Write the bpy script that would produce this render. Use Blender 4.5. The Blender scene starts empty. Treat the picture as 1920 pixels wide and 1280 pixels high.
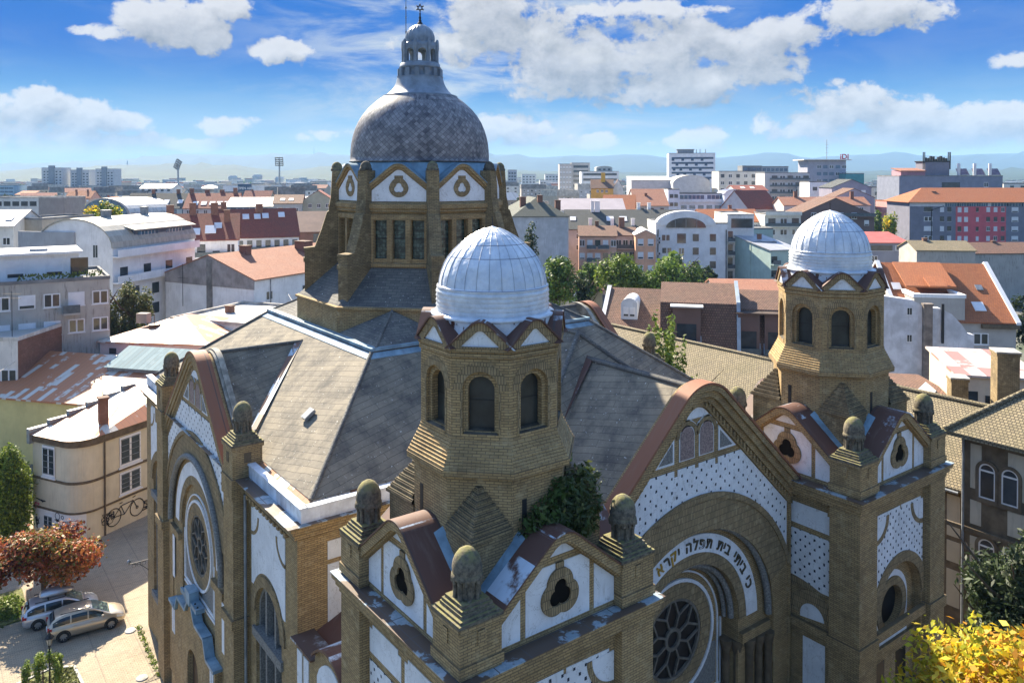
import bpy, math, random
import numpy as np
from math import sin, cos, tan, atan, atan2, radians as rad, pi, sqrt, hypot
from mathutils import Vector, Matrix
from mathutils.geometry import tessellate_polygon

random.seed(7)
S = bpy.context.scene
COL = S.collection

# ------------------------------------------------------------------ camera
YAW, PITCH, FPX = 36.76, -0.904, 1495.13
CAM = Vector((-25.365, -21.651, 29.646))
cd = bpy.data.cameras.new('camera')
cam = bpy.data.objects.new('camera', cd)
COL.objects.link(cam)
cam.location = CAM
cam.rotation_euler = (rad(90 + PITCH), 0, rad(-YAW))
cd.sensor_width = 36
cd.lens = FPX / 1920 * 36
cd.shift_y = -290.07 / 1920
cd.clip_start = 0.5
cd.clip_end = 60000
S.camera = cam
FW = Vector((sin(rad(YAW)), cos(rad(YAW)), 0))
RT = Vector((cos(rad(YAW)), -sin(rad(YAW)), 0))


def spot(u, w, z=0.0):
    """place on the ground w metres ahead of the viewpoint, at bearing u"""
    p = CAM + FW * w + RT * ((u - 960) / FPX * w)
    return Vector((p.x, p.y, z))


def hgt(v, w):
    return CAM.z - (v - 326.3) / FPX * w


# ------------------------------------------------------------------ light
S.view_settings.view_transform = 'Standard'
S.view_settings.look = 'None'
S.view_settings.exposure = 1.78
S.view_settings.gamma = 1.0
S.view_settings.use_curve_mapping = False
S.cycles.max_bounces = 6
S.cycles.diffuse_bounces = 3
S.cycles.glossy_bounces = 2
S.cycles.transmission_bounces = 2
S.cycles.volume_bounces = 0
S.cycles.caustics_reflective = False
S.cycles.caustics_refractive = False
S.cycles.use_denoising = True
SUN_AZ, SUN_EL = 6.0, 36.5
sl = bpy.data.lights.new('sun', 'SUN')
sl.energy = 5.0
HAZE = 0.95e-4
PLACED = []
sl.angle = rad(0.5)
sl.color = (1.0, 0.88, 0.69)
sun = bpy.data.objects.new('sun', sl)
COL.objects.link(sun)
sd = Vector((sin(rad(SUN_AZ)) * cos(rad(SUN_EL)), cos(rad(SUN_AZ)) * cos(rad(SUN_EL)), sin(rad(SUN_EL))))
sun.rotation_euler = sd.to_track_quat('Z', 'Y').to_euler()


class NT:
    """small helper for building node trees"""
    def __init__(s, tree):
        s.t = tree

    def n(s, typ, **kw):
        nd = s.t.nodes.new(typ)
        for k, v in kw.items():
            if k == 'ins':
                for i, val in v.items():
                    s.set(nd, i, val)
            else:
                setattr(nd, k, v)
        return nd

    def set(s, nd, i, val):
        inp = nd.inputs[i]
        if isinstance(val, bpy.types.NodeSocket):
            s.t.links.new(val, inp)
        else:
            if isinstance(val, (tuple, list)) and len(val) == 3 and inp.type == 'RGBA':
                val = (*val, 1)
            inp.default_value = val

    def m(s, op, a, b=None, c=None, clamp=False):
        nd = s.t.nodes.new('ShaderNodeMath')
        nd.operation = op
        nd.use_clamp = clamp
        for i, x in enumerate((a, b, c)):
            if x is not None:
                s.set(nd, i, x)
        return nd.outputs[0]

    def vm(s, op, a, b=None):
        nd = s.t.nodes.new('ShaderNodeVectorMath')
        nd.operation = op
        s.set(nd, 0, a)
        if b is not None:
            s.set(nd, 1, b)
        return nd.outputs['Value'] if op in ('DOT_PRODUCT', 'LENGTH') else nd.outputs[0]

    def mix(s, f, a, b, mode='MIX'):
        nd = s.t.nodes.new('ShaderNodeMix')
        nd.data_type = 'RGBA'
        nd.blend_type = mode
        nd.clamp_factor = True
        s.set(nd, 0, f)
        s.set(nd, 6, a)
        s.set(nd, 7, b)
        return nd.outputs[2]

    def noise(s, vec, scale, detail=3, rough=0.55, dist=0.0, out='Fac'):
        nd = s.n('ShaderNodeTexNoise', ins={'Vector': vec, 'Scale': scale, 'Detail': detail, 'Roughness': rough, 'Distortion': dist})
        return nd.outputs[out]

    def ramp(s, f, a, b, smooth=True):
        nd = s.n('ShaderNodeMapRange')
        nd.interpolation_type = 'SMOOTHSTEP' if smooth else 'LINEAR'
        nd.clamp = True
        s.set(nd, 'Value', f)
        s.set(nd, 'From Min', a)
        s.set(nd, 'From Max', b)
        return nd.outputs[0]

    def xyz(s, x, y, z):
        nd = s.n('ShaderNodeCombineXYZ', ins={0: x, 1: y, 2: z})
        return nd.outputs[0]

    def sep(s, v):
        nd = s.n('ShaderNodeSeparateXYZ', ins={0: v})
        return nd.outputs


# ------------------------------------------------------------------ sky
W = bpy.data.worlds.new('World')
S.world = W
W.use_nodes = True
wt = W.node_tree
wt.nodes.clear()
g = NT(wt)
sky = g.n('ShaderNodeTexSky')
sky.sky_type = 'NISHITA'
sky.sun_disc = False
sky.sun_elevation = rad(SUN_EL)
sky.sun_rotation = rad(SUN_AZ)
sky.air_density = 1.0
sky.dust_density = 0.6
sky.ozone_density = 2.0
tc = g.n('ShaderNodeTexCoord')
dx, dy, dz = g.sep(tc.outputs['Generated'])
az = g.m('ARCTAN2', dx, dy)
el = g.m('ARCSINE', dz)


def cloud_group():
    """cumulus field: clouds standing at fixed bearings and heights of the sky, edges broken by noise"""
    t = bpy.data.node_groups.new('cloud_field', 'ShaderNodeTree')
    t.interface.new_socket('az', in_out='INPUT', socket_type='NodeSocketFloat')
    t.interface.new_socket('el', in_out='INPUT', socket_type='NodeSocketFloat')
    t.interface.new_socket('f', in_out='OUTPUT', socket_type='NodeSocketFloat')
    q = NT(t)
    gi = t.nodes.new('NodeGroupInput')
    go = t.nodes.new('NodeGroupOutput')
    a, e = gi.outputs[0], gi.outputs[1]
    vec = q.xyz(q.m('MULTIPLY', a, 1.0), q.m('MULTIPLY', e, 1.25), 0.37)
    n1 = q.noise(vec, 15, 10, 0.62, 0.25)
    n2 = q.noise(vec, 52, 7, 0.6, 0.3)
    fb = q.m('ADD', q.m('MULTIPLY', q.m('SUBTRACT', n1, 0.5), 3.6), q.m('MULTIPLY', q.m('SUBTRACT', n2, 0.5), 1.5))
    # bearing, height, half width, half height in viewpoint units
    blobs = [(320, 45, 105, 52, 1), (392, 75, 45, 30, 1), (200, 60, 95, 22, .55), (525, 98, 66, 30, 1), (60, 200, 115, 48, .9),
             (150, 215, 70, 40, .9), (225, 232, 60, 26, .9), (30, 250, 130, 40, .7), (1190, 100, 215, 78, 1), (1180, 160, 150, 45, 1),
             (1330, 85, 70, 45, 1), (1000, 60, 140, 60, .75), (930, 20, 140, 70, .7), (1460, 70, 170, 60, .6), (1650, 25, 140, 46, 1), (1570, 195, 115, 48, .9),
             (1500, 235, 120, 40, .8), (1800, 240, 160, 42, .95), (1870, 215, 70, 34, .9), (1310, 262, 62, 32, .9), (430, 235, 70, 26, .8),
             (360, 272, 80, 16, .8), (600, 255, 90, 18, .7), (960, 240, 120, 34, .8), (1110, 265, 130, 22, .6), (1900, 110, 45, 24, .8),
             (430, 15, 60, 35, .6), (1080, 130, 170, 70, .9), (1290, 150, 110, 50, .9), (1420, 130, 150, 50, .6), (840, 90, 120, 50, .5), (1700, 215, 130, 40, .8), (100, 285, 220, 22, .8), (200, 262, 200, 22, .7), (1650, 262, 200, 22, .6), (1230, 20, 220, 26, .55)]
    acc = None
    for (u, v, ru, rv, s) in blobs:
        a0 = rad(YAW) + atan((u - 960) / FPX)
        c = FPX / hypot(FPX, u - 960)
        e0 = atan((326 - v) / FPX * c)
        x = q.m('DIVIDE', q.m('SUBTRACT', a, a0), ru / FPX * c)
        y = q.m('DIVIDE', q.m('SUBTRACT', e, e0), rv / FPX * c)
        d = q.m('SUBTRACT', s, q.m('ADD', q.m('MULTIPLY', x, x), q.m('MULTIPLY', y, y)))
        acc = d if acc is None else q.m('MAXIMUM', acc, d)
    acc = q.m('MAXIMUM', acc, -1.4)
    f = q.m('ADD', acc, fb)
    t.links.new(f, go.inputs[0])
    return t


CG = cloud_group()
c1 = g.n('ShaderNodeGroup', node_tree=CG, ins={0: az, 1: el}).outputs[0]
c2 = g.n('ShaderNodeGroup', node_tree=CG, ins={0: g.m('SUBTRACT', az, 0.012), 1: g.m('ADD', el, 0.022)}).outputs[0]
dens = g.ramp(c1, 0.0, 0.5)
lit = g.m('ADD', g.m('MULTIPLY', g.m('SUBTRACT', c1, c2), 0.40), 0.55, clamp=True)
thick = g.ramp(c1, 0.5, 2.2)
lit = g.m('SUBTRACT', lit, g.m('MULTIPLY', thick, 0.28), clamp=True)
ccol = g.mix(lit, (0.23, 0.265, 0.31), (0.88, 0.88, 0.88))
# clear sky, paler and hazier towards the horizon
k1 = g.ramp(el, -0.02, 0.10, False)
k2 = g.ramp(el, 0.055, 0.155)
blue = g.mix(k1, (0.66, 0.80, 0.86), (0.16, 0.47, 0.80))
blue = g.mix(k2, blue, (0.0, 0.165, 0.68))
# thin high veil
vv = g.xyz(g.m('MULTIPLY', az, 2.2), g.m('MULTIPLY', el, 7.5), 4.1)
veil = g.ramp(g.noise(vv, 3.0, 9, 0.62, 0.5), 0.40, 0.66)
veilmask = g.ramp(g.m('ABSOLUTE', g.m('SUBTRACT', az, rad(YAW) - 0.02)), 0.36, 0.10)
veil = g.m('MULTIPLY', veil, g.m('ADD', 0.10, g.m('MULTIPLY', veilmask, 0.85)))
blue = g.mix(veil, blue, (0.66, 0.74, 0.80))
low = g.mix(g.m('MULTIPLY', dens, 0.93), blue, ccol)
low = g.mix(g.ramp(el, 0.05, -0.005), low, (0.70, 0.82, 0.87))
low10 = g.vm('MULTIPLY', low, (2.45, 2.45, 2.45))
fin = g.mix(g.ramp(el, 0.30, 0.55), low10, sky.outputs[0])
bg = g.n('ShaderNodeBackground', ins={'Color': fin, 'Strength': 0.112})
wo = g.n('ShaderNodeOutputWorld')
wt.links.new(bg.outputs[0], wo.inputs[0])
W.cycles.sampling_method = 'MANUAL'
W.cycles.sample_map_resolution = 512


# ------------------------------------------------------------------ materials
def uv_group():
    t = bpy.data.node_groups.new('surface_uv', 'ShaderNodeTree')
    t.interface.new_socket('uv', in_out='OUTPUT', socket_type='NodeSocketVector')
    t.interface.new_socket('nz', in_out='OUTPUT', socket_type='NodeSocketFloat')
    q = NT(t)
    go = t.nodes.new('NodeGroupOutput')
    ge = t.nodes.new('ShaderNodeNewGeometry')
    N = ge.outputs['True Normal']
    P = ge.outputs['Position']
    T = q.vm('NORMALIZE', q.vm('CROSS_PRODUCT', (0, 0, 1), N))
    B = q.vm('CROSS_PRODUCT', N, T)
    v = q.xyz(q.vm('DOT_PRODUCT', P, T), q.vm('DOT_PRODUCT', P, B), 0.0)
    t.links.new(v, go.inputs[0])
    t.links.new(q.sep(N)[2], go.inputs[1])
    return t


UVG = uv_group()


def newmat(name):
    m = bpy.data.materials.new(name)
    m.use_nodes = True
    t = m.node_tree
    b = t.nodes['Principled BSDF']
    q = NT(t)
    uv = q.n('ShaderNodeGroup', node_tree=UVG).outputs[0]
    pos = q.n('ShaderNodeNewGeometry').outputs['Position']
    return m, q, b, uv, pos


def finish(q, b, col, rough=0.8, bump=None, bstr=0.3, bdist=0.02, metal=0.0, spec=0.3):
    q.set(b, 'Base Color', col)
    q.set(b, 'Roughness', rough)
    q.set(b, 'Metallic', metal)
    q.set(b, 'Specular IOR Level', spec)
    if bump is not None:
        bn = q.n('ShaderNodeBump', ins={'Height': bump, 'Strength': bstr, 'Distance': bdist})
        q.t.links.new(bn.outputs[0], b.inputs['Normal'])


MC = {}


def plain(name, rgb, var=0.15, scale=1.5, rough=0.8, metal=0.0, spec=0.3, grime=0.0, bump=0.0):
    """one colour broken up by wear, plus optional vertical weather streaks"""
    if name in MC:
        return MC[name]
    m, q, b, uv, pos = newmat(name)
    n = q.noise(pos, scale, 5, 0.6)
    f = q.ramp(n, 0.3, 0.72)
    dark = tuple(c * (1 - var) for c in rgb)
    lite = tuple(min(1, c * (1 + var * 0.6)) for c in rgb)
    col = q.mix(f, dark, lite)
    if grime:
        ux, uy, _ = q.sep(uv)
        st = q.noise(q.xyz(q.m('MULTIPLY', ux, 2.2), q.m('MULTIPLY', uy, 0.25), 0), 1.6, 5, 0.65)
        st2 = q.noise(pos, 0.35, 4, 0.6)
        k = q.m('MULTIPLY', q.ramp(st, 0.48, 0.75), q.ramp(st2, 0.35, 0.65))
        col = q.mix(q.m('MULTIPLY', k, grime), col, (0.13, 0.115, 0.10))
    bm = q.noise(pos, scale * 9, 4, 0.6) if bump else None
    finish(q, b, col, rough, bm, bump, 0.02, metal, spec)
    MC[name] = m
    return m


def brick(name, c1, c2, mort, w=0.27, h=0.085, ms=0.012, grime=0.35, rough=0.9, tint=None):
    if name in MC:
        return MC[name]
    m, q, b, uv, pos = newmat(name)
    bt = q.n('ShaderNodeTexBrick', ins={'Vector': uv, 'Color1': c1, 'Color2': c2, 'Mortar': mort, 'Scale': 1.0,
                                        'Mortar Size': ms, 'Mortar Smooth': 0.2, 'Bias': -0.1, 'Brick Width': w, 'Row Height': h})
    n = q.noise(pos, 0.9, 6, 0.65)
    col = q.mix(q.m('MULTIPLY', q.ramp(n, 0.42, 0.75), grime), bt.outputs[0], (0.055, 0.045, 0.03))
    n2 = q.noise(pos, 2.6, 4, 0.6)
    col = q.mix(q.m('MULTIPLY', q.ramp(n2, 0.52, 0.75), 0.45), col, tint or (0.50, 0.40, 0.23))
    ux, uy, _ = q.sep(uv)
    st = q.noise(q.xyz(q.m('MULTIPLY', ux, 2.0), q.m('MULTIPLY', uy, 0.3), 5.0), 1.2, 5, .65)
    col = q.mix(q.m('MULTIPLY', q.ramp(st, .55, .8), .35), col, (0.09, 0.07, 0.045))
    h_ = q.m('ADD', q.m('MULTIPLY', bt.outputs[1], -1.0), q.m('MULTIPLY', q.noise(pos, 25, 3), 0.5))
    finish(q, b, col, rough, h_, 0.55, 0.02)
    MC[name] = m
    return m


def tiles(name, c1, c2, gap, w=0.24, h=0.30, ms=0.02, moss=(0.10, 0.10, 0.07), mk=0.4, skew=0.0, rough=0.85, bs=0.6, big=0.35, drop=0.0):
    """roof covering laid in courses, weathered"""
    if name in MC:
        return MC[name]
    m, q, b, uv, pos = newmat(name)
    v = uv
    x, y, _ = q.sep(uv)
    y = q.m('ADD', y, q.m('MULTIPLY', q.m('SUBTRACT', q.noise(pos, 0.9, 3), .5), h * .35))
    v = q.xyz(x, y, 0.0)
    if skew:
        v = q.xyz(q.m('ADD', q.m('MULTIPLY', x, cos(skew)), q.m('MULTIPLY', y, sin(skew))),
                  q.m('SUBTRACT', q.m('MULTIPLY', y, cos(skew)), q.m('MULTIPLY', x, sin(skew))), 0.0)
    bt = q.n('ShaderNodeTexBrick', ins={'Vector': v, 'Color1': c1, 'Color2': c2, 'Mortar': gap, 'Scale': 1.0, 'Mortar Size': ms,
                                        'Mortar Smooth': 0.3, 'Bias': 0.0, 'Brick Width': w, 'Row Height': h})
    n = q.noise(pos, big, 7, 0.68)
    col = q.mix(q.m('MULTIPLY', q.ramp(n, 0.38, 0.72), mk), bt.outputs[0], moss)
    n2 = q.noise(pos, 5.5, 5, 0.7)
    col = q.mix(q.m('MULTIPLY', q.ramp(n2, 0.60, 0.74), 0.5), col, tuple(min(1, c * 1.9 + 0.02) for c in c1))
    if drop:
        n3 = q.noise(pos, 8, 3, 0.6)
        col = q.mix(q.m('MULTIPLY', q.ramp(n3, 0.68, 0.72), drop), col, (0.7, 0.7, 0.66))
    x, y, _ = q.sep(v)
    fr = q.m('FRACT', q.m('DIVIDE', y, h))
    hh = q.m('SUBTRACT', q.m('MULTIPLY', bt.outputs[1], -1.0), fr)
    finish(q, b, col, rough, hh, bs, 0.03)
    MC[name] = m
    return m


def seam(name, c1, c2, pitch=0.55, k=0.5, length=2.5, rough=0.5, metal=0.0, line=0.35, hor=0.0):
    """sheet metal with standing seams; each sheet painted or bare at random"""
    if name in MC:
        return MC[name]
    m, q, b, uv, pos = newmat(name)
    x, y, _ = q.sep(uv)
    xs = q.m('DIVIDE', x, pitch)
    off = q.n('ShaderNodeTexWhiteNoise', noise_dimensions='1D', ins={'W': q.m('FLOOR', xs)}).outputs[0]
    ys = q.m('ADD', q.m('DIVIDE', y, length), off)
    wn = q.n('ShaderNodeTexWhiteNoise', noise_dimensions='2D', ins={'Vector': q.xyz(q.m('FLOOR', xs), q.m('FLOOR', ys), 0)}).outputs[0]
    n = q.noise(pos, 1.3, 6, 0.65)
    f = q.ramp(q.m('ADD', wn, q.m('MULTIPLY', q.m('SUBTRACT', n, 0.5), 0.9)), k - 0.07, k + 0.07)
    col = q.mix(f, c2, c1)
    ln = q.m('LESS_THAN', q.m('FRACT', xs), 0.06)
    if hor:
        ln = q.m('MAXIMUM', ln, q.m('LESS_THAN', q.m('FRACT', q.m('DIVIDE', y, hor)), 0.03))
    col = q.mix(q.m('MULTIPLY', ln, line), col, (0.05, 0.05, 0.05))
    st = q.noise(q.xyz(q.m('MULTIPLY', x, 3), q.m('MULTIPLY', y, 0.5), 1.7), 1.4, 5, 0.65)
    col = q.mix(q.m('MULTIPLY', q.ramp(st, 0.5, 0.8), 0.35), col, (0.22, 0.17, 0.13))
    finish(q, b, col, rough, ln, 0.6, 0.03, metal, 0.4)
    MC[name] = m
    return m


BRICK = brick('tan_brick', (0.45, 0.31, 0.145), (0.31, 0.21, 0.10), (0.16, 0.118, 0.066), grime=0.4)
BRICKA = brick('arch_brick', (0.35, 0.25, 0.13), (0.25, 0.18, 0.095), (0.11, 0.085, 0.05), w=0.09, h=0.27, ms=0.012)
TRIM = plain('brown_trim', (0.135, 0.10, 0.062), 0.3, 2.5, 0.85, bump=0.3)
STONE = plain('weathered_stone', (0.105, 0.092, 0.07), 0.55, 3.0, 0.9, bump=0.5)
GLASS = plain('dark_glass', (0.012, 0.014, 0.016), 0.4, 0.8, 0.4, spec=0.25)
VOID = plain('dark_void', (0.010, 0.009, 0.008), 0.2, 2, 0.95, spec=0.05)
LEAD = plain('dull_glass', (0.03, 0.034, 0.033), 0.5, 1.1, 0.35, spec=0.4)
GRANITE = plain('red_granite', (0.30, 0.22, 0.20), 0.5, 14, 0.7)
GREYST = plain('grey_render', (0.22, 0.215, 0.20), 0.5, 14, 0.8)
IRON = plain('black_iron', (0.02, 0.02, 0.022), 0.2, 3, 0.5)
GREY = plain('grey_metal', (0.25, 0.27, 0.29), 0.3, 2, 0.5, metal=0.3)


def stucco_mat(name, dots):
    m, q, b, uv, pos = newmat(name)
    n = q.noise(pos, 1.1, 6, 0.65)
    col = q.mix(q.ramp(n, 0.3, 0.75), (0.66, 0.67, 0.68), (0.80, 0.81, 0.82))
    x, y, _ = q.sep(uv)
    st = q.noise(q.xyz(q.m('MULTIPLY', x, 2.5), q.m('MULTIPLY', y, 0.35), 0), 2.0, 6, 0.7)
    col = q.mix(q.m('MULTIPLY', q.ramp(st, 0.53, 0.78), 0.5), col, (0.30, 0.27, 0.22))
    sp = q.noise(pos, 2.3, 8, .75)
    col = q.mix(q.m('MULTIPLY', q.ramp(sp, 0.60, 0.66), 0.55), col, (0.36, 0.33, 0.28))
    cr = q.m('ABSOLUTE', q.m('SUBTRACT', q.noise(pos, 1.1, 5, .6, 1.2), .5))
    col = q.mix(q.m('MULTIPLY', q.m('LESS_THAN', cr, .004), .5), col, (0.25, 0.23, 0.2))
    if dots:
        ax, ay = dots
        wob = q.n('ShaderNodeTexNoise', ins={'Vector': pos, 'Scale': 1.7, 'Detail': 2}).outputs['Color']
        wx, wy, _ = q.sep(wob)
        x = q.m('ADD', x, q.m('MULTIPLY', q.m('SUBTRACT', wx, .5), .14))
        y = q.m('ADD', y, q.m('MULTIPLY', q.m('SUBTRACT', wy, .5), .14))
        sz = q.m('ADD', .72, q.m('MULTIPLY', q.noise(pos, 2.6, 2), .6))
        d = None
        for o in (0.0, 0.5):
            fx = q.m('ABSOLUTE', q.m('SUBTRACT', q.m('FRACT', q.m('ADD', q.m('DIVIDE', x, ax), o)), 0.5))
            fy = q.m('ABSOLUTE', q.m('SUBTRACT', q.m('FRACT', q.m('ADD', q.m('DIVIDE', y, ay), o)), 0.5))
            k = q.m('MULTIPLY', q.m('LESS_THAN', fx, q.m('MULTIPLY', sz, 0.045 / ax)), q.m('LESS_THAN', fy, q.m('MULTIPLY', sz, 0.052 / ay)))
            d = k if d is None else q.m('MAXIMUM', d, k)
        col = q.mix(d, col, (0.025, 0.03, 0.045))
    finish(q, b, col, 0.85, n, 0.15, 0.02)
    return m


WHITE = stucco_mat('white_stucco', None)
DOTS = stucco_mat('white_stucco_with_dark_studs', (0.60, 0.54))
DOTS2 = stucco_mat('white_stucco_with_close_studs', (0.48, 0.46))

SLATE = tiles('grey_slate', (0.255, 0.222, 0.165), (0.205, 0.182, 0.142), (0.09, 0.082, 0.07), w=2.6, h=0.34, ms=0.012,
              moss=(0.055, 0.054, 0.053), mk=0.8, skew=0.26, bs=0.35, big=0.8, drop=0.8)
SLATEV = tiles('grey_slate_straight', (0.18, 0.172, 0.15), (0.12, 0.118, 0.11), (0.06, 0.062, 0.065), w=0.5, h=0.2, ms=0.012,
               moss=(0.045, 0.048, 0.055), mk=0.6, bs=0.5, big=0.6, drop=0.8)
COPPER = seam('brown_copper', (0.50, 0.58, 0.66), (0.105, 0.05, 0.036), pitch=1.25, k=0.95, length=1.3, rough=0.62, line=0.5)
COPPERO = plain('orange_copper', (0.36, 0.125, 0.055), 0.35, 1.6, 0.45)
FLASH = seam('painted_flashing', (0.50, 0.62, 0.70), (0.20, 0.105, 0.07), pitch=1.1, k=0.52, length=1.7, rough=0.4)


def ledge():
    m, q, b, uv, pos = newmat('patched_ledge_sheet')
    n = q.noise(pos, 0.9, 6, .6)
    n2 = q.noise(pos, 4.0, 5, .7)
    x, y, z = q.sep(pos)
    ln = q.m('MAXIMUM', q.m('LESS_THAN', q.m('FRACT', q.m('DIVIDE', x, 1.15)), .03), q.m('LESS_THAN', q.m('FRACT', q.m('DIVIDE', y, 1.15)), .03))
    col = q.mix(q.ramp(n2, .35, .65), (0.22, 0.30, 0.35), (0.36, 0.43, 0.48))
    col = q.mix(q.ramp(n, .46, .50), col, (0.11, 0.078, 0.06))
    col = q.mix(ln, col, (.10, .09, .09))
    finish(q, b, col, .4, n2, .15, .03)
    return m


LEDGE = ledge()
ZINC = plain('blue_zinc', (0.20, 0.31, 0.39), 0.4, 1.2, 0.45, grime=0.5)
WCLAD = seam('white_clad', (0.80, 0.81, 0.82), (0.33, 0.13, 0.07), pitch=0.9, k=0.18, length=0.8, rough=0.5)


def dome_white():
    m, q, b, uv, pos = newmat('white_sheet_dome')
    ob = q.n('ShaderNodeTexCoord').outputs['Object']
    x, y, z = q.sep(ob)
    a = q.m('ARCTAN2', x, y)
    ln = q.m('LESS_THAN', q.m('FRACT', q.m('MULTIPLY', a, 28 / (2 * pi))), 0.035)
    hz = None
    for zz in (25.98, 26.95, 27.35):
        k = q.m('LESS_THAN', q.m('ABSOLUTE', q.m('SUBTRACT', z, zz)), 0.014)
        hz = k if hz is None else q.m('MAXIMUM', hz, k)
    ln = q.m('MULTIPLY', ln, q.m('GREATER_THAN', z, 25.98))
    n = q.noise(pos, 1.7, 6, 0.65)
    col = q.mix(q.ramp(n, 0.3, 0.75), (0.50, 0.55, 0.61), (0.76, 0.79, 0.82))
    st = q.noise(q.xyz(q.m('MULTIPLY', a, 9), q.m('MULTIPLY', z, 0.7), 3.0), 1.5, 6, 0.7)
    col = q.mix(q.m('MULTIPLY', q.ramp(st, 0.55, 0.8), 0.35), col, (0.36, 0.35, 0.35))
    col = q.mix(q.m('MULTIPLY', q.m('MAXIMUM', ln, hz), 0.75), col, (0.17, 0.17, 0.20))
    r = q.noise(q.xyz(q.m('MULTIPLY', a, 4.0), q.m('MULTIPLY', z, 1.1), 8.0), 1.3, 7, 0.75)
    rust = q.m('MULTIPLY', q.ramp(r, 0.54, 0.60), q.m('LESS_THAN', z, 25.02))
    col = q.mix(rust, col, (0.085, 0.035, 0.025))
    big = q.noise(pos, 1.3, 3, .5)
    finish(q, b, col, 0.27, q.m('ADD', q.m('MULTIPLY', big, 3.0), n), 0.42, 0.12, 0.0, 0.6)
    return m


DOMEW = dome_white()


def dome_tile():
    m, q, b, uv, pos = newmat('diamond_tiles')
    ob = q.n('ShaderNodeTexCoord').outputs['Object']
    x, y, z = q.sep(ob)
    a = q.m('MULTIPLY', q.m('ARCTAN2', x, y), 76 / (2 * pi))
    v = q.m('DIVIDE', z, 0.30)
    p, r = q.m('ADD', a, v), q.m('SUBTRACT', a, v)
    low = q.m('LESS_THAN', z, 33.85)
    row = q.m('FRACT', q.m('DIVIDE', z, 0.26))
    l1 = q.m('MAXIMUM', q.m('LESS_THAN', q.m('FRACT', p), 0.09), q.m('LESS_THAN', q.m('FRACT', r), 0.09))
    l2 = q.m('MAXIMUM', q.m('LESS_THAN', row, 0.12), q.m('LESS_THAN', q.m('FRACT', q.m('MULTIPLY', a, 1.5)), 0.06))
    ln = q.m('ADD', q.m('MULTIPLY', l1, low), q.m('MULTIPLY', l2, q.m('SUBTRACT', 1.0, low)))
    wn = q.n('ShaderNodeTexWhiteNoise', noise_dimensions='2D', ins={'Vector': q.xyz(q.m('FLOOR', p), q.m('FLOOR', r), 0)}).outputs[0]
    n = q.noise(pos, 0.7, 7, 0.68)
    t = q.m('ADD', q.m('MULTIPLY', wn, 0.55), q.m('MULTIPLY', q.ramp(n, 0.3, 0.7), 0.55))
    col = q.mix(t, (0.055, 0.057, 0.075), (0.33, 0.325, 0.335))
    st = q.noise(q.xyz(q.m('MULTIPLY', a, 0.8), q.m('MULTIPLY', z, 0.25), 2.0), 1.5, 6, 0.7)
    col = q.mix(q.m('MULTIPLY', q.ramp(st, 0.5, 0.75), 0.5), col, (0.075, 0.08, 0.09))
    col = q.mix(q.m('MULTIPLY', ln, 0.75), col, (0.05, 0.05, 0.055))
    h = q.m('SUBTRACT', q.m('FRACT', p), q.m('ADD', q.m('FRACT', r), ln))
    finish(q, b, col, 0.6, h, 0.35, 0.05)
    return m


DOMET = dome_tile()
METALG = plain('pale_grey_metal', (0.22, 0.265, 0.315), 0.3, 1.4, 0.45, grime=0.4)


# ------------------------------------------------------------------ mesh helpers
class Frame:
    """upright plane: s to the right seen from outside, z up, d outwards"""
    def __init__(s, ox, oy, nx, ny, k=1.0, zc=0.0, dz=0.0):
        l = hypot(nx, ny)
        s.o = (ox, oy)
        s.n = (nx / l, ny / l)
        s.sd = (-s.n[1], s.n[0])
        s.k, s.zc, s.dz = k, zc, dz

    def p(s, a, z, d):
        a *= s.k
        return (s.o[0] + a * s.sd[0] + d * s.n[0], s.o[1] + a * s.sd[1] + d * s.n[1], s.zc + (z - s.zc) * s.k + s.dz)


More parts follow.
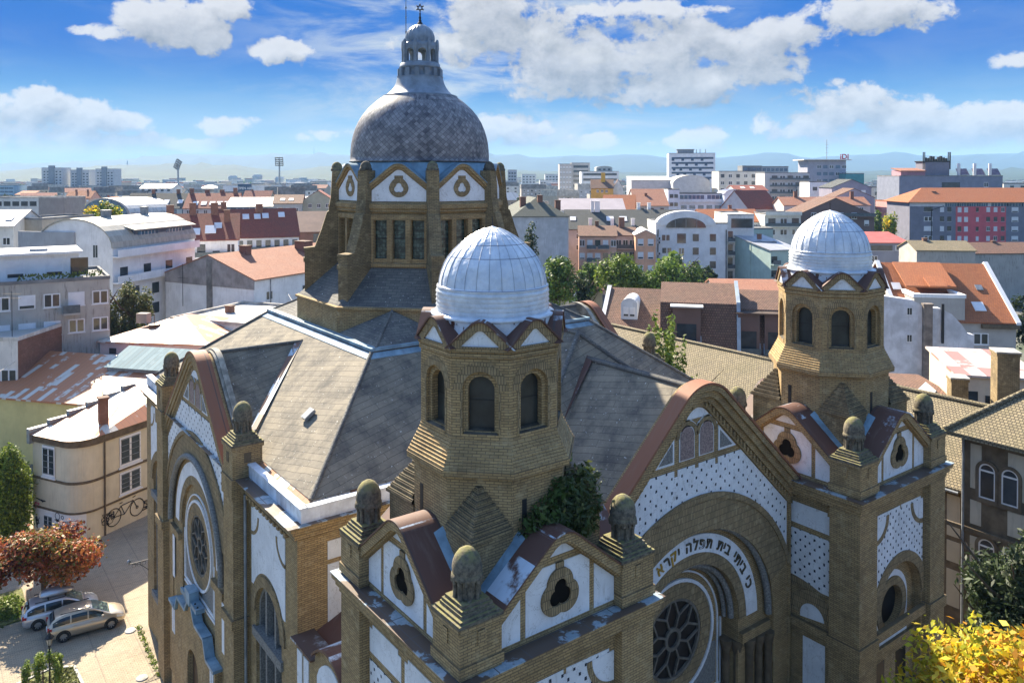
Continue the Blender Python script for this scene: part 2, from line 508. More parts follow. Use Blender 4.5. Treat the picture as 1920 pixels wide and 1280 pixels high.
class MB:
    def __init__(s):
        s.v, s.f, s.mi, s.sm, s.g, s.cur = [], [], [], [], [], 0

    def add(s, vs, fs, mi=0, smooth=False):
        o = len(s.v)
        s.v += [tuple(x) for x in vs]
        for f in fs:
            s.f.append([i + o for i in f])
            s.mi.append(mi)
            s.sm.append(smooth)
            s.g.append(s.cur)

    def box(s, x0, x1, y0, y1, z0, z1, mi=0):
        s.cur += 1
        s.add([(x0, y0, z0), (x1, y0, z0), (x1, y1, z0), (x0, y1, z0), (x0, y0, z1), (x1, y0, z1), (x1, y1, z1), (x0, y1, z1)],
              [(0, 3, 2, 1), (4, 5, 6, 7), (0, 1, 5, 4), (1, 2, 6, 5), (2, 3, 7, 6), (3, 0, 4, 7)], mi)

    def fbox(s, F, s0, s1, z0, z1, d0, d1, mi=0):
        s.prism(F, [(s0, z0), (s1, z0), (s1, z1), (s0, z1)], [], d0, d1, mi)

    def prism(s, F, outer, holes, d0, d1, mi=0, back=True, side=None):
        s.cur += 1
        loops = [list(outer)] + [list(h) for h in holes]
        flat = [p for l in loops for p in l]
        tri = tessellate_polygon([[Vector((a, b, 0)) for a, b in l] for l in loops])
        n = len(flat)
        vs = [F.p(a, z, d1) for a, z in flat] + [F.p(a, z, d0) for a, z in flat]
        fs = []
        for t in tri:
            a, b, c = (flat[i] for i in t)
            ccw = (b[0] - a[0]) * (c[1] - a[1]) - (b[1] - a[1]) * (c[0] - a[0]) > 0
            t = tuple(t) if ccw else (t[0], t[2], t[1])
            fs.append(t)
            if back:
                fs.append((t[0] + n, t[2] + n, t[1] + n))
        s.add(vs, fs, mi)
        o = 0
        fs = []
        for l in loops:
            m = len(l)
            for i in range(m):
                j = (i + 1) % m
                fs.append((o + i, o + j, o + j + n, o + i + n))
            o += m
        s.add(vs, fs, mi if side is None else side)

    def lathe(s, prof, n=32, c=(0, 0), a0=0.0, mi=0, smooth=True, cap=True, seg=None):
        s.cur += 1
        k = len(prof)
        vs = []
        for i in range(n):
            a = a0 + 2 * pi * i / n
            for r, z in prof:
                vs.append((c[0] + r * cos(a), c[1] + r * sin(a), z))
        fs = []
        for i in range(n):
            j = (i + 1) % n
            for q in range(k - 1):
                fs.append((i * k + q, j * k + q, j * k + q + 1, i * k + q + 1))
        s.add(vs, fs, mi, smooth)
        if cap:
            for q, rev in ((0, True), (k - 1, False)):
                if prof[q][0] > 0.02:
                    ring = [vs[i * k + q] for i in range(n)]
                    s.add(ring, [tuple(reversed(range(n))) if rev else tuple(range(n))], mi)

    def tube(s, pts, r, n=6, mi=0, closed=False):
        s.cur += 1
        pts = [Vector(p) for p in pts]
        m = len(pts)
        vs = []
        for i, p in enumerate(pts):
            a = pts[i - 1] if (i > 0 or closed) else p
            b = pts[(i + 1) % m] if (i < m - 1 or closed) else p
            t = (b - a).normalized()
            x = t.cross(Vector((0, 0, 1)))
            if x.length < 1e-3:
                x = Vector((1, 0, 0))
            x.normalize()
            y = t.cross(x)
            rr = r[i] if isinstance(r, (list, tuple)) else r
            for q in range(n):
                an = 2 * pi * q / n
                vs.append(p + x * cos(an) * rr + y * sin(an) * rr)
        fs = []
        for i in range(m if closed else m - 1):
            j = (i + 1) % m
            for q in range(n):
                w = (q + 1) % n
                fs.append((i * n + q, i * n + w, j * n + w, j * n + q))
        s.add(vs, fs, mi, True)
        if not closed:
            s.add(vs[:n], [tuple(range(n))], mi)
            s.add(vs[-n:], [tuple(range(n))], mi)

    def poly(s, pts, mi=0):
        s.add(pts, [tuple(range(len(pts)))], mi)

    def slab(s, pts, t, mi=0):
        """flat polygon given thickness t downwards"""
        s.cur += 1
        n = len(pts)
        lo = [(p[0], p[1], p[2] - t) for p in pts]
        fs = [tuple(range(n)), tuple(reversed(range(n, 2 * n)))]
        fs += [(i, (i + 1) % n, (i + 1) % n + n, i + n) for i in range(n)]
        s.add(list(pts) + lo, fs, mi)

    def sphere(s, c, r, n=10, sq=1.0, mi=0):
        s.lathe([(max(0.001, r * sin(pi * i / n)), c[2] - r * sq * cos(pi * i / n)) for i in range(n + 1)], n * 2, (c[0], c[1]), mi=mi, cap=False)

    def pieces(s, name, mats, parent=None, loc=None):
        """one object for each shape that was added"""
        out = []
        for k in sorted(set(s.g)):
            m = MB()
            idx = [i for i, q in enumerate(s.g) if q == k]
            vi = sorted({v for i in idx for v in s.f[i]})
            mp = {v: j for j, v in enumerate(vi)}
            m.v = [s.v[v] for v in vi]
            m.f = [[mp[v] for v in s.f[i]] for i in idx]
            m.mi = [s.mi[i] for i in idx]
            m.sm = [s.sm[i] for i in idx]
            out.append(m.build(name, mats, parent, loc))
        return out[0]

    def build(s, name, mats, parent=None, loc=None, rz=0.0):
        me = bpy.data.meshes.new(name)
        me.from_pydata(s.v, [], s.f)
        if not isinstance(mats, (list, tuple)):
            mats = [mats]
        for m in mats:
            me.materials.append(m)
        me.polygons.foreach_set('material_index', s.mi)
        me.polygons.foreach_set('use_smooth', s.sm)
        me.update()
        o = bpy.data.objects.new(name, me)
        COL.objects.link(o)
        if parent is not None:
            o.parent = parent
        if loc is not None:
            o.location = loc
        o.rotation_euler.z = rz
        return o


def tag(o, label=None, cat=None, group=None, kind=None):
    if label:
        o['label'] = label
    if cat:
        o['category'] = cat
    if group:
        o['group'] = group
    if kind:
        o['kind'] = kind
    return o


def thing(name, label, cat, loc=(0, 0, 0), rz=0.0, group=None):
    o = bpy.data.objects.new(name, None)
    o.empty_display_size = 0.3
    COL.objects.link(o)
    o.location = loc
    o.rotation_euler.z = rz
    return tag(o, label, cat, group)


def kids(o):
    return [c for c in bpy.data.objects if c.parent == o]


def dup(o, parent, loc=None, rz=None):
    c = o.copy()
    COL.objects.link(c)
    c.parent = parent
    if loc is not None:
        c.location = loc
    if rz is not None:
        c.rotation_euler.z = rz
    for ch in kids(o):
        dup(ch, c)
    return c


def arc(cx, cz, r, a0, a1, n=24):
    return [(cx + r * cos(rad(a0 + (a1 - a0) * i / n)), cz + r * sin(rad(a0 + (a1 - a0) * i / n))) for i in range(n + 1)]


def archhole(cx, zb, zs, r, n=18):
    """round-headed opening, anticlockwise"""
    return [(cx - r, zb), (cx + r, zb)] + arc(cx, zs, r, 0, 180, n)


def ring(F, mb, cx, cz, r0, r1, d0, d1, a0=0, a1=360, n=40, mi=0):
    full = abs(a1 - a0) >= 360
    if full:
        o = arc(cx, cz, r1, 0, 360, n)[:-1]
        i = arc(cx, cz, r0, 0, 360, n)[:-1]
        mb.prism(F, o, [i], d0, d1, mi)
    else:
        mb.prism(F, arc(cx, cz, r1, a0, a1, n) + list(reversed(arc(cx, cz, r0, a0, a1, n))), [], d0, d1, mi)


def strip(F, mb, pa, pb, w, d0, d1, mi=0):
    a, b = Vector(pa), Vector(pb)
    t = (b - a).normalized()
    n = Vector((-t.y, t.x)) * w / 2
    mb.prism(F, [tuple(a - n), tuple(b - n), tuple(b + n), tuple(a + n)], [], d0, d1, mi)


def gab(m, zi, r, t, hw=None, zb=None, n=10):
    """gable outline moved out by t: straight slopes meeting in a round top; right foot to left foot"""
    q = sqrt(1 + m * m)
    zi2, r2 = zi + t * q, r + t
    zc = zi2 - r2 * q
    al = atan(1 / m)
    pts = [(r2 * cos(al + (pi / 2 - al) * i / n), zc + r2 * sin(al + (pi / 2 - al) * i / n)) for i in range(n + 1)]
    if zb is not None:
        foot = ((zi2 - zb) / m, zb)
    else:
        foot = (hw, zi2 - m * hw)
    right = [foot] + pts
    return right + [(-a, b) for a, b in reversed(right[:-1])]


def gline(m, zi, s):
    return zi - m * abs(s)
# ------------------------------------------------------------------ ground
COBBLE = brick('yard_paving', (0.40, 0.34, 0.25), (0.33, 0.28, 0.21), (0.20, 0.17, 0.13), w=0.24, h=0.12, ms=0.010, grime=0.25, tint=(0.46, 0.40, 0.30))


def ground_mat():
    m, q, b, uv, pos = newmat('city_ground')
    n = q.noise(pos, 0.012, 6, 0.6)
    n2 = q.noise(pos, 0.09, 5, 0.65)
    col = q.mix(q.ramp(n, 0.4, 0.6), (0.10, 0.10, 0.095), (0.075, 0.095, 0.05))
    col = q.mix(q.ramp(n2, 0.45, 0.7), col, (0.17, 0.16, 0.14))
    finish(q, b, col, 0.95)
    return m


def pave_mat():
    m, q, b, uv, pos = newmat('yard_setts')
    bt = q.n('ShaderNodeTexBrick', ins={'Vector': pos, 'Color1': (0.37, 0.30, 0.21), 'Color2': (0.30, 0.245, 0.175), 'Mortar': (0.15, 0.125, 0.09),
                                        'Scale': 1.0, 'Mortar Size': 0.012, 'Mortar Smooth': 0.3, 'Bias': 0, 'Brick Width': 0.24, 'Row Height': 0.14})
    n = q.noise(pos, 0.5, 6, 0.65)
    col = q.mix(q.m('MULTIPLY', q.ramp(n, 0.4, 0.7), 0.35), bt.outputs[0], (0.37, 0.315, 0.24))
    n3 = q.noise(pos, 0.23, 7, .7)
    col = q.mix(q.m('MULTIPLY', q.ramp(n3, .52, .70), .5), col, (.12, .105, .085))
    gx, gy, _ = q.sep(pos)
    jn = q.m('MAXIMUM', q.m('LESS_THAN', q.m('FRACT', q.m('DIVIDE', gx, 2.4)), .03), q.m('LESS_THAN', q.m('FRACT', q.m('DIVIDE', gy, 2.4)), .03))
    col = q.mix(q.m('MULTIPLY', jn, .4), col, (.13, .11, .09))
    finish(q, b, col, 0.9, q.m('MULTIPLY', bt.outputs[1], -1.0), 0.3, 0.02)
    return m


GROUND = ground_mat()
PAVE = pave_mat()
GRASS = plain('grass_soil', (0.14, 0.15, 0.05), 0.6, 5, 0.95)
KERB = plain('kerb_stone', (0.42, 0.40, 0.36), 0.3, 3, 0.9)
mb = MB()
N = 48
R0 = 30000
mb.add([(0, 0, 0)] + [(R0 * cos(2 * pi * i / N), R0 * sin(2 * pi * i / N), 0) for i in range(N)], [(0, i + 1, (i + 1) % N + 1) for i in range(N)])
tag(mb.build('ground', GROUND), kind='structure')
mb = MB()
mb.slab([(-42, 22, 0.02), (-12, 22, 0.02), (-5, 60, 0.02), (-40, 60, 0.02)], 0.03)
tag(mb.build('courtyard_paving', PAVE), kind='structure')
mb = MB()
mb.slab([(-14.3, -40, 0.016), (36, -40, 0.016), (36, 2, 0.016), (-14.3, 2, 0.016)], 0.03)
tag(mb.build('pavement', PAVE), kind='structure')

# ------------------------------------------------------------------ synagogue
SYN = thing('synagogue', 'domed synagogue of tan brick and white stucco with three domes and wavy gables', 'synagogue')


def trefoil(cx, cz, rc, dist, n=36):
    pts = []
    for i in range(n):
        a = 2 * pi * i / n
        best = 0
        for k in (90, 210, 330):
            c = cos(a - rad(k)) * dist
            q_ = rc * rc - (dist * sin(a - rad(k))) ** 2
            if q_ > 0:
                best = max(best, c + sqrt(q_))
        pts.append((cx + best * cos(a), cz + best * sin(a)))
    return pts


def tower_side(F, parent, front):
    """lower wall of one tower face below the cornice"""
    mb = MB()
    if front:
        hole = archhole(0.25, 6.0, 10.1, 1.95)
        mb.prism(F, [(-2.4, 0), (2.4, 0), (2.4, 15.3), (-2.4, 15.3)], [hole], 2.9, 3.4)
    else:
        hole = archhole(-1.33, 0.6, 9.8, 0.60)
        mb.prism(F, [(-2.4, 0), (2.4, 0), (2.4, 15.3), (-2.4, 15.3)], [hole, [(0.9, 0.6), (1.95, 0.6), (1.95, 8.8), (0.9, 8.8)]], 2.9, 3.4)
    for i in range(9):
        s = -2.1 + i * 0.52
        mb.fbox(F, s - 0.13, s + 0.13, 15.12, 15.32, 3.38, 3.62)
    mb.fbox(F, -2.38, 2.38, 9.15, 9.55, 3.39, 3.6)
    w = mb.build('wall', BRICK, parent)
    mb = MB()
    if front:
        pan = [(-1.95, 11.35)] + [(0.25 + 2.42 * cos(rad(a)), 10.1 + 2.42 * sin(rad(a))) for a in range(150, 20, -8)] + [(2.3, 11.35), (2.3, 14.45), (2.1, 14.45), (2.1, 14.62),
               (0.32, 14.66), (0.32, 14.5), (0.2, 14.5), (0.2, 14.66), (-1.75, 14.66), (-1.75, 14.5), (-1.95, 14.5)]
        mb.prism(F, pan, [], 3.39, 3.42)
        mb.pieces('stucco_panel', DOTS2, w)
        mb = MB()
        ring(F, mb, 0.25, 10.1, 1.95, 2.42, 3.39, 3.47, 0, 180, 24)
        for c, a0, a1 in ((-1.95, -90, 0), (2.3, 180, 270)):
            ring(F, mb, c, 14.5, 0.95, 1.15, 3.39, 3.45, a0, a1, 12)
        mb.pieces('arch', BRICKA, w)
        mb = MB()
        for c, a0, a1 in ((-1.95, -90, 0), (2.3, 180, 270)):
            mb.prism(F, [(c, 14.5)] + arc(c, 14.5, 0.94, a0, a1, 10), [], 3.39, 3.432)
        mb.pieces('stucco_inset', WHITE, w)
        mb = MB()
        mb.prism(F, archhole(0.25, 6.0, 10.1, 1.96), [arc(0.25, 9.9, 0.92, 0, 360, 32)[:-1]], 2.7, 3.0)
        mb.fbox(F, -1.7, 2.2, 8.0, 8.35, 3.0, 3.15)
        mb.build('wall', BRICK, w)
        mb = MB()
        mb.prism(F, archhole(0.25, 8.36, 10.1, 1.42), [arc(0.25, 9.9, 1.34, 0, 360, 32)[:-1]], 2.99, 3.02)
        mb.pieces('stucco_panel', WHITE, w)
        mb = MB()
        ring(F, mb, 0.25, 9.9, 0.93, 1.30, 2.99, 3.06)
        mb.pieces('arch', BRICKA, w)
        mb = MB()
        mb.prism(F, arc(0.25, 9.9, 0.95, 0, 360, 32)[:-1], [], 2.60, 2.72)
        mb.cur += 1
        mb.fbox(F, -1.2, -0.3, 4.6, 7.6, 2.99, 3.01)
        mb.fbox(F, 0.7, 1.6, 4.6, 7.6, 2.99, 3.01)
        mb.build('window', GLASS, w)
    else:
        mb.prism(F, [(-2.25, 11.1), (-2.25, 13.55), (2.25, 13.55), (2.25, 11.1)], [], 3.39, 3.42)
        mb.pieces('stucco_panel', DOTS2, w)
        mb = MB()
        for a, b in ((-2.25, -0.12), (0.12, 2.25)):
            mb.prism(F, [(a, 13.8), (b, 13.8), (b, 14.6), (b - .2, 14.6), (b - .2, 14.75), (a + .2, 14.75), (a + .2, 14.6), (a, 14.6)], [], 3.39, 3.42)
        mb.prism(F, [(-0.6 + 1.33, 9.65)] + arc(1.33, 9.8, 0.6, 0, 180, 12) + [], [], 3.39, 3.42)
        mb.fbox(F, 0.88, 1.97, 0.8, 8.8, 3.39, 3.42)
        mb.pieces('stucco_panel', WHITE, w)
        mb = MB()
        ring(F, mb, 1.33, 9.8, 0.62, 1.2, 3.39, 3.46, 0, 180, 18)
        mb.prism(F, [(-2.25, 11.0), (2.25, 11.0), (2.25, 11.25)] + arc(0, 6.2, 5.2, 66, 114, 10) + [(-2.25, 11.2)], [], 3.40, 3.44)
        mb.pieces('arch', BRICKA, w)
    return w


def tower_gable(F, parent):
    m, zi, r = 0.80, 18.74, 0.5
    g_ = MB()
    g_.prism(F, [(-2.36, 15.94), (2.36, 15.94)] + gab(m, zi, r, 0.25, hw=2.36), [], 2.3, 3.4)
    for t0, t1, d in ((0.02, 0.34, 3.62), (0.08, 0.38, 3.70)):
        g_.prism(F, gab(m, zi, r, t1, hw=2.5) + list(reversed(gab(m, zi, r, t0, hw=2.5))), [], 3.38, d)
    gw = g_.build('gable', BRICK, parent)
    ins = MB()
    def zt(s):
        return min(gline(m, zi, s), 18.6)
    for sg in (-1, 1):
        p = [(sg * 2.3, 16.12), (sg * 1.45, 16.12), (sg * 1.45, zt(1.45) - .04), (sg * 2.3, zt(2.3) - .04)]
        ins.prism(F, p, [], 3.39, 3.42)
    ins.prism(F, [(-1.25, 16.12), (1.25, 16.12), (1.25, zt(1.25) - .02), (0.9, 17.98), (-0.9, 17.98), (-1.25, zt(1.25) - .02)], [], 3.39, 3.42)
    top = [p for p in gab(m, zi, r, -0.02, hw=2) if p[1] > 18.24]
    ins.prism(F, [(0.62, 18.22)] + top + [(-0.62, 18.22)], [], 3.39, 3.42)
    ins.pieces('stucco_panel', WHITE, gw)
    rg = MB()
    out = trefoil(0.03, 17.08, .50, .26)
    inn = trefoil(0.03, 17.06, .255, .19)
    rg.prism(F, out, [inn], 3.40, 3.50)
    rg.fbox(F, -0.12, 0.18, 17.7, 18.0, 3.40, 3.47)
    rg.build('ring', BRICKA, gw)
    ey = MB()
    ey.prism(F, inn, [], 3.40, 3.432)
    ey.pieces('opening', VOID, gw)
    rf = MB()
    o, i = gab(m, zi, r, 0.40, hw=2.52), gab(m, zi, r, 0.345, hw=2.52)
    rf.prism(F, o + list(reversed(i)), [], 2.0, 3.74)
    # zinc gutter strip lying between gable roof and octagon
    for sg in (-1, 1):
        a, b = (sg * 2.45, gline(m, zi, 2.45) + .5), (sg * .75, gline(m, zi, .75) + .5)
        pts = [F.p(a[0], a[1] + .02, 2.75), F.p(b[0], b[1] + .02, 2.75), F.p(b[0], b[1] + .22, 2.2), F.p(a[0], a[1] + .22, 2.2)]
        rf.slab(pts, 0.05, 1)
    rf.build('gable_roof', [COPPER, ZINC], gw)
    return gw


def pinnacle(parent, x, y, zb=17.35, name='pinnacle'):
    p = MB()
    for h, z0, z1 in ((0.74, zb, zb + .10), (0.66, zb + .10, zb + .17), (0.56, zb + .17, zb + .27), (0.52, zb + .27, zb + .36), (0.45, zb + .36, zb + .46)):
        p.box(x - h, x + h, y - h, y + h, z0, z1)
    z = zb + .46
    p.lathe([(.31, z), (.31, z + .52)], 16, (x, y), smooth=True)
    for i in range(8):
        a = 2 * pi * (i + .5) / 8
        p.lathe([(.085, z), (.065, z + .08), (.065, z + .42), (.09, z + .52)], 7, (x + .34 * cos(a), y + .34 * sin(a)))
    for i in range(14):
        a = 2 * pi * i / 14
        p.box(x + .40 * cos(a) - .05, x + .40 * cos(a) + .05, y + .40 * sin(a) - .05, y + .40 * sin(a) + .05, z + .44, z + .58)
    p.lathe([(.43, z + .52), (.46, z + .56), (.45, z + .63), (.43, z + .68)], 18, (x, y))
    p.lathe([(.42, z + .64), (.435, z + .80), (.41, z + .98), (.35, z + 1.14), (.24, z + 1.28), (.12, z + 1.355), (.002, z + 1.38)], 18, (x, y), cap=False)
    return p.build(name, STONEM, parent)


def stone_moss():
    m, q, b, uv, pos = newmat('mossy_stone')
    n = q.noise(pos, 7, 7, 0.7)
    col = q.mix(q.ramp(n, 0.32, 0.7), (0.06, 0.054, 0.045), (0.21, 0.18, 0.13))
    ge = q.n('ShaderNodeNewGeometry')
    nz = q.sep(ge.outputs['Normal'])[2]
    n2 = q.noise(pos, 6, 5, 0.6)
    col = q.mix(q.m('MULTIPLY', q.ramp(nz, 0.15, 0.75), q.ramp(n2, 0.3, 0.6)), col, (0.20, 0.185, 0.075))
    finish(q, b, col, 0.9, q.noise(pos, 14, 5, 0.6), 0.6, 0.03)
    return m


STONEM = stone_moss()


def make_tower(x, y):
    t = MB()
    # square base core, corner piers, belt course and cornice
    t.box(-2.45, 2.45, -2.45, 2.45, 0, 15.0)
    t.box(-2.9, 2.9, -2.9, 2.9, 14.9, 15.8)
    for sx in (-1, 1):
        for sy in (-1, 1):
            cx, cy = sx * 3.05, sy * 3.05
            t.box(cx - .7, cx + .7, cy - .7, cy + .7, 0, 17.35)
            t.box(cx - .78, cx + .78, cy - .78, cy + .78, 9.1, 9.6)
            t.box(cx - .75, cx + .75, cy - .75, cy + .75, 16.02, 16.3)
            for (F_) in (Frame(cx, cy, sx, 0), Frame(cx, cy, 0, sy)):
                t.fbox(F_, -.12, .12, 16.75, 17.15, .69, .74)
                t.fbox(F_, -.7, .7, 17.22, 17.36, .69, .75)
    for h, z0, z1 in ((3.80, 15.28, 15.5), (3.90, 15.5, 15.72), (4.0, 15.72, 15.9)):
        t.box(-h, h, -h, h, z0, z1)
    # octagon shaft with stepped skirt and belfry storey
    o8 = dict(n=8, a0=rad(22.5), smooth=False)
    t.lathe([(2.62, 16.0), (2.62, 20.42), (2.86, 20.47), (2.88, 20.66)], **o8)
    pr = []
    for i in range(8):
        r = 2.84 - i * .052
        z = 20.66 + i * .10
        pr += [(r, z), (r - .012, z + .085), (r - .052, z + .10)]
    t.lathe(pr + [(2.43, 21.46), (2.43, 21.56)], **o8)
    t.lathe([(2.0, 21.4), (2.0, 24.4)], **o8)
    t.lathe([(2.40, 23.98), (2.46, 24.02), (2.46, 24.13), (2.42, 24.15), (2.50, 24.20), (2.50, 24.30)], **o8)
    w = t.build('tower', BRICK, SYN, (x, y, 0))
    lm = MB()
    h = 4.04
    lm.box(-h, h, -h, h, 15.904, 15.935)
    lm.build('cornice_sheet', LEDGE, w)
    for nx, ny in ((-1, 0), (0, -1), (1, 0), (0, 1)):
        F = Frame(0, 0, nx, ny)
        tower_gable(F, w)
        tower_side(F, w, ny != 0)
    for sx in (-1, 1):
        for sy in (-1, 1):
            pinnacle(w, sx * 3.05, sy * 3.05)
            # broach: pyramid cap over the corner of the square core
            b = MB()
            Fz = lambda px_, py_: (sx * px_, sy * py_)
            K = 8
            for kx in range(K):
                z0, z1 = 18.85 + 1.3 * kx / K, 18.85 + 1.3 * (kx + 1) / K
                for (zz0, zz1, off) in ((z0, z1 - .05, .035), (z1 - .05, z1, 0)):
                    f = kx / K
                    c_ = 2.58 + (1.72 - 2.58) * f + off
                    e_ = (2.48 + (1.72 - 2.48) * f + off, 1.03 + (1.72 - 1.03) * f)
                    pts = [Fz(c_, c_), Fz(*e_), Fz(1.2, 1.2), Fz(e_[1], e_[0])]
                    b.add([(p_[0], p_[1], zz0) for p_ in pts] + [(p_[0], p_[1], zz1) for p_ in pts], [(4, 5, 6, 7), (0, 1, 5, 4), (3, 0, 4, 7), (0, 3, 2, 1)])
            pts = [Fz(2.52, 2.52), Fz(2.46, 1.0), Fz(1.2, 1.2), Fz(1.0, 2.46)]
            b.add([(p_[0], p_[1], 15.95) for p_ in pts] + [(p_[0], p_[1], 18.85) for p_ in pts], [(0, 1, 5, 4), (3, 0, 4, 7)])
            b.build('broach', BRICKD, w)
    # slit recesses and belfry windows
    ap = 2.40 * cos(pi / 8)
    hw = 2.40 * sin(pi / 8)
    for i in range(8):
        a = 2 * pi * i / 8
        F = Frame(0, 0, cos(a), sin(a))
        p = MB()
        p.prism(F, [(-hw, 21.5), (hw, 21.5), (hw, 24.0), (-hw, 24.0)], [archhole(0, 21.62, 23.02, .56)], ap - .12, ap)
        p.prism(F, archhole(0, 21.6, 23.02, .565), [archhole(0, 21.72, 23.0, .42)], ap - .34, ap - .12)
        p.prism(F, [(-.58, 21.5), (.58, 21.5), (.58, 21.66), (-.58, 21.66)], [], ap - .3, ap + .03)
        b = p.build('belfry_wall', BRICK, w)
        p = MB()
        ring(F, p, 0, 23.02, .57, .86, ap - .05, ap + .018, 0, 180, 22)
        for sg in (-1, 1):
            p.fbox(F, *(sorted((sg * .565, sg * .64))), 21.67, 23.0, ap - .05, ap + .018)
        p.pieces('arch', BRICKA, b)
        p = MB()
        p.prism(F, archhole(0, 21.72, 23.0, .425), [], ap - .36, ap - .345)
        gl = p.build('window', LEAD, b)
        p = MB()
        p.fbox(F, -.42, .42, 22.62, 22.65, ap - .344, ap - .33)
        p.fbox(F, -.42, .42, 21.70, 21.74, ap - .344, ap - .31)
        p.pieces('glazing_bar', IRON, b)
        p = MB()
        pts = [F.p(-.54, 21.665, ap + .02), F.p(.54, 21.665, ap + .02), F.p(.42, 21.75, ap - .34), F.p(-.42, 21.75, ap - .34)]
        p.slab(pts, .03)
        p.build('sill', STONE, b)
        # little gable over each face
        m_, zi_, r_ = 0.92, 24.98, .22
        hw2 = 2.52 * sin(pi / 8)
        ap2 = 2.50 * cos(pi / 8)
        p = MB()
        p.prism(F, [(-hw2, 24.28), (hw2, 24.28)] + [q for q in gab(m_, zi_, r_, .20, zb=24.29)], [gab(m_, zi_ - .02, r_, -.03, zb=24.36)], ap2 - .12, ap2)
        gg = p.build('gable', BRICKA, w)
        p = MB()
        p.prism(F, gab(m_, zi_, r_, -.02, zb=24.34), [], ap2 - .13, ap2 - .06)
        p.pieces('stucco_panel', WHITE, gg)
        p = MB()
        o, n_ = gab(m_, zi_, r_, .255, zb=24.3), gab(m_, zi_, r_, .205, zb=24.3)
        p.prism(F, o + list(reversed(n_)), [], 1.2, ap2 + .06)
        p.build('gable_roof', COPPER if i % 2 else COPPERB, gg)
        if i in (3, 4, 5, 6, 7):
            sl_ = MB()
            sl_.fbox(F, -.62, -.44, 18.0, 19.7, 2.41, 2.435)
            if i != 5:
                sl_.pieces('slit', IRON, w)
    dm = MB()
    dm.lathe([(1.97, 24.25), (1.99, 25.02)], 32, smooth=True)
    pr = [(1.98, 25.02), (2.05, 25.04), (2.05, 25.12), (1.90, 25.16)]
    for i in range(5):
        z = 25.17 + i * .145
        pr += [(1.86, z), (1.895, z + .05), (1.86, z + .125)]
    pr += [(1.83, 25.90), (1.87, 25.94), (1.86, 25.99), (1.80, 26.02)]
    dm.lathe(pr, 48, cap=False)
    prof = [(1.80, 26.0), (1.775, 26.2), (1.72, 26.42), (1.62, 26.68), (1.49, 26.90), (1.30, 27.13), (1.05, 27.36), (.78, 27.57), (.50, 27.73), (.25, 27.84), (.07, 27.89), (.002, 27.93)]
    dm.lathe(prof, 56, cap=False)
    for i in range(28):
        a = 2 * pi * (i + .02) / 28
        dm.tube([((r + .008) * sin(a), (r + .008) * cos(a), z) for r, z in prof[:-2]], .013, 4)
    d = dm.build('dome', DOMEW, w)
    bm = d
    rod = MB()
    rod.tube([(0, 0, 27.9), (-.02, 0, 28.25)], .018, 6)
    rod.build('finial', IRON, d)
    return w


BRICKD = brick('sooty_brick', (0.32, 0.235, 0.12), (0.22, 0.16, 0.085), (0.10, 0.08, 0.05), grime=0.65)
COPPERB = seam('dark_copper', (0.50, 0.56, 0.62), (0.095, 0.045, 0.034), pitch=1.4, k=0.96, length=1.3, rough=0.6, line=0.5)
T1 = make_tower(-10, 0)
T2 = dup(T1, SYN, (10, 0, 0))


def rose(F, parent, cz, r, d):
    """rose window: glass, eight petals and a hub ring"""
    p = MB()
    p.prism(F, arc(0, cz, r + .02, 0, 360, 40)[:-1], [], d - .14, d - .10)
    w = p.build('rose_window', GLASS, parent)
    p = MB()
    ring(F, p, 0, cz, r - .10, r + .03, d - .1, d + .02)
    ring(F, p, 0, cz, r * .20, r * .29, d - .1, d + .0)
    def pol(a, rr):
        return (rr * cos(rad(a)), cz + rr * sin(rad(a)))
    for i in range(8):
        a = i * 45 + 22.5
        strip(F, p, pol(a, r * .28), pol(a, r * .60), .085, d - .1, d - .005)
        strip(F, p, pol(a, r * .59), pol(a + 19, r * .97), .085, d - .1, d - .008)
        strip(F, p, pol(a, r * .59), pol(a - 19, r * .97), .085, d - .1, d - .011)
    p.build('tracery', TRACE, w)
    return w


TRACE = plain('stone_tracery', (0.17, 0.15, 0.12), 0.3, 4, 0.85)


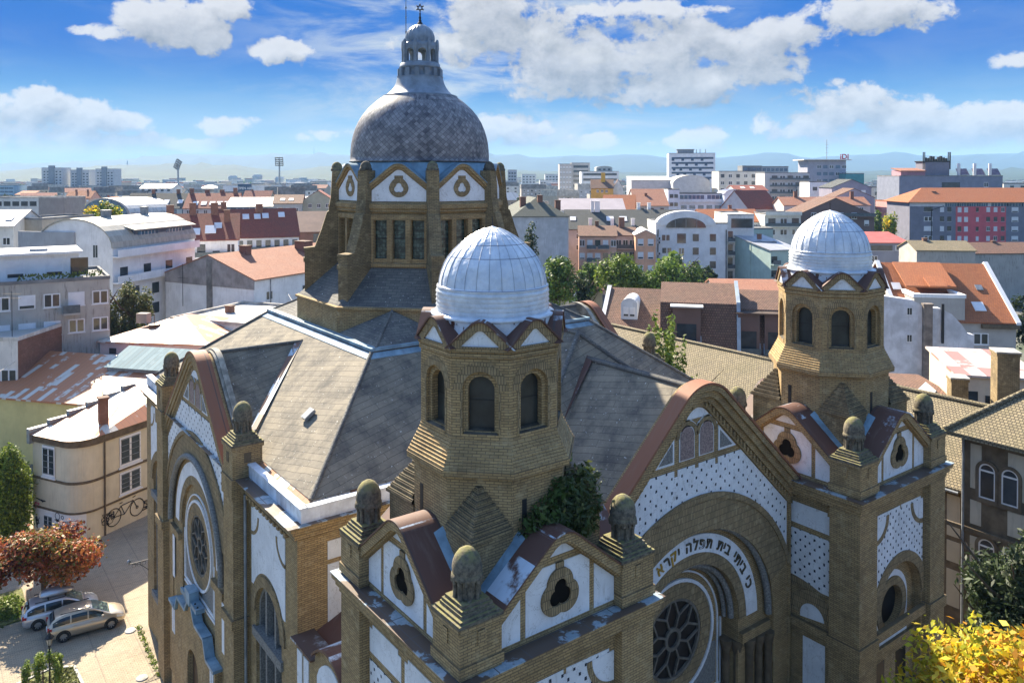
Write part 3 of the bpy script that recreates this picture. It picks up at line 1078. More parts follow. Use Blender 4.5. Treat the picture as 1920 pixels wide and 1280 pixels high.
def facade(F, deep, text, lower, pj=1.0):
    """great gabled bay: studded stucco, tablets, stepped arch, rose window"""
    hw = 6.32
    m, zi, r = 0.92, 20.47, .85
    A = (0, 9.75)
    d1, d2 = (-.38, -1.2) if deep else (-.06, -.16)
    w = MB()
    w.prism(F, [(-hw, 0), (hw, 0), (hw, 15.3), (-hw, 15.3)], [archhole(0, 0.02, A[1] + .15, 5.28, 40)], -1.6 if deep else -.7, 0)
    w.prism(F, [(-hw, 15.3), (hw, 15.3)] + gab(m, zi, r, .9, hw=hw), [], -.40 if deep else -.7, 0)
    # stepped cornice under the coping
    for t0, t1, d in ((.03, .30, .12), (.28, .55, .26), (.50, .80, .42), (.78, 1.0, .55)):
        w.prism(F, gab(m, zi, r, t1, hw=hw) + list(reversed(gab(m, zi, r, t0, hw=hw))), [], -.3, d * pj)
    for i in range(26):
        for sg in (-1, 1):
            s = sg * (.4 + i * .226)
            z = gline(m, zi, s) + .30 if abs(s) > .8 else 20.15 + .16
            w.fbox(F, s - .05, s + .05, z - .14, z + .06, .1 * pj, .2 * pj)
    gw = w.build('facade_gable', BRICK, SYN)
    c = MB()
    o, i = gab(m, zi, r, 1.10, hw=hw + .15), gab(m, zi, r, 1.01, hw=hw + .15)
    c.prism(F, o + list(reversed(i)), [], -.12 if deep else -.5, .60 * pj)
    c.build('coping', COPPERC, gw)
    # studded field
    p = MB()
    arcpts = [(6.79 * cos(rad(a)), A[1] + 6.79 * sin(rad(a))) for a in np.linspace(155.5, 24.5, 41)]
    fld = arcpts + [(6.18, gline(m, zi, 6.18)), ((zi - 17.86) / m, 17.86), (1.35, 17.86), (1.35, 17.6), (1.15, 17.6), (1.15, 17.86),
                    (.12, 17.86), (.12, 17.7), (-.12, 17.7), (-.12, 17.86), (-1.15, 17.86), (-1.15, 17.6), (-1.35, 17.6), (-1.35, 17.86), (-(zi - 17.86) / m, 17.86), (-6.18, gline(m, zi, 6.18))]
    p.prism(F, fld, [], -.01, .03)
    p.pieces('stucco_panel', DOTS, gw)
    p = MB()
    for sg in (-1, 1):
        tri = [(sg * 1.36, 18.12), (sg * 2.52, 18.12), (sg * 1.36, 19.19)]
        p.prism(F, tri, [], -.01, .03)
    top = [q for q in gab(m, zi, r, -.01, hw=4) if q[1] > 19.32]
    cap = [(1.28, 19.27)] + top + [(-1.28, 19.27)] + [(-.62 + .73 * cos(rad(a)), 19.05 + .73 * sin(rad(a))) for a in (160, 130, 100, 70, 40)] + [(0, 19.42)] + \
        [(.62 + .73 * cos(rad(a)), 19.05 + .73 * sin(rad(a))) for a in (140, 110, 80, 50, 20)]
    p.prism(F, cap, [], -.01, .03)
    for sg in (-1, 1):
        p.prism(F, archhole(sg * .60, 18.14, 19.08, .46, 14), [], -.01, .03)
    p.pieces('stucco_panel', WHITE, gw)
    p = MB()
    for sg in (-1, 1):
        p.prism(F, [(sg * 1.46, 18.22), (sg * 2.26, 18.22), (sg * 1.46, 18.97)], [], .0, .045)
    p.pieces('inlay', GREYST, gw)
    p = MB()
    for sg in (-1, 1):
        p.prism(F, archhole(sg * .60, 18.18, 19.08, .41, 14), [], .0, .05)
    p.pieces('tablet', GRANITE, gw)
    p = MB()
    ring(F, p, 0, A[1], 5.27, 6.79, -.02, .07, 20, 160, 60)
    ring(F, p, 0, A[1], 6.55, 6.80, .05, .13, 20, 160, 60)
    for sg in (-1, 1):
        ring(F, p, sg * .60, 19.08, .47, .64, .0, .06, 0, 180, 14)
    p.pieces('arch', BRICKA, gw)
    # second order with the white band
    p = MB()
    p.prism(F, archhole(0, 0.03, A[1] + .15, 5.3, 40), [archhole(0, 0.04, 10.2, 3.25, 30)], d2 if deep else d1 - .3, d1)
    p.fbox(F, -5.3, -3.3, 9.2, 9.62, d1, d1 + .22)
    p.fbox(F, 3.3, 5.3, 9.2, 9.62, d1, d1 + .22)
    w2 = p.build('inner_arch', BRICK, gw)
    p = MB()
    ring(F, p, 0, 10.2, 3.26, 3.74, d1 - .02, d1 + .05, 0, 180, 48)
    p.pieces('arch', BRICKA, w2)
    p = MB()
    rl = [(5.13 * cos(rad(a)), A[1] + .2 + 5.13 * sin(rad(a))) for a in range(0, 181, 5)]
    p.tube([F.p(a, z, d1 + .20) for a, z in rl], .16, 8)
    if deep:
        rl = [(3.12 * cos(rad(a)), 10.2 + 3.12 * sin(rad(a))) for a in range(0, 181, 6)]
        p.tube([F.p(a, z, d1 - .30) for a, z in rl], .14, 8)
        p.tube([F.p(a * .95, 10.2 + (z - 10.2) * .95, d1 - .55) for a, z in rl], .10, 8)
    p.pieces('roll_moulding', GREYST, w2)
    p = MB()
    ring(F, p, 0, 10.2, 3.76, 4.52, d1 - .02, d1 + .06, 0, 180, 60)
    p.build('inscription_band', WHITE, w2)
    if text:
        words = '\u05db\u05d9 \u05d1\u05d9\u05ea\u05d9 \u05d1\u05d9\u05ea \u05ea\u05e4\u05dc\u05d4 \u05d9\u05e7\u05e8\u05d0 \u05dc\u05db\u05dc \u05d4\u05e2\u05de\u05d9\u05dd'
        gilt = {20: 1, 21: 1, 24: 1, 23: 1}
        n = len(words)
        mt = MB()
        dg = bpy.context.evaluated_depsgraph_get()
        a = 90 - 73
        a = 17.0
        gold = {18, 20, 21, 22}
        for i, ch in enumerate(words):
            if ch == ' ':
                a += 4.2
                continue
            cu = bpy.data.curves.new('letter', 'FONT')
            cu.body = ch
            cu.size = .62
            cu.offset = .012
            cu.extrude = .02
            to = bpy.data.objects.new('letter', cu)
            COL.objects.link(to)
            dg.update()
            me = to.evaluated_get(dg).to_mesh()
            xs = [v.co.x for v in me.vertices]
            lw = max(xs) - min(xs)
            da = math.degrees((lw + .085) / 3.95)
            am = rad(a + da / 2)
            x0 = (max(xs) + min(xs)) / 2
            vs = []
            for v in me.vertices:
                lx, lz = v.co.x - x0, v.co.y
                rr = 3.93 + lz
                vs.append(F.p(rr * cos(am) + lx * sin(am), 10.2 + rr * sin(am) - lx * cos(am), d1 + .085 + v.co.z))
            mt.cur += 1
            mt.add(vs, [tuple(p_.vertices) for p_ in me.polygons], 1 if i in gold else 0)
            to.to_mesh_clear() if False else None
            bpy.data.objects.remove(to)
            bpy.data.curves.remove(cu)
            a += da
        mt.pieces('inscription_letter', [LETTER, GOLD], w2)
    # innermost wall with the rose
    p = MB()
    cz = 10.05
    if deep:
        p.prism(F, archhole(0, 0.05, 10.2, 3.5, 30), [arc(0, cz, 1.70, 0, 360, 40)[:-1]], d2 - .4, d2)
    else:
        p.prism(F, archhole(0, 0.05, 10.2, 3.3, 30), [arc(0, cz, 1.75, 0, 360, 40)[:-1]], d2 - .2, d2)
    w3 = p.build('inner_wall', BRICK, gw)
    p = MB()
    ring(F, p, 0, cz, 1.70, 2.35, d2 - .02, d2 + .05)
    p.pieces('arch', BRICKA, w3)
    p = MB()
    ring(F, p, 0, cz, 2.38, 2.52, d2 - .02, d2 + .09)
    ring(F, p, 0, cz, 2.78, 2.85, d2 - .02, d2 + .06, 0, 180)
    for sg in (-1, 1):
        for a_, b_ in ((2.78, 2.85), (2.98, 3.06)):
            p.fbox(F, *sorted((sg * a_, sg * b_)), 7.1, cz, d2 - .02, d2 + .06)
    p.fbox(F, -3.05, 3.05, 7.1, 7.2, d2 - .02, d2 + .065)
    p.fbox(F, -3.05, 3.05, 6.85, 6.95, d2 - .02, d2 + .065)
    p.pieces('white_band', WHITE, w3)
    p = MB()
    for sg in (-1, 1):
        p.prism(F, [(sg * 2.72, 7.3), (sg * 2.72, 9.1)] + [(sg * 2.54 * cos(rad(a)), cz - 2.54 * sin(rad(a))) for a in (22, 35, 48, 60, 72, 80)] + [(sg * .5, 7.3)], [], d2 - .01, d2 + .02)
    p.pieces('inlay', GREYST, w3)
    rose(F, w3, cz, 1.68, d2)
    if lower:
        lower(F, gw, d1, d2)
    return gw


COPPERC = seam('coping_copper', (0.62, 0.60, 0.56), (0.25, 0.10, 0.052), pitch=0.9, k=1.2, length=4.0, rough=0.7, line=0.7)
LETTER = plain('bronze_letter', (0.085, 0.07, 0.04), 0.3, 4, 0.6)
GOLD = plain('gilt_letter', (0.48, 0.32, 0.05), 0.2, 4, 0.4, metal=0.4)


def main_lower(F, gw, d1, d2):
    p = MB()
    for sg in (-1, 1):
        for k, (s, d) in enumerate(((5.05, -.12), (4.55, d1 + .12), (3.9, d1 + .1), (3.4, d1 - .18), (3.05, d1 - .5))):
            a = F.p(sg * s, 0, d)
            p.lathe([(.24, .3), (.17, .6), (.17, 8.6), (.27, 9.0), (.29, 9.2)], 10, (a[0], a[1]))
    p.pieces('colonnette', TRIM, gw)
    p = MB()
    for s in (-1.9, 0, 1.9):
        p.prism(F, archhole(s, 0.1, 3.4, .75, 12), [], d2 - .01, d2 + .04)
    p.pieces('door', plain('oak_door', (0.06, 0.035, 0.02), 0.3, 2, 0.6), gw)


def side_lower(F, gw, d1, d2):
    p = MB()
    # roofed porch hood with zinc flashing above the side door
    p.prism(F, [(-4.5, 0), (4.5, 0), (4.5, 5.1), (3.1, 5.1), (2.6, 6.0), (.9, 6.0), (0, 7.1), (-.9, 6.0), (-2.6, 6.0), (-3.1, 5.1), (-4.5, 5.1)],
            [archhole(.2, .05, 3.1, 1.1, 16)], d1 - .1, .28)
    pw = p.build('porch', BRICK, gw)
    p = MB()
    line = [(4.6, 5.2), (3.2, 5.2), (2.7, 6.1), (1.0, 6.1), (0, 7.3), (-1.0, 6.1), (-2.7, 6.1), (-3.2, 5.2), (-4.6, 5.2)]
    for a, b in zip(line, line[1:]):
        strip(F, p, a, b, .16, -.05, .42)
    p.fbox(F, -.5, .5, 6.95, 7.7, 0, .5)
    p.fbox(F, -1.6, -.5, 6.95, 7.2, 0, .45)
    p.fbox(F, .5, 1.6, 6.95, 7.2, 0, .45)
    p.build('hood_flashing', ZINC, pw)
    p = MB()
    p.prism(F, archhole(.2, .05, 3.1, 1.1, 16), [], -.05, .0)
    p.pieces('door', plain('oak_door', (0.06, 0.035, 0.02), 0.3, 2, 0.6), pw)
    p = MB()
    for s in (-4.1, -3.75, 3.75, 4.1):
        p.fbox(F, s - .12, s + .12, 3.4, 4.9, .27, .31)
    for s in (-5.0, 5.0):
        p.fbox(F, s - .22, s + .22, 6.3, 8.9, 0, .03)
    p.pieces('stucco_panel', WHITE, pw)
    p = MB()
    for i in range(7):
        s = -1.9 + i * .6
        a = F.p(s * .8, 0, .3)
        p.lathe([(.10, 7.22), (.05, 7.3), (.11, 7.42), (.03, 7.6)], 8, (a[0], a[1]))
    p.pieces('crest_ornament', IRON, pw)


FM = Frame(0, -.25, 0, -1)
FAC = facade(FM, True, True, main_lower)
FL = Frame(-13.78, 21.5, -1, 0, k=.915, zc=10.0, dz=.1)
FACL = facade(FL, False, False, side_lower, .38)
FR = Frame(13.78, 21.5, 1, 0, k=.915, zc=10.0, dz=.1)
FACR = facade(FR, False, False, None, .38)
# plastered backs of the side gables
for F, nm in ((FL, 'gable_back'), (FR, 'gable_back')):
    p = MB()
    p.prism(F, [(-5.9, 15)] + [(5.9, 15)] + gab(.92, 20.47, .85, 1.0, hw=5.9), [], -.93, -.72)
    p.prism(F, gab(.92, 20.47, .85, 1.10, hw=6.2) + list(reversed(gab(.92, 20.47, .85, .35, hw=6.2))), [], -1.15, -.86)
    p.build(nm, plain('mossy_render', (0.34, 0.32, 0.27), 0.45, 2.2, 0.9, grime=.6), SYN)

# side piers flanking the transept gables, with pinnacles
for sx in (-1, 1):
    for cy in (15.1, 27.9):
        p = MB()
        cx = sx * 13.42
        p.box(cx - .68, cx + .68, cy - .68, cy + .68, 0, 17.35)
        p.box(cx - .75, cx + .75, cy - .75, cy + .75, 15.0, 15.9)
        p.box(cx - .80, cx + .80, cy - .80, cy + .80, 9.1, 9.55)
        p.box(cx - .74, cx + .74, cy - .74, cy + .74, 17.2, 17.36)
        pr = p.build('pier', BRICK, SYN)
        pinnacle(pr, cx, cy)
        q = MB()
        for F_ in (Frame(cx, cy, sx, 0), Frame(cx, cy, 0, -1)):
            q.fbox(F_, -.16, .16, 16.55, 17.0, .67, .70)
        q.pieces('slit', TRIM, pr)

# main walls
mb = MB()
mb.box(-12.9, 12.9, 9.1, 33.9, 0, 16.2)
for h, z0, z1 in ((0.18, 15.2, 15.45), (0.30, 15.45, 15.65), (0.42, 15.65, 15.85)):
    mb.box(-13.4 - h, 13.4 + h, 8.6 - h, 34.4 + h, z0, z1)
mb.box(-13.38, 13.38, 8.62, 34.38, 15.0, 15.2)
for i in range(12):
    y = 9.4 + i * .42
    mb.box(-13.62, -13.38, y - .1, y + .1, 15.02, 15.2)
FN = Frame(0, 8.6, 0, -1)
mb.prism(FN, [(-13.39, 0), (13.39, 0), (13.39, 15.1), (-13.39, 15.1)], [], -.6, -.004)
FB = Frame(0, 34.4, 0, 1)
mb.prism(FB, [(-13.39, 0), (13.39, 0), (13.39, 15.1), (-13.39, 15.1)], [], -.6, -.004)
FS = Frame(-13.4, 0, -1, 0)
for y0, y1, yc in ((8.6, 14.5, 11.9), (28.5, 34.4, 31.1)):
    mb.prism(FS, [(-y1, 0), (-y0, 0), (-y0, 15.1), (-y1, 15.1)], [archhole(-yc, 3.0, 10.2, 1.55, 20)], -.5, 0)
mb.box(12.8, 13.4, 8.61, 34.39, 0, 15.1)
mb.box(-6.3, 6.3, 1.9, 9.0, 0, 15.5)
for sg in (-1, 1):
    mb.box(sg * 6.3 - (.05 if sg < 0 else .0), sg * 6.3 + (.0 if sg < 0 else .05), -.4, 4, 0, 15.6)
BODY = mb.build('wall', BRICK, SYN)
mb = MB()
for y0, y1, yc in ((8.6, 14.5, 11.9), (28.5, 34.4, 31.1)):
    mb.prism(FS, [(-yc - 2.03, 11.3)] + [(-yc + 2.03 * cos(rad(a)), 10.3 + 2.03 * sin(rad(a))) for a in range(150, 29, -6)] +
             [(-yc + 2.03, 11.3), (-yc + 2.03, 14.7), (-yc + 1.8, 14.7), (-yc + 1.8, 14.85), (-yc - 1.8, 14.85), (-yc - 1.8, 14.7), (-yc - 2.03, 14.7)], [], -.01, .03)
mb.fbox(FN, -12.12, -9.4, 14.0, 14.75, -.01, .03)
mb.prism(FN, [(-12.12, 11.1), (-9.4, 12.9), (-9.4, 13.8), (-12.12, 13.8)], [], -.01, .03)
mb.pieces('stucco_panel', CREAMW if 'CREAMW' in globals() else WHITE, BODY)
mb = MB()
for yc in (11.9, 31.1):
    ring(FS, mb, -yc, 10.2, 1.56, 2.03, -.02, .08, 0, 180, 26)
    for c, a0, a1 in ((-yc - 2.03, -90, 0), (-yc + 2.03, 180, 270)):
        ring(FS, mb, c, 14.5, .85, 1.0, -.02, .05, a0, a1, 12)
mb.pieces('arch', BRICKA, BODY)
for yc in (11.9, 31.1):
    mb = MB()
    mb.prism(FS, archhole(-yc, 3.0, 10.2, 1.56, 20), [], -.45, -.40)
    wd = mb.build('window', GLASS, BODY)
    mb = MB()
    for s in (-.55, .55):
        mb.fbox(FS, -yc + s - .1, -yc + s + .1, 3.0, 11.55, -.4, -.1)
    mb.prism(FS, archhole(-yc, 3.0, 10.2, 1.56, 20), [archhole(-yc, 3.1, 10.2, 1.40, 20)], -.4, -.15)
    mb.fbox(FS, -yc - 1.75, -yc + 1.75, 9.1, 9.5, -.4, .12)
    mb.fbox(FS, -yc - 1.75, -yc + 1.75, 2.7, 3.05, -.4, .12)
    mb.pieces('mullion', GREYST, wd)
mb = MB()
mb.box(-14.0, -13.38, 8.0, 34.9, 15.855, 15.89)
mb.box(-13.4, 13.4, 8.0, 8.6, 15.855, 15.89)
mb.build('cornice_sheet', LEDGE, BODY)
# pale parapet gutter round the eaves
mb = MB()
for y0, y1 in ((8.25, 14.4), (28.6, 34.4)):
    mb.box(-13.38, -13.12, y0, y1, 15.88, 16.42)
    mb.box(-13.43, -13.07, y0, y1, 16.42, 16.5)
mb.box(-13.12, -6.5, 8.25, 8.5, 15.88, 16.42)
mb.box(-13.12, -6.5, 8.2, 8.55, 16.42, 16.5)
mb.pieces('gutter_parapet', plain('pale_painted_metal', (0.66, 0.70, 0.76), 0.25, 1.2, 0.5, grime=.6), BODY)
dp = MB()
dp.tube([(-13.62, 14.2, 15.2), (-13.62, 14.2, 0)], .07, 8)
dp.build('downpipe', GREY, BODY)

# small gabled annexe between tower and nave
mb = MB()
FP = Frame(-13.5, 5.9, -1, 0)
mb.prism(FP, [(-2.7, 0), (2.3, 0), (2.3, 11.2)] + [(x, 12.3 - .34 * (x - .7) ** 2 * (1 if x > .7 else .9)) for x in np.linspace(2.0, -.6, 12)] + [(-.8, 11.3), (-2.7, 11.3)], [], -.5, 0)
mb.box(-13.3, -9, 3.7, 8.6, 0, 10.3)
an = mb.build('annexe', BRICK, SYN)
mb = MB()
for s in (-2.2, -1.55):
    mb.fbox(FP, s - .24, s + .24, 9.0, 11.0, -.01, .03)
mb.prism(FP, [(-.5, 9.0), (1.9, 9.0), (1.9, 10.6)] + [(x, 11.75 - .5 * (x - .7) ** 2) for x in np.linspace(1.7, -.3, 9)] + [(-.5, 10.9)], [], -.01, .03)
mb.pieces('stucco_panel', WHITE, an)
mb = MB()
crv = [(x, 12.35 - .34 * (x - .7) ** 2) for x in np.linspace(2.3, -.7, 14)]
mb.prism(FP, crv + [(a, b - .1) for a, b in reversed(crv)], [], -.8, .18)
mb.fbox(FP, -2.75, -.75, 11.3, 11.38, -.8, .18)
mb.slab([(-13.2, 8.6, 11.0), (-13.2, 3.7, 9.9), (-9, 3.7, 11.6), (-9, 8.6, 12.8)], .1)
mb.build('annexe_roof', COPPER, an)

# roofs
EZ, TZ = 16.5, 20.8
E_, T_ = 12.75, 7.2
YC = 21.55
mb = MB()
def main_z(d):
    return EZ + (E_ - d) * (TZ - EZ) / (E_ - T_)
o = [(-E_, YC - E_, EZ), (E_, YC - E_, EZ), (E_, YC + E_, EZ), (-E_, YC + E_, EZ)]
i_ = [(-T_, YC - T_, TZ), (T_, YC - T_, TZ), (T_, YC + T_, TZ), (-T_, YC + T_, TZ)]
mb.add(o + i_, [(0, 1, 5, 4), (1, 2, 6, 5), (2, 3, 7, 6), (3, 0, 4, 7), (4, 5, 6, 7)])
# transept roofs
for sg in (-1, 1):
    rz, hw_ = 20.16, 5.7
    x1, x0 = sg * 13.3, sg * 7.0
    sl = .77
    a = [(x1, YC, rz), (x0, YC, rz), (x0, YC - hw_, rz - sl * hw_), (x1, YC - hw_, rz - sl * hw_)]
    b = [(x1, YC, rz), (x1, YC + hw_, rz - sl * hw_), (x0, YC + hw_, rz - sl * hw_), (x0, YC, rz)]
    if sg > 0:
        a, b = a[::-1], b[::-1]
    mb.add(a, [(3, 2, 1, 0)])
    mb.add(b, [(3, 2, 1, 0)])
# nave roof behind the main gable, and the raised hip in front of the drum
rz = 20.9
for sg in (-1, 1):
    q = [(0, .1, rz), (0, 12, rz), (sg * 6.2, 12, rz - 5.2), (sg * 6.2, .1, rz - 5.2)]
    mb.add(q, [(0, 1, 2, 3)])
hz = 22.0
q = [(0, 7.0, hz), (0, 15.5, hz), (-6.2, 15.5, 17.0), (-6.2, 3.6, 17.0), (6.2, 3.6, 17.0), (6.2, 15.5, 17.0)]
mb.add(q, [(0, 1, 2, 3), (0, 3, 4), (0, 4, 5, 1)])
ROOF = mb.build('roof', SLATE, SYN)
# hip and ridge cappings
mb = MB()
for sx in (-1, 1):
    for sy in (-1, 1):
        mb.tube([(sx * T_, YC + sy * T_, TZ + .02), (sx * E_, YC + sy * E_, EZ + .02)], .11, 6)
for sg in (-1, 1):
    mb.tube([(sg * 13.2, YC, 20.18), (sg * 7.9, YC, 20.18)], .12, 6)
    mb.tube([(0, 7.0, hz + .02), (sg * 6.2, 3.6, 17.02)], .12, 6)
mb.tube([(0, 7.0, hz + .02), (0, 15.2, hz + .02)], .12, 6)
mb.tube([(0, .2, rz + .03), (0, 6.3, rz + .03)], .13, 6)
mb.pieces('ridge_tiles', SLATEV, ROOF)
mb = MB()
for sg in (-1, 1):
    x0, x1 = sorted((sg * 7.35, sg * 6.9))
    mb.box(x0, x1, YC - T_ - .12, YC + T_ + .12, TZ + .01, TZ + .16)
    y0, y1 = sorted((YC + sg * 7.35, YC + sg * 6.9))
    mb.box(-7.33, 7.33, y0, y1, TZ + .012, TZ + .155)
    # sheet apron below the gutter
    mb.slab([(sg * 7.33, YC - 7.3, TZ - .06), (sg * 7.33, YC + 7.3, TZ - .06), (sg * 7.62, YC + 7.6, TZ - .28), (sg * 7.62, YC - 7.6, TZ - .28)], .03)
mb.slab([(-7.3, YC - 7.33, TZ - .06), (7.3, YC - 7.33, TZ - .06), (7.6, YC - 7.6, TZ - .27), (-7.6, YC - 7.6, TZ - .27)], .03)
mb.build('gutter', ZINC, ROOF)
mb = MB()
# valley sheets
for sg in (-1, 1):
    for sy in (-1, 1):
        a = Vector((sg * 8.05, YC, 20.2))
        b = Vector((sg * 12.3, YC + sy * 4.55, 16.95))
        d = Vector((sg * .28, 0, .0))
        mb.slab([tuple(a - d * .6 + Vector((0, 0, .10))), tuple(a + d + Vector((0, 0, .04))), tuple(b + d + Vector((0, 0, .06))), tuple(b - d * .6 + Vector((0, 0, .22)))], .03)
mb.pieces('valley_flashing', FLASH, ROOF)
mb = MB()
for sg in (-1, 1):
    a, b = Vector((0, 6.25, 20.98)), Vector((sg * 5.9, 3.95, 16.25))
    d = Vector((0, -.32, 0))
    pts = [a - d * .4 + Vector((0, 0, .1)), a + d + Vector((0, 0, .04)), b + d + Vector((0, 0, .12)), b - d * .6 + Vector((0, 0, .3))]
    mb.slab([tuple(x) for x in pts], .04)
mb.pieces('valley_flashing', COPPERB, ROOF)
# sheet strip along the eaves
mb = MB()
for a, b in (((-E_ - .4, YC - E_ - .4), (E_, YC - E_ - .4)),):
    mb.slab([(-13.1, 8.5, 16.2), (-6.3, 8.5, 16.2), (-6.3, 9.35, 16.75), (-12.2, 9.35, 16.75)], .03)
mb.slab([(-13.1, 8.5, 16.2), (-12.2, 9.35, 16.88), (-12.2, 16, 16.88), (-13.1, 16, 16.2)], .03)
mb.build('eaves_sheet', seam('patched_sheet', (0.72, 0.68, 0.60), (0.44, 0.22, 0.12), pitch=.55, k=.5, length=2, line=.6), ROOF)
mb = MB()
c_ = Vector((-10.6, 14.1, main_z(10.6) + .1))
mb.box(-.30, .30, -.25, .25, 0, .16)
sk = mb.build('skylight', GREY, ROOF, c_)
sk.rotation_euler = (0, -rad(37.5), 0)
mb = MB()
mb.box(-.24, .24, -.20, .20, .162, .17)
mb.build('pane', plain('pale_pane', (0.55, 0.6, 0.62), .1, 2, .2), ROOF, c_).rotation_euler = (0, -rad(37.5), 0)

# ------------------------------------------------------------------ drum and great dome
DX, DY = 0, 21.93


def octa(mb, prof, mi=0):
    mb.lathe(prof, 8, (0, 0), rad(22.5), mi, False)


mb = MB()
octa(mb, [(7.5, 20.0), (7.5, 22.22), (7.62, 22.24), (7.62, 22.36), (7.4, 22.4)])
octa(mb, [(4.55, 22), (4.55, 28.3)])
octa(mb, [(5.0, 24.3), (5.0, 24.75)])
octa(mb, [(4.7, 27.1), (5.0, 27.1), (5.0, 28.3)])
octa(mb, [(5.22, 24.3), (5.30, 24.36), (5.30, 24.52), (5.2, 24.56)])
octa(mb, [(5.2, 27.42), (5.32, 27.50), (5.28, 27.60), (5.38, 27.68), (5.38, 27.92), (5.2, 28.0)])
octa(mb, [(5.1, 28.0), (5.1, 28.4)])
DRUM = mb.build('drum', BRICK, SYN, (DX, DY, 0))
mb = MB()
octa(mb, [(7.45, 22.38), (5.1, 24.38)])
dr = mb.build('drum_roof', SLATEV, DRUM)
mb = MB()
for i in range(8):
    a = rad(22.5 + 45 * i)
    b = rad(22.5 + 45 * (i + 1))
    h_ = [(7.5 * cos(a), 7.5 * sin(a), 22.40), (7.5 * cos(b), 7.5 * sin(b), 22.40)]
    p0, p1 = Vector((5.18 * cos(a), 5.18 * sin(a), 24.40)), Vector((5.18 * cos(b), 5.18 * sin(b), 24.40))
    mb.tube([p0, p1], .07, 6)
mb.build('flashing', GREY, dr)
# corner half pyramids between the square roof and the octagon
for sx in (-1, 1):
    for sy in (-1, 1):
        mb = MB()
        c = (sx * 7.05, sy * 7.25, TZ + .1)
        ap_ = (sx * 4.75, sy * 4.75, 22.25)
        e1 = (sx * 7.05, sy * 2.6, TZ + .1)
        e2 = (sx * 2.6, sy * 7.25, TZ + .1)
        mb.add([c, ap_, e1, e2], [(0, 2, 1), (0, 1, 3)])
        mb.tube([c, ap_], .08, 6)
        mb.build('corner_roof', SLATEV, DRUM, (0, YC - DY, 0))

apd = 5.12 * cos(pi / 8)
hwd = 5.12 * sin(pi / 8)
LEADED = None


def leaded():
    m, q, b, uv, pos = newmat('leaded_glass')
    x, y, _ = q.sep(uv)
    f1 = q.m('ABSOLUTE', q.m('SUBTRACT', q.m('FRACT', q.m('DIVIDE', x, .18)), .5))
    f2 = q.m('ABSOLUTE', q.m('SUBTRACT', q.m('FRACT', q.m('DIVIDE', y, .24)), .5))
    k = q.m('GREATER_THAN', q.m('MAXIMUM', f1, f2), .44)
    n = q.noise(pos, 4, 3)
    col = q.mix(q.ramp(n, .4, .65), (0.02, 0.032, 0.026), (0.10, 0.15, 0.12))
    col = q.mix(k, col, (.02, .02, .02))
    finish(q, b, col, .25, spec=.5)
    return m


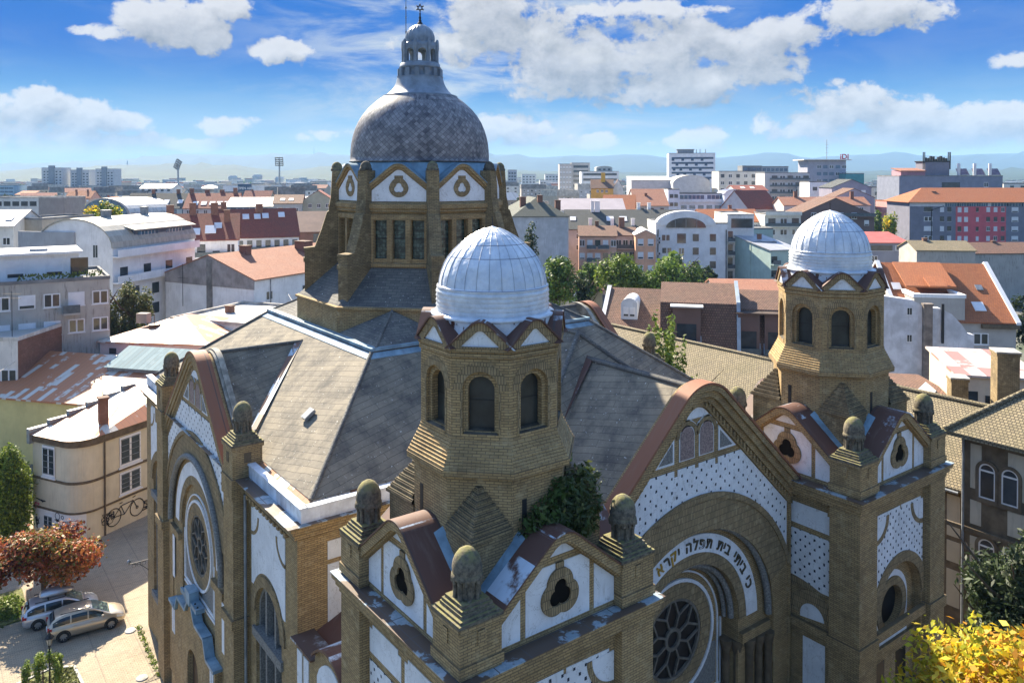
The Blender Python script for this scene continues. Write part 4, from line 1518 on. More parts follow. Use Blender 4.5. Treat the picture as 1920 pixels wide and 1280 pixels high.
LEADED = leaded()
for i in range(8):
    a = 2 * pi * i / 8
    F = Frame(0, 0, cos(a), sin(a))
    p = MB()
    hol = [[(s - .365, 24.8), (s + .365, 24.8), (s + .365, 27.0), (s - .365, 27.0)] for s in (-1.1, 0, 1.1)]
    p.prism(F, [(-hwd, 24.4), (hwd, 24.4), (hwd, 27.5), (-hwd, 27.5)], hol, apd - .3, apd)
    for s in (-1.65, -.55, .55, 1.65):
        p.fbox(F, s - .15, s + .15, 24.55, 27.15, apd, apd + .07)
    p.fbox(F, -1.8, 1.8, 27.05, 27.32, apd, apd + .10)
    dw = p.build('drum_wall', BRICK, DRUM)
    for s in (-1.1, 0, 1.1):
        p = MB()
        p.fbox(F, s - .37, s + .37, 24.78, 27.02, apd - .34, apd - .28)
        wn_ = p.build('window', LEADED, dw)
        p = MB()
        p.fbox(F, s - .36, s + .36, 25.93, 25.98, apd - .28, apd - .24)
        p.pieces('glazing_bar', IRON, dw)
    m_, zi_, r_ = .80, 30.05, .45
    p = MB()
    p.prism(F, [(-2.0, 27.9), (2.0, 27.9)] + gab(m_, zi_, r_, .28, hw=2.0), [], apd - .5, apd)
    for t0, t1, d in ((.0, .17, .10), (.14, .30, .20)):
        p.prism(F, gab(m_, zi_, r_, t1, hw=2.02) + list(reversed(gab(m_, zi_, r_, t0, hw=2.02))), [], apd - .1, apd + d)
    gg = p.build('gable', BRICK, DRUM)
    p = MB()
    inner = gab(m_, zi_, r_, -.05, hw=1.62)
    p.prism(F, [(-1.62, 28.08), (1.62, 28.08)] + inner, [], apd - .01, apd + .03)
    p.pieces('stucco_panel', WHITE, gg)
    p = MB()
    out = [(.57 * cos(2 * pi * q / 30) * (1 - .18 * max(0, sin(2 * pi * q / 30))), 28.88 + .56 * sin(2 * pi * q / 30)) for q in range(30)]
    inn = trefoil(0, 28.84, .17, .125, 30)
    p.prism(F, out, [inn], apd, apd + .075)
    p.fbox(F, -.25, .25, 29.38, 29.55, apd, apd + .07)
    p.build('ring', BRICKA, gg)
    p = MB()
    o, n_ = gab(m_, zi_, r_, .36, hw=2.02), gab(m_, zi_, r_, .31, hw=2.02)
    p.prism(F, o + list(reversed(n_)), [], 3.6, apd + .22)
    p.build('gable_roof', BLUEZ if 'BLUEZ' in globals() else ZINC, gg)
    # buttress on the corner
    a2 = a + pi / 8
    F2 = Frame(0, 0, -sin(a2), cos(a2))
    prof = [(4.6, 22.3), (7.05, 22.3), (7.05, 25.05), (6.98, 25.2), (6.45, 25.25), (6.05, 26.3), (5.72, 27.35), (5.62, 27.4), (5.62, 27.62), (5.50, 28.2), (5.40, 29.85), (4.7, 29.85)]
    p = MB()
    sgn = 1 if abs(F2.sd[0] * cos(a2) + F2.sd[1] * sin(a2) - 1) < .1 else -1
    pr = [(sgn * x, z) for x, z in prof]
    if sgn < 0:
        pr = pr[::-1]
    p.prism(F2, pr, [], -.34, .34)
    p.fbox(F2, *sorted((sgn * 5.0, sgn * 7.12)), 24.35, 24.6, -.38, .38)
    p.fbox(F2, *sorted((sgn * 6.4, sgn * 7.1)), 25.05, 25.2, -.37, .37)
    bt_ = p.build('buttress', BRICKD, DRUM)
    p = MB()
    cx, cy = 5.12 * cos(a2), 5.12 * sin(a2)
    p.lathe([(.35, 29.82), (.37, 29.88), (.36, 29.98), (.32, 30.0), (.32, 30.1), (.26, 30.25), (.14, 30.36), (.002, 30.4)], 16, (cx, cy))
    p.build('pinnacle', STONEM if i % 2 else STONE, bt_)

mb = MB()
mb.lathe([(4.32, 28.2), (4.30, 30.28), (4.22, 30.34)], 48)
mb.build('drum_collar', plain('painted_zinc_collar', (0.24, 0.40, 0.52), .35, 1.0, .5, grime=.9), DRUM)
mb = MB()
prof = [(4.31, 30.36), (4.40, 30.40), (4.40, 30.44), (4.31, 30.46), (4.31, 30.7), (4.30, 31.1), (4.26, 31.5), (4.17, 31.95), (4.03, 32.4), (3.84, 32.85), (3.58, 33.27), (3.27, 33.65), (2.93, 33.97), (2.6, 34.24), (2.3, 34.46)]
mb.lathe(prof, 72, cap=False)
DOME = mb.build('great_dome', DOMET, SYN, (DX, DY, 0))
mb = MB()
mb.lathe([(2.32, 34.44), (2.34, 34.5), (2.05, 34.60), (1.80, 34.82), (1.62, 35.08), (1.49, 35.36), (1.42, 35.68)], 48)
mb.lathe([(1.42, 35.66), (1.46, 35.7), (1.22, 35.74), (1.22, 36.22), (1.32, 36.26), (1.26, 36.34), (1.24, 36.5), (1.18, 36.54)], 48)
for k in range(14):
    a = 2 * pi * k / 14
    F = Frame(0, 0, cos(a), sin(a))
    mb.prism(F, [(-.14, 35.70), (.14, 35.70), (.14, 36.18), (-.14, 36.18)], [], 1.1, 1.40)
mb.lathe([(1.1, 36.5), (1.1, 36.62)], 32)
LAN = mb.build('lantern', METALG, DOME)
# open arcade of the lantern
mb = MB()
for k in range(8):
    a = 2 * pi * (k + .5) / 8
    F = Frame(0, 0, cos(a), sin(a))
    ap_, hw_ = 1.10 * cos(pi / 8), 1.10 * sin(pi / 8)
    mb.prism(F, [(-hw_, 36.6), (hw_, 36.6), (hw_, 37.75), (.22, 37.72), (0, 37.92), (-.22, 37.72), (-hw_, 37.75)], [archhole(0, 36.62, 37.15, .27, 12)], ap_ - .26, ap_)
    b2 = a + pi / 8
    mb.lathe([(.11, 36.5), (.09, 36.7), (.09, 37.3), (.12, 37.4), (.10, 37.9), (.05, 38.0)], 8, (1.10 * cos(b2), 1.10 * sin(b2)))
    p_ = F.p(0, 37.62, ap_ + .005)
mb.lathe([(1.05, 37.55), (1.05, 37.75), (.9, 37.85)], 24)
mb.build('arcade', METALG, LAN)
mb = MB()
nr = 20
prof = [(.86, 37.78), (.90, 38.05), (.88, 38.3), (.78, 38.55), (.58, 38.78), (.32, 38.95), (.10, 39.02)]
vs, fs = [], []
n = nr * 4
for i in range(n):
    a = 2 * pi * i / n
    k = 1 + .035 * (abs(sin(nr * a / 2)) - .5) * 2
    for r, z in prof:
        vs.append((r * k * cos(a), r * k * sin(a), z))
for i in range(n):
    j = (i + 1) % n
    for q in range(len(prof) - 1):
        fs.append((i * 7 + q, j * 7 + q, j * 7 + q + 1, i * 7 + q + 1))
mb.add(vs, fs, 0, True)
mb.build('cupola', METALG, LAN)
mb = MB()
mb.lathe([(.16, 38.95), (.17, 39.1), (.09, 39.14), (.10, 39.24), (.06, 39.32), (.09, 39.42), (.05, 39.5), (.04, 39.62), (.07, 39.66), (.03, 39.7), (.03, 39.85)], 12)
mb.build('finial', IRON, LAN)
mb = MB()
F = Frame(0, 0, sin(rad(210)), cos(rad(210)))
def hexa(o_):
    return [(.21 * cos(rad(o_ + 120 * i)), 40.03 + .21 * sin(rad(o_ + 120 * i))) for i in range(3)]
for o_, dd in ((90, 0), (270, .004)):
    h_ = hexa(o_)
    for i in range(3):
        strip(F, mb, h_[i], h_[(i + 1) % 3], .045, -.02 - dd, .02 + dd)
for i in range(6):
    a = rad(30 + 60 * i)
    c = F.p(.23 * cos(a), 40.03 + .23 * sin(a), 0)
    mb.sphere(c, .045, 5)
mb.build('star', IRON, LAN)
mb = MB()
x_ = RT * -.88
mb.tube([(x_.x, x_.y, 37.9), (x_.x, x_.y, 39.6), (x_.x, x_.y, 40.9)], [.035, .03, .02], 6)
for z in (38.5, 39.4, 40.0):
    mb.lathe([(.06, z), (.06, z + .06)], 8, (x_.x, x_.y))
mb.build('lightning_rod', GREY, LAN)
# ------------------------------------------------------------------ roof and wall finishes of the town
TRED = tiles('red_tiles', (0.30, 0.085, 0.055), (0.22, 0.065, 0.045), (0.09, 0.03, 0.025), moss=(0.16, 0.07, 0.05))
TORA = tiles('orange_tiles', (0.42, 0.145, 0.055), (0.33, 0.11, 0.045), (0.16, 0.06, 0.035), moss=(0.30, 0.13, 0.065), mk=.4)
TSAL = tiles('pale_red_tiles', (0.37, 0.165, 0.10), (0.29, 0.125, 0.078), (0.13, 0.065, 0.045), moss=(0.30, 0.17, 0.12))
TBRO = tiles('brown_tiles', (0.23, 0.125, 0.085), (0.155, 0.085, 0.06), (0.045, 0.03, 0.025), w=.3, h=.32, ms=.03, moss=(0.12, 0.085, 0.06), bs=.9)
TOLD = tiles('old_plain_tiles', (0.30, 0.245, 0.15), (0.20, 0.165, 0.105), (0.07, 0.06, 0.045), w=.22, h=.2, ms=.028, moss=(0.13, 0.115, 0.06), mk=.5, bs=1.0)
TGRY = tiles('dark_grey_roof', (0.085, 0.09, 0.088), (0.065, 0.07, 0.068), (0.03, 0.03, 0.03), moss=(0.075, 0.08, 0.07))
TGRN = tiles('green_grey_roof', (0.095, 0.105, 0.09), (0.08, 0.09, 0.078), (0.04, 0.045, 0.04), moss=(0.08, 0.09, 0.07))
MWHI = seam('white_sheet_roof', (0.58, 0.56, 0.52), (0.46, 0.44, 0.40), pitch=.6, k=.3, length=6, rough=.6)
MCRE = seam('cream_sheet_roof', (0.40, 0.37, 0.31), (0.33, 0.31, 0.26), pitch=.6, k=.4, length=6, rough=.6)
MORA = seam('rusty_sheet_roof', (0.55, 0.51, 0.45), (0.42, 0.165, 0.075), pitch=.62, k=.70, length=2.6, rough=.55)
MPIN = seam('pink_sheet_roof', (0.52, 0.44, 0.40), (0.34, 0.18, 0.15), pitch=1.2, k=.35, length=3, rough=.5)
MBLU = seam('blue_sheet_roof', (0.17, 0.26, 0.29), (0.13, 0.21, 0.24), pitch=.62, k=.5, length=8, rough=.85, line=.8)
MGRY = seam('grey_sheet_roof', (0.36, 0.37, 0.40), (0.30, 0.31, 0.34), pitch=.8, k=.5, length=8, rough=.5)
FLATR = plain('bitumen_roof', (0.20, 0.20, 0.20), .4, .4, .9)
GRAVEL = plain('pale_roof_screed', (0.46, 0.44, 0.40), .4, .5, .9)
RBRICK = brick('red_brick_wall', (0.27, 0.125, 0.085), (0.21, 0.095, 0.065), (0.16, 0.11, 0.085), grime=.35, tint=(0.34, 0.20, 0.15))
FRAME_ = plain('white_window_frame', (0.72, 0.72, 0.72), .05, 2, .5)
PANE = plain('window_pane', (0.035, 0.045, 0.055), .4, .6, .1, spec=.6)
BPANE = plain('blue_glazing', (0.05, 0.12, 0.20), .4, .6, .12, spec=.6)
SHUT = plain('white_roller_blind', (0.70, 0.70, 0.71), .08, 1, .6)
RAIL = plain('balcony_rail', (0.10, 0.12, 0.13), .3, 2, .5)


def pl(r, g_, b, grime=.35):
    return plain('plaster_%d_%d_%d_%d' % (r * 100, g_ * 100, b * 100, grime * 10), (r, g_, b), .12, .5, .9, grime=grime)


def win_mesh(style):
    mb = MB()
    if style == 'blind':
        mb.box(-.5, .5, -.04, 0, -.5, .5, 0)
        mb.box(-.42, .42, -.06, -.041, -.22, .44, 2)
        mb.box(-.42, .42, -.055, -.041, -.44, -.24, 1)
    elif style == 'shut':
        mb.box(-.5, .5, -.05, 0, -.5, .5, 2)
        mb.box(-.55, .55, -.10, 0, -.56, -.50, 0)
    elif style == 'dark':
        mb.box(-.5, .5, -.03, 0, -.5, .5, 1)
        mb.box(-.56, .56, -.08, 0, -.56, -.505, 0)
    elif style == 'band':
        mb.box(-.5, .5, -.03, 0, -.5, .5, 1)
        for i in range(1, 6):
            x = -.5 + i / 6
            mb.box(x - .006, x + .006, -.06, -.031, -.5, .5, 0)
    else:
        mb.box(-.5, .5, -.04, 0, -.5, .5, 0)
        for s in (-1, 1):
            mb.box(*sorted((s * .05, s * .43)), -.055, -.041, -.42, .42, 1)
        mb.box(-.56, .56, -.10, 0, -.56, -.505, 0)
    o = mb.build('window', [FRAME_, BPANE if style == 'band' else PANE, SHUT])
    me = o.data
    bpy.data.objects.remove(o)
    return me


WM = {s: win_mesh(s) for s in ('plain', 'blind', 'shut', 'dark', 'band')}


def put_window(root, F, s, z, w, h, style, d=0.0):
    o = bpy.data.objects.new('window', WM[style])
    COL.objects.link(o)
    o.parent = root
    p = F.p(s, z, d + .005)
    o.location = p
    o.rotation_euler.z = atan2(F.sd[1], F.sd[0])
    o.scale = (w, 1, h)
    return o


def house(name, label, cat, at, rot, wd, dp, h, roof, rise, wm, rm, wins=(), chim=(), over=.3, group=None, sky_l=(), balc=(), chm=None):
    """at: front left foot of the building; front faces the viewpoint when rot is 0. Returns root and the four wall planes"""
    root = thing(name, label, cat, (at[0], at[1], 0), rad(-YAW + rot), group)
    ca, sa = cos(rad(-YAW + rot)), sin(rad(-YAW + rot))
    for q in ((.25, .25), (.75, .25), (.25, .75), (.75, .75)):
        PLACED.append((Vector((at[0] + wd * q[0] * ca - dp * q[1] * sa, at[1] + wd * q[0] * sa + dp * q[1] * ca)), max(wd, dp) * .3))
    front, right, left = Frame(wd / 2, 0, 0, -1), Frame(wd, dp / 2, 1, 0), Frame(0, dp / 2, -1, 0)
    mb = MB()
    rf = MB()
    t = .18
    if roof == 'flat':
        mb.box(0, wd, 0, dp, 0, h)
        rf.box(.25, wd - .25, .25, dp - .25, h + .004, h + .05)
        for a in ((-.06, wd + .06, -.06, .25), (-.06, wd + .06, dp - .25, dp + .06)):
            rf.box(a[0], a[1], a[2], a[3], h + .005, h + max(.3, rise))
        for a in ((-.06, .25), (wd - .25, wd + .06)):
            rf.box(a[0], a[1], .25, dp - .25, h + .005, h + max(.3, rise))
    elif roof == 'gx':       # ridge parallel to the front
        X = Frame(0, dp / 2, -1, 0)
        prof = [(-dp / 2, 0), (dp / 2, 0), (dp / 2, h), (0, h + rise), (-dp / 2, h)]
        mb.prism(X, prof, [], -wd, 0)
        k = rise / (dp / 2)
        o = [(dp / 2 + over, h - over * k), (0, h + rise), (-dp / 2 - over, h - over * k)]
        rf.prism(X, [(a, b + t + .01) for a, b in o] + [(a, b + .01) for a, b in reversed(o)], [], -wd - over, over)
    elif roof == 'gy':       # gable towards the front
        X = front
        prof = [(-wd / 2, 0), (wd / 2, 0), (wd / 2, h), (0, h + rise), (-wd / 2, h)]
        mb.prism(X, prof, [], -dp, 0)
        k = rise / (wd / 2)
        o = [(wd / 2 + over, h - over * k), (0, h + rise), (-wd / 2 - over, h - over * k)]
        rf.prism(X, [(a, b + t + .01) for a, b in o] + [(a, b + .01) for a, b in reversed(o)], [], -dp - over, over * .5)
    elif roof == 'shed':     # rises away from the front
        X = Frame(0, dp / 2, -1, 0)
        mb.prism(X, [(-dp / 2, 0), (dp / 2, 0), (dp / 2, h), (-dp / 2, h + rise)], [], -wd, 0)
        k = rise / dp
        o = [(dp / 2 + over, h - over * k), (-dp / 2 - over, h + rise + over * k)]
        rf.prism(X, [(a, b + t + .01) for a, b in o] + [(a, b + .01) for a, b in reversed(o)], [], -wd - over, over)
    elif roof == 'hip':
        mb.box(0, wd, 0, dp, 0, h)
        e = over
        q = min(wd, dp) / 2
        if wd >= dp:
            r = [(q, dp / 2, h + rise), (wd - q, dp / 2, h + rise)]
        else:
            r = [(wd / 2, q, h + rise), (wd / 2, dp - q, h + rise)]
        c = [(-e, -e, h), (wd + e, -e, h), (wd + e, dp + e, h), (-e, dp + e, h)]
        lo = [(x, y, h - .15) for x, y, _ in c]
        if wd >= dp:
            fs = [(0, 1, 5, 4), (1, 2, 5), (2, 3, 4, 5), (3, 0, 4)]
        else:
            fs = [(0, 1, 4), (1, 2, 5, 4), (2, 3, 5), (3, 0, 4, 5)]
        rf.add(c + r + lo, fs + [(6, 7, 1, 0), (7, 8, 2, 1), (8, 9, 3, 2), (9, 6, 0, 3), (9, 8, 7, 6)])
    elif roof == 'barrel':   # vault with its axis away from the front
        pts = [(wd / 2 * cos(rad(a)), h + rise * sin(rad(a))) for a in range(0, 181, 12)]
        mb.prism(front, [(-wd / 2, 0), (wd / 2, 0)] + pts, [], -dp, 0)
        o = [((wd / 2 + .15) * cos(rad(a)), h + (rise + .2) * sin(rad(a))) for a in range(0, 181, 12)]
        rf.prism(front, o + list(reversed([(a, b + .01) for a, b in pts])), [], -dp - .2, .2)
    w_ = mb.build('wall', wm, root)
    r_ = rf.build('roof', rm, root)
    FR = {'f': front, 'r': right, 'l': left}
    for (face, cols, rows, s0, s1, ztop, pitch, ww, wh, style) in wins:
        F = FR[face]
        for j in range(rows):
            for i in range(cols):
                s = (s0 + s1) / 2 if cols == 1 else s0 + (s1 - s0) * i / (cols - 1)
                st = style
                if isinstance(style, (list, tuple)):
                    st = style[(i * 3 + j * 5 + (i * j) % 3) % len(style)]
                put_window(root, F, s, ztop - j * pitch - wh / 2, ww, wh, st)
    for (x, y, s, zb, ht) in chim:
        c = MB()
        c.box(x - s / 2, x + s / 2, y - s * .4, y + s * .4, zb, zb + ht)
        c.box(x - s / 2 - .08, x + s / 2 + .08, y - s * .4 - .08, y + s * .4 + .08, zb + ht, zb + ht + .14)
        c.build('chimney', chm or RBRICK, root)
    for (face, s0, s1, z, dep) in balc:
        c = MB()
        F = FR[face]
        c.fbox(F, s0, s1, z - .2, z, 0, dep)
        c.fbox(F, s0, s1, z, z + .95, dep - .06, dep, 1)
        c.build('balcony', [wm, wm if dep < 1.01 else RAIL], root)
    k = rise / (dp / 2)
    for (x, f, s) in sky_l:   # skylights on the front slope of a gx roof
        y = dp / 2 * f
        c = MB()
        c.box(-s / 2, s / 2, -s * .6, s * .6, 0, .12)
        o = c.build('skylight', SHUT if s > .95 else GREY, root, (x, y, h + k * y + t * 1.2))
        o.rotation_euler.x = atan(k)
    return root, front, right, left


def fx(u0, u1, w, rot=0):
    """front left foot and width of a front that spans the bearings u0..u1, its left end w away"""
    a = spot(u0, w)
    rr = rad(rot)
    t0 = (u1 - 960) / FPX
    x0 = (u0 - 960) / FPX * w
    L = (t0 * w - x0) / (cos(rr) - t0 * sin(rr))
    return a, L


def H(name, label, u0, u1, w, ve, roof, vr, dp, rot, wm, rm, wins=(), chim=(), over=.3, cat='building', group=None, sky_l=(), balc=(), chm=None, vw=None):
    a, L = fx(u0, u1, w, rot)
    h = hgt(ve, w)
    if roof == 'gx' or roof == 'hip':
        rise = hgt(vr, w + dp / 2 * cos(rad(rot))) - h
    elif roof == 'shed':
        rise = hgt(vr, w + dp * cos(rad(rot))) - h
    elif roof == 'flat':
        rise = .4
    else:
        rise = hgt(vr, w) - h
    rise = max(rise, .3)
    px = w / FPX
    ww = []
    for (face, cols, rows, f0, f1, dz, pitch, wd_, wh, st) in wins:
        L2 = L if face == 'f' else dp
        ww.append((face, cols, rows, (f0 - .5) * L2, (f1 - .5) * L2, h - dz, pitch, wd_, wh, st))
    ch = [(f * L, g_ * dp, s, h + (rise if roof != 'flat' else 0) * b, t) for (f, g_, s, b, t) in chim]
    bl = [(face, (f0 - .5) * (L if face == 'f' else dp), (f1 - .5) * (L if face == 'f' else dp), h - dz, dep) for (face, f0, f1, dz, dep) in balc]
    sk = [(f * L, g_, s) for (f, g_, s) in sky_l]
    return house(name, label, cat, a, rot, L, dp, h, roof, rise, wm, rm, ww, ch, over, group, sk, bl, chm), (a, L, h, rise)


CREAM = pl(.62, .55, .40, .35)
YEL = pl(.62, .53, .23, .2)
WHT = pl(.74, .74, .74, .3)
WHT2 = pl(.70, .68, .63, .5)
OLDG = pl(.42, .40, .36, 1.0)
BLG = pl(.34, .36, .39, .3)
PURG = pl(.20, .20, .245, .2)
PINKW = pl(.66, .55, .51, .4)
ROSE = pl(.62, .115, .14, .2)
PEACH = pl(.70, .42, .30, .3)
GRN = pl(.33, .42, .36, .4)
TEAL = pl(.38, .50, .46, .4)
BROWN = pl(.17, .115, .105, .3)
TAN = pl(.42, .37, .30, .5)
CONC = plain('raw_concrete_wall', (0.47, 0.49, 0.51), .22, .35, .9, grime=.5)

# --- cream corner house with graffiti
crm = thing('corner_house', 'cream two storey house with rounded corner and graffiti along its foot', 'house')
A_ = Vector((-17.9, 54.2))
B_ = A_ + (Vector((-14.25, 47.5)) - A_) * .72
t1 = (B_ - A_).normalized()
t2 = Vector((-t1.y, t1.x))
Lw = (B_ - A_).length


def cpt(a, b):
    q = A_ + t1 * a + t2 * b
    return (q.x, q.y)


# a runs along the left front to the corner, b along the right front
rr_ = 1.7
foot = [cpt(0, 0)] + [cpt(Lw - rr_ + rr_ * sin(rad(k)), rr_ - rr_ * cos(rad(k))) for k in range(0, 91, 10)] + [cpt(Lw, 13), cpt(0, 13)]


def ringwall(mb, path, z0, z1, off, mi=0):
    """flat band standing off a wall along an open path"""
    n = len(path)
    nor = []
    for i in range(n):
        a = Vector(path[max(0, i - 1)])
        b = Vector(path[min(n - 1, i + 1)])
        d = (b - a).normalized()
        nor.append(Vector((d.y, -d.x)))
    vs = []
    for i in range(n):
        p = Vector(path[i])
        q = p + nor[i] * off
        vs += [(p.x, p.y, z0), (q.x, q.y, z0), (q.x, q.y, z1), (p.x, p.y, z1)]
    fs = []
    for i in range(n - 1):
        a, b = i * 4, i * 4 + 4
        for k in range(4):
            fs.append((a + k, b + k, b + (k + 1) % 4, a + (k + 1) % 4))
    fs += [(0, 1, 2, 3), ((n - 1) * 4 + 3, (n - 1) * 4 + 2, (n - 1) * 4 + 1, (n - 1) * 4)]
    mb.add(vs, fs, mi)


mb = MB()
n = len(foot)
mb.add([(x, y, 0) for x, y in foot] + [(x, y, 8.3) for x, y in foot], [(i, (i + 1) % n, (i + 1) % n + n, i + n) for i in range(n)] + [tuple(range(n, 2 * n))])
mb.build('wall', CREAM, crm)
mb = MB()
path = foot[:-1]
ringwall(mb, path, 7.75, 8.35, .14)
ringwall(mb, path, 4.75, 4.95, .07)
ringwall(mb, path, 2.35, 2.5, .07)
mb.build('string_course', TRIM, crm)
mb = MB()
ringwall(mb, path[:8], .0, 2.35, .02)
mb.build('white_base', plain('chalky_white_paint', (.70, .69, .68), .15, .7, .9, grime=.4), crm)
mb = MB()
apx = cpt(1.0, 9.5)
e = [Vector(p) for p in foot[:-2]] + [Vector(cpt(Lw, 13))]
cen = Vector(cpt(2, 8))
ov = [(p + (p - cen).normalized() * .35) for p in e]
top = [(apx[0], apx[1], 10.4), (cpt(Lw * .55, 13)[0], cpt(Lw * .55, 13)[1], 10.2)]
vs = [(p.x, p.y, 8.36) for p in ov] + top
k = len(ov)
fs = [(i, i + 1, k) for i in range(k - 2)] + [(k - 2, k - 1, k + 1, k)]
mb.add(vs, fs)
mb.add([(cpt(0, 0)[0], cpt(0, 0)[1], 8.36), (apx[0], apx[1], 10.4), (cpt(-.3, 12)[0], cpt(-.3, 12)[1], 8.4)], [(0, 1, 2)])
mb.build('roof', MORA, crm)
mb = MB()
steps = 6
for i in range(steps):
    f0, f1 = i / steps, (i + 1) / steps
    a = Vector(cpt(-.15 + 1.15 * f0, -.3 + 9.8 * f0))
    b = Vector(cpt(-.15 + 1.15 * f1, -.3 + 9.8 * f1))
    z = 8.6 + 2.0 * (f0 + .5 / steps)
    d = (b - a).normalized() * .0
    nn = Vector((-(b - a).y, (b - a).x)).normalized() * .22
    mb.add([(a.x - nn.x, a.y - nn.y, z - 1.2), (b.x - nn.x, b.y - nn.y, z - 1.2), (b.x + nn.x, b.y + nn.y, z - 1.2), (a.x + nn.x, a.y + nn.y, z - 1.2),
            (a.x - nn.x, a.y - nn.y, z), (b.x - nn.x, b.y - nn.y, z), (b.x + nn.x, b.y + nn.y, z), (a.x + nn.x, a.y + nn.y, z)],
           [(4, 5, 6, 7), (0, 1, 5, 4), (1, 2, 6, 5), (2, 3, 7, 6), (3, 0, 4, 7)])
mb.build('stepped_parapet', GREY, crm)
F1 = Frame(*cpt(0, 0), t1.y, -t1.x)
F2 = Frame(*cpt(Lw, 0), t1.x, t1.y)
sg1 = 1 if (F1.sd[0] * t1.x + F1.sd[1] * t1.y) > 0 else -1
sg2 = 1 if (F2.sd[0] * t2.x + F2.sd[1] * t2.y) > 0 else -1
for F, s, z0, z1, w_ in ((F1, sg1 * 2.0, 5.1, 7.6, 1.5), (F2, sg2 * 4.8, 5.1, 7.6, 2.1), (F2, sg2 * 4.8, 2.75, 4.6, 2.1), (F1, sg1 * 1.9, .4, 2.0, 1.1)):
    o = put_window(crm, F, s, (z0 + z1) / 2, w_, z1 - z0, 'plain', .03)
    g_ = MB()
    for i in range(5):
        z = z0 + (z1 - z0) * (i + .5) / 5
        g_.fbox(F, s - w_ / 2 + .08, s + w_ / 2 - .08, z - .02, z + .02, .085, .11)
    g_.build('louvre', GREY, crm)
mb = MB()
c = cpt(Lw - .1, 2.3)
c = cpt(Lw + .1, 2.3)
mb.tube([(c[0], c[1], 0), (c[0], c[1], 8.3)], .07, 8)
mb.pieces('downpipe', TRIM, crm)
mb = MB()
c = cpt(Lw - 1.2, 3.2)
mb.box(c[0] - .35, c[0] + .35, c[1] - .35, c[1] + .35, 8.2, 10.9)
mb.box(c[0] - .42, c[0] + .42, c[1] - .42, c[1] + .42, 10.9, 11.05)
mb.build('chimney', RBRICK, crm)
INK = plain('black_spray_paint', (.015, .015, .02), .2, 3, .8)
PINKP = plain('pink_spray_paint', (.65, .06, .20), .2, 3, .8)
mb = MB()
s0 = sg2 * 4.3
for dx_ in (-1.15, 1.15):
    ring(F2, mb, s0 + dx_, 1.15, .66, .74, .03, .036, 0, 360, 26)
    ring(F2, mb, s0 + dx_, 1.15, .08, .14, .03, .037, 0, 360, 10)
for a, b in (((-1.15, 1.15), (-.45, 1.85)), ((-.45, 1.85), (.75, 1.9)), ((.75, 1.9), (1.15, 1.15)), ((-.1, 1.05), (.75, 1.9)), ((-.1, 1.05), (-.45, 1.85)), ((-1.15, 1.15), (-.1, 1.05)), ((-.6, 2.1), (-.3, 2.1)), ((.7, 2.15), (1.0, 2.2))):
    strip(F2, mb, (s0 + a[0], a[1]), (s0 + b[0], b[1]), .07, .03, .039)
mb.build('bicycle_graffiti', INK, crm)
random.seed(5)
mb = MB()
def scribble(F, mb, s, z, w_, h_, n_, mi=0):
    p = (s, z)
    for i in range(n_):
        q = (s + random.uniform(-.5, .5) * w_, z + random.uniform(-.5, .5) * h_)
        strip(F, mb, p, q, random.uniform(.03, .07), .035, .045 + i * .0004, mi)
        p = q
scribble(F2, mb, sg2 * 2.6, 1.2, 1.2, 1.2, 22)
scribble(F2, mb, sg2 * 6.8, 1.0, 1.6, .8, 18)
scribble(F1, mb, sg1 * .5, 1.1, .6, 1.0, 16)
scribble(F1, mb, sg1 * .9, 3.0, 1.5, .3, 10)
for s, r_ in ((3.0, .3), (3.6, .16)):
    ring(F1, mb, sg1 * s, 2.05, r_ - .05, r_, .03, .04, 0, 360, 18)
scribble(F1, mb, sg1 * 3.5, 1.7, 1.8, .2, 14)
mb.build('graffiti', INK, crm)
mb = MB()
scribble(F1, mb, sg1 * .45, 2.4, .8, .7, 12)
mb.build('graffiti', PINKP, crm)

# --- yellow house behind it
(rt_, _, _, _), (a, L, h, rs) = H('yellow_house', 'long yellow house with rusty sheet metal roof behind the cream corner house', -60, 300, 83, 742, 'gx', 660, 17, -14, YEL, MORA,
                                    [('f', 1, 1, .62, .62, 3.4, 3, 1.4, .9, 'dark')], cat='house')
mb = MB()
mb.box(0, 10.5, 0, .5, .05, .55)
mb.slab([(-.2, -.3, .6), (10.7, -.3, .6), (10.7, 3.6, 2.1), (-.2, 3.6, 2.1)], .06, 1)
o = mb.build('skylight', [GREY, MBLU], rt_, (L * .52, 5.6, h + rs * .66))
mb = MB()
mb.box(0, .9, -.35, 0, 0, .6)
mb.build('air_conditioner', FRAME_, rt_, (L * .50, 0, h - 4.0))
mb = MB()
mb.tube([(L * .62, 2.2, h + .5), (L * .62, 2.2, h + 2.6)], .03, 5)
mb.build('vent_pipe', GREY, rt_)

# --- brick flank house with white roof
(rt_, _, _, _), (a, L, h, rs) = H('brick_house', 'house with blind red brick flank and white sheet metal roof', -90, 30, 85, 640, 'flat', 0, 19.5, 0, WHT2, MWHI,
                                    [('f', 1, 1, .86, .86, 3.0, 3, 1.7, 1.9, 'plain')], cat='house')
mb = MB()
mb.box(L - .02, L + .06, .03, 19.47, 0, h - .02)
mb.build('brick_flank', RBRICK, rt_)
mb = MB()
mb.box(L - 4.4, L - .5, 8, 13.5, h + .05, h + .75)
mb.build('roof_hatch', MWHI, rt_)
mb = MB()
mb.box(L - 9.5, L - 6.5, 16, 18, h + .05, h + 1.5)
mb.build('chimney', pl(.6, .58, .55, .6), rt_)
mb = MB()
x = L - 1.2
mb.tube([(x, 1.0, h), (x, 1.0, h + 5.2)], .035, 5)
for z in (4.4, 4.9):
    mb.tube([(x - 1.0, 1.0, h + z), (x + 1.0, 1.0, h + z)], .02, 4)
mb.build('aerial', IRON, rt_)

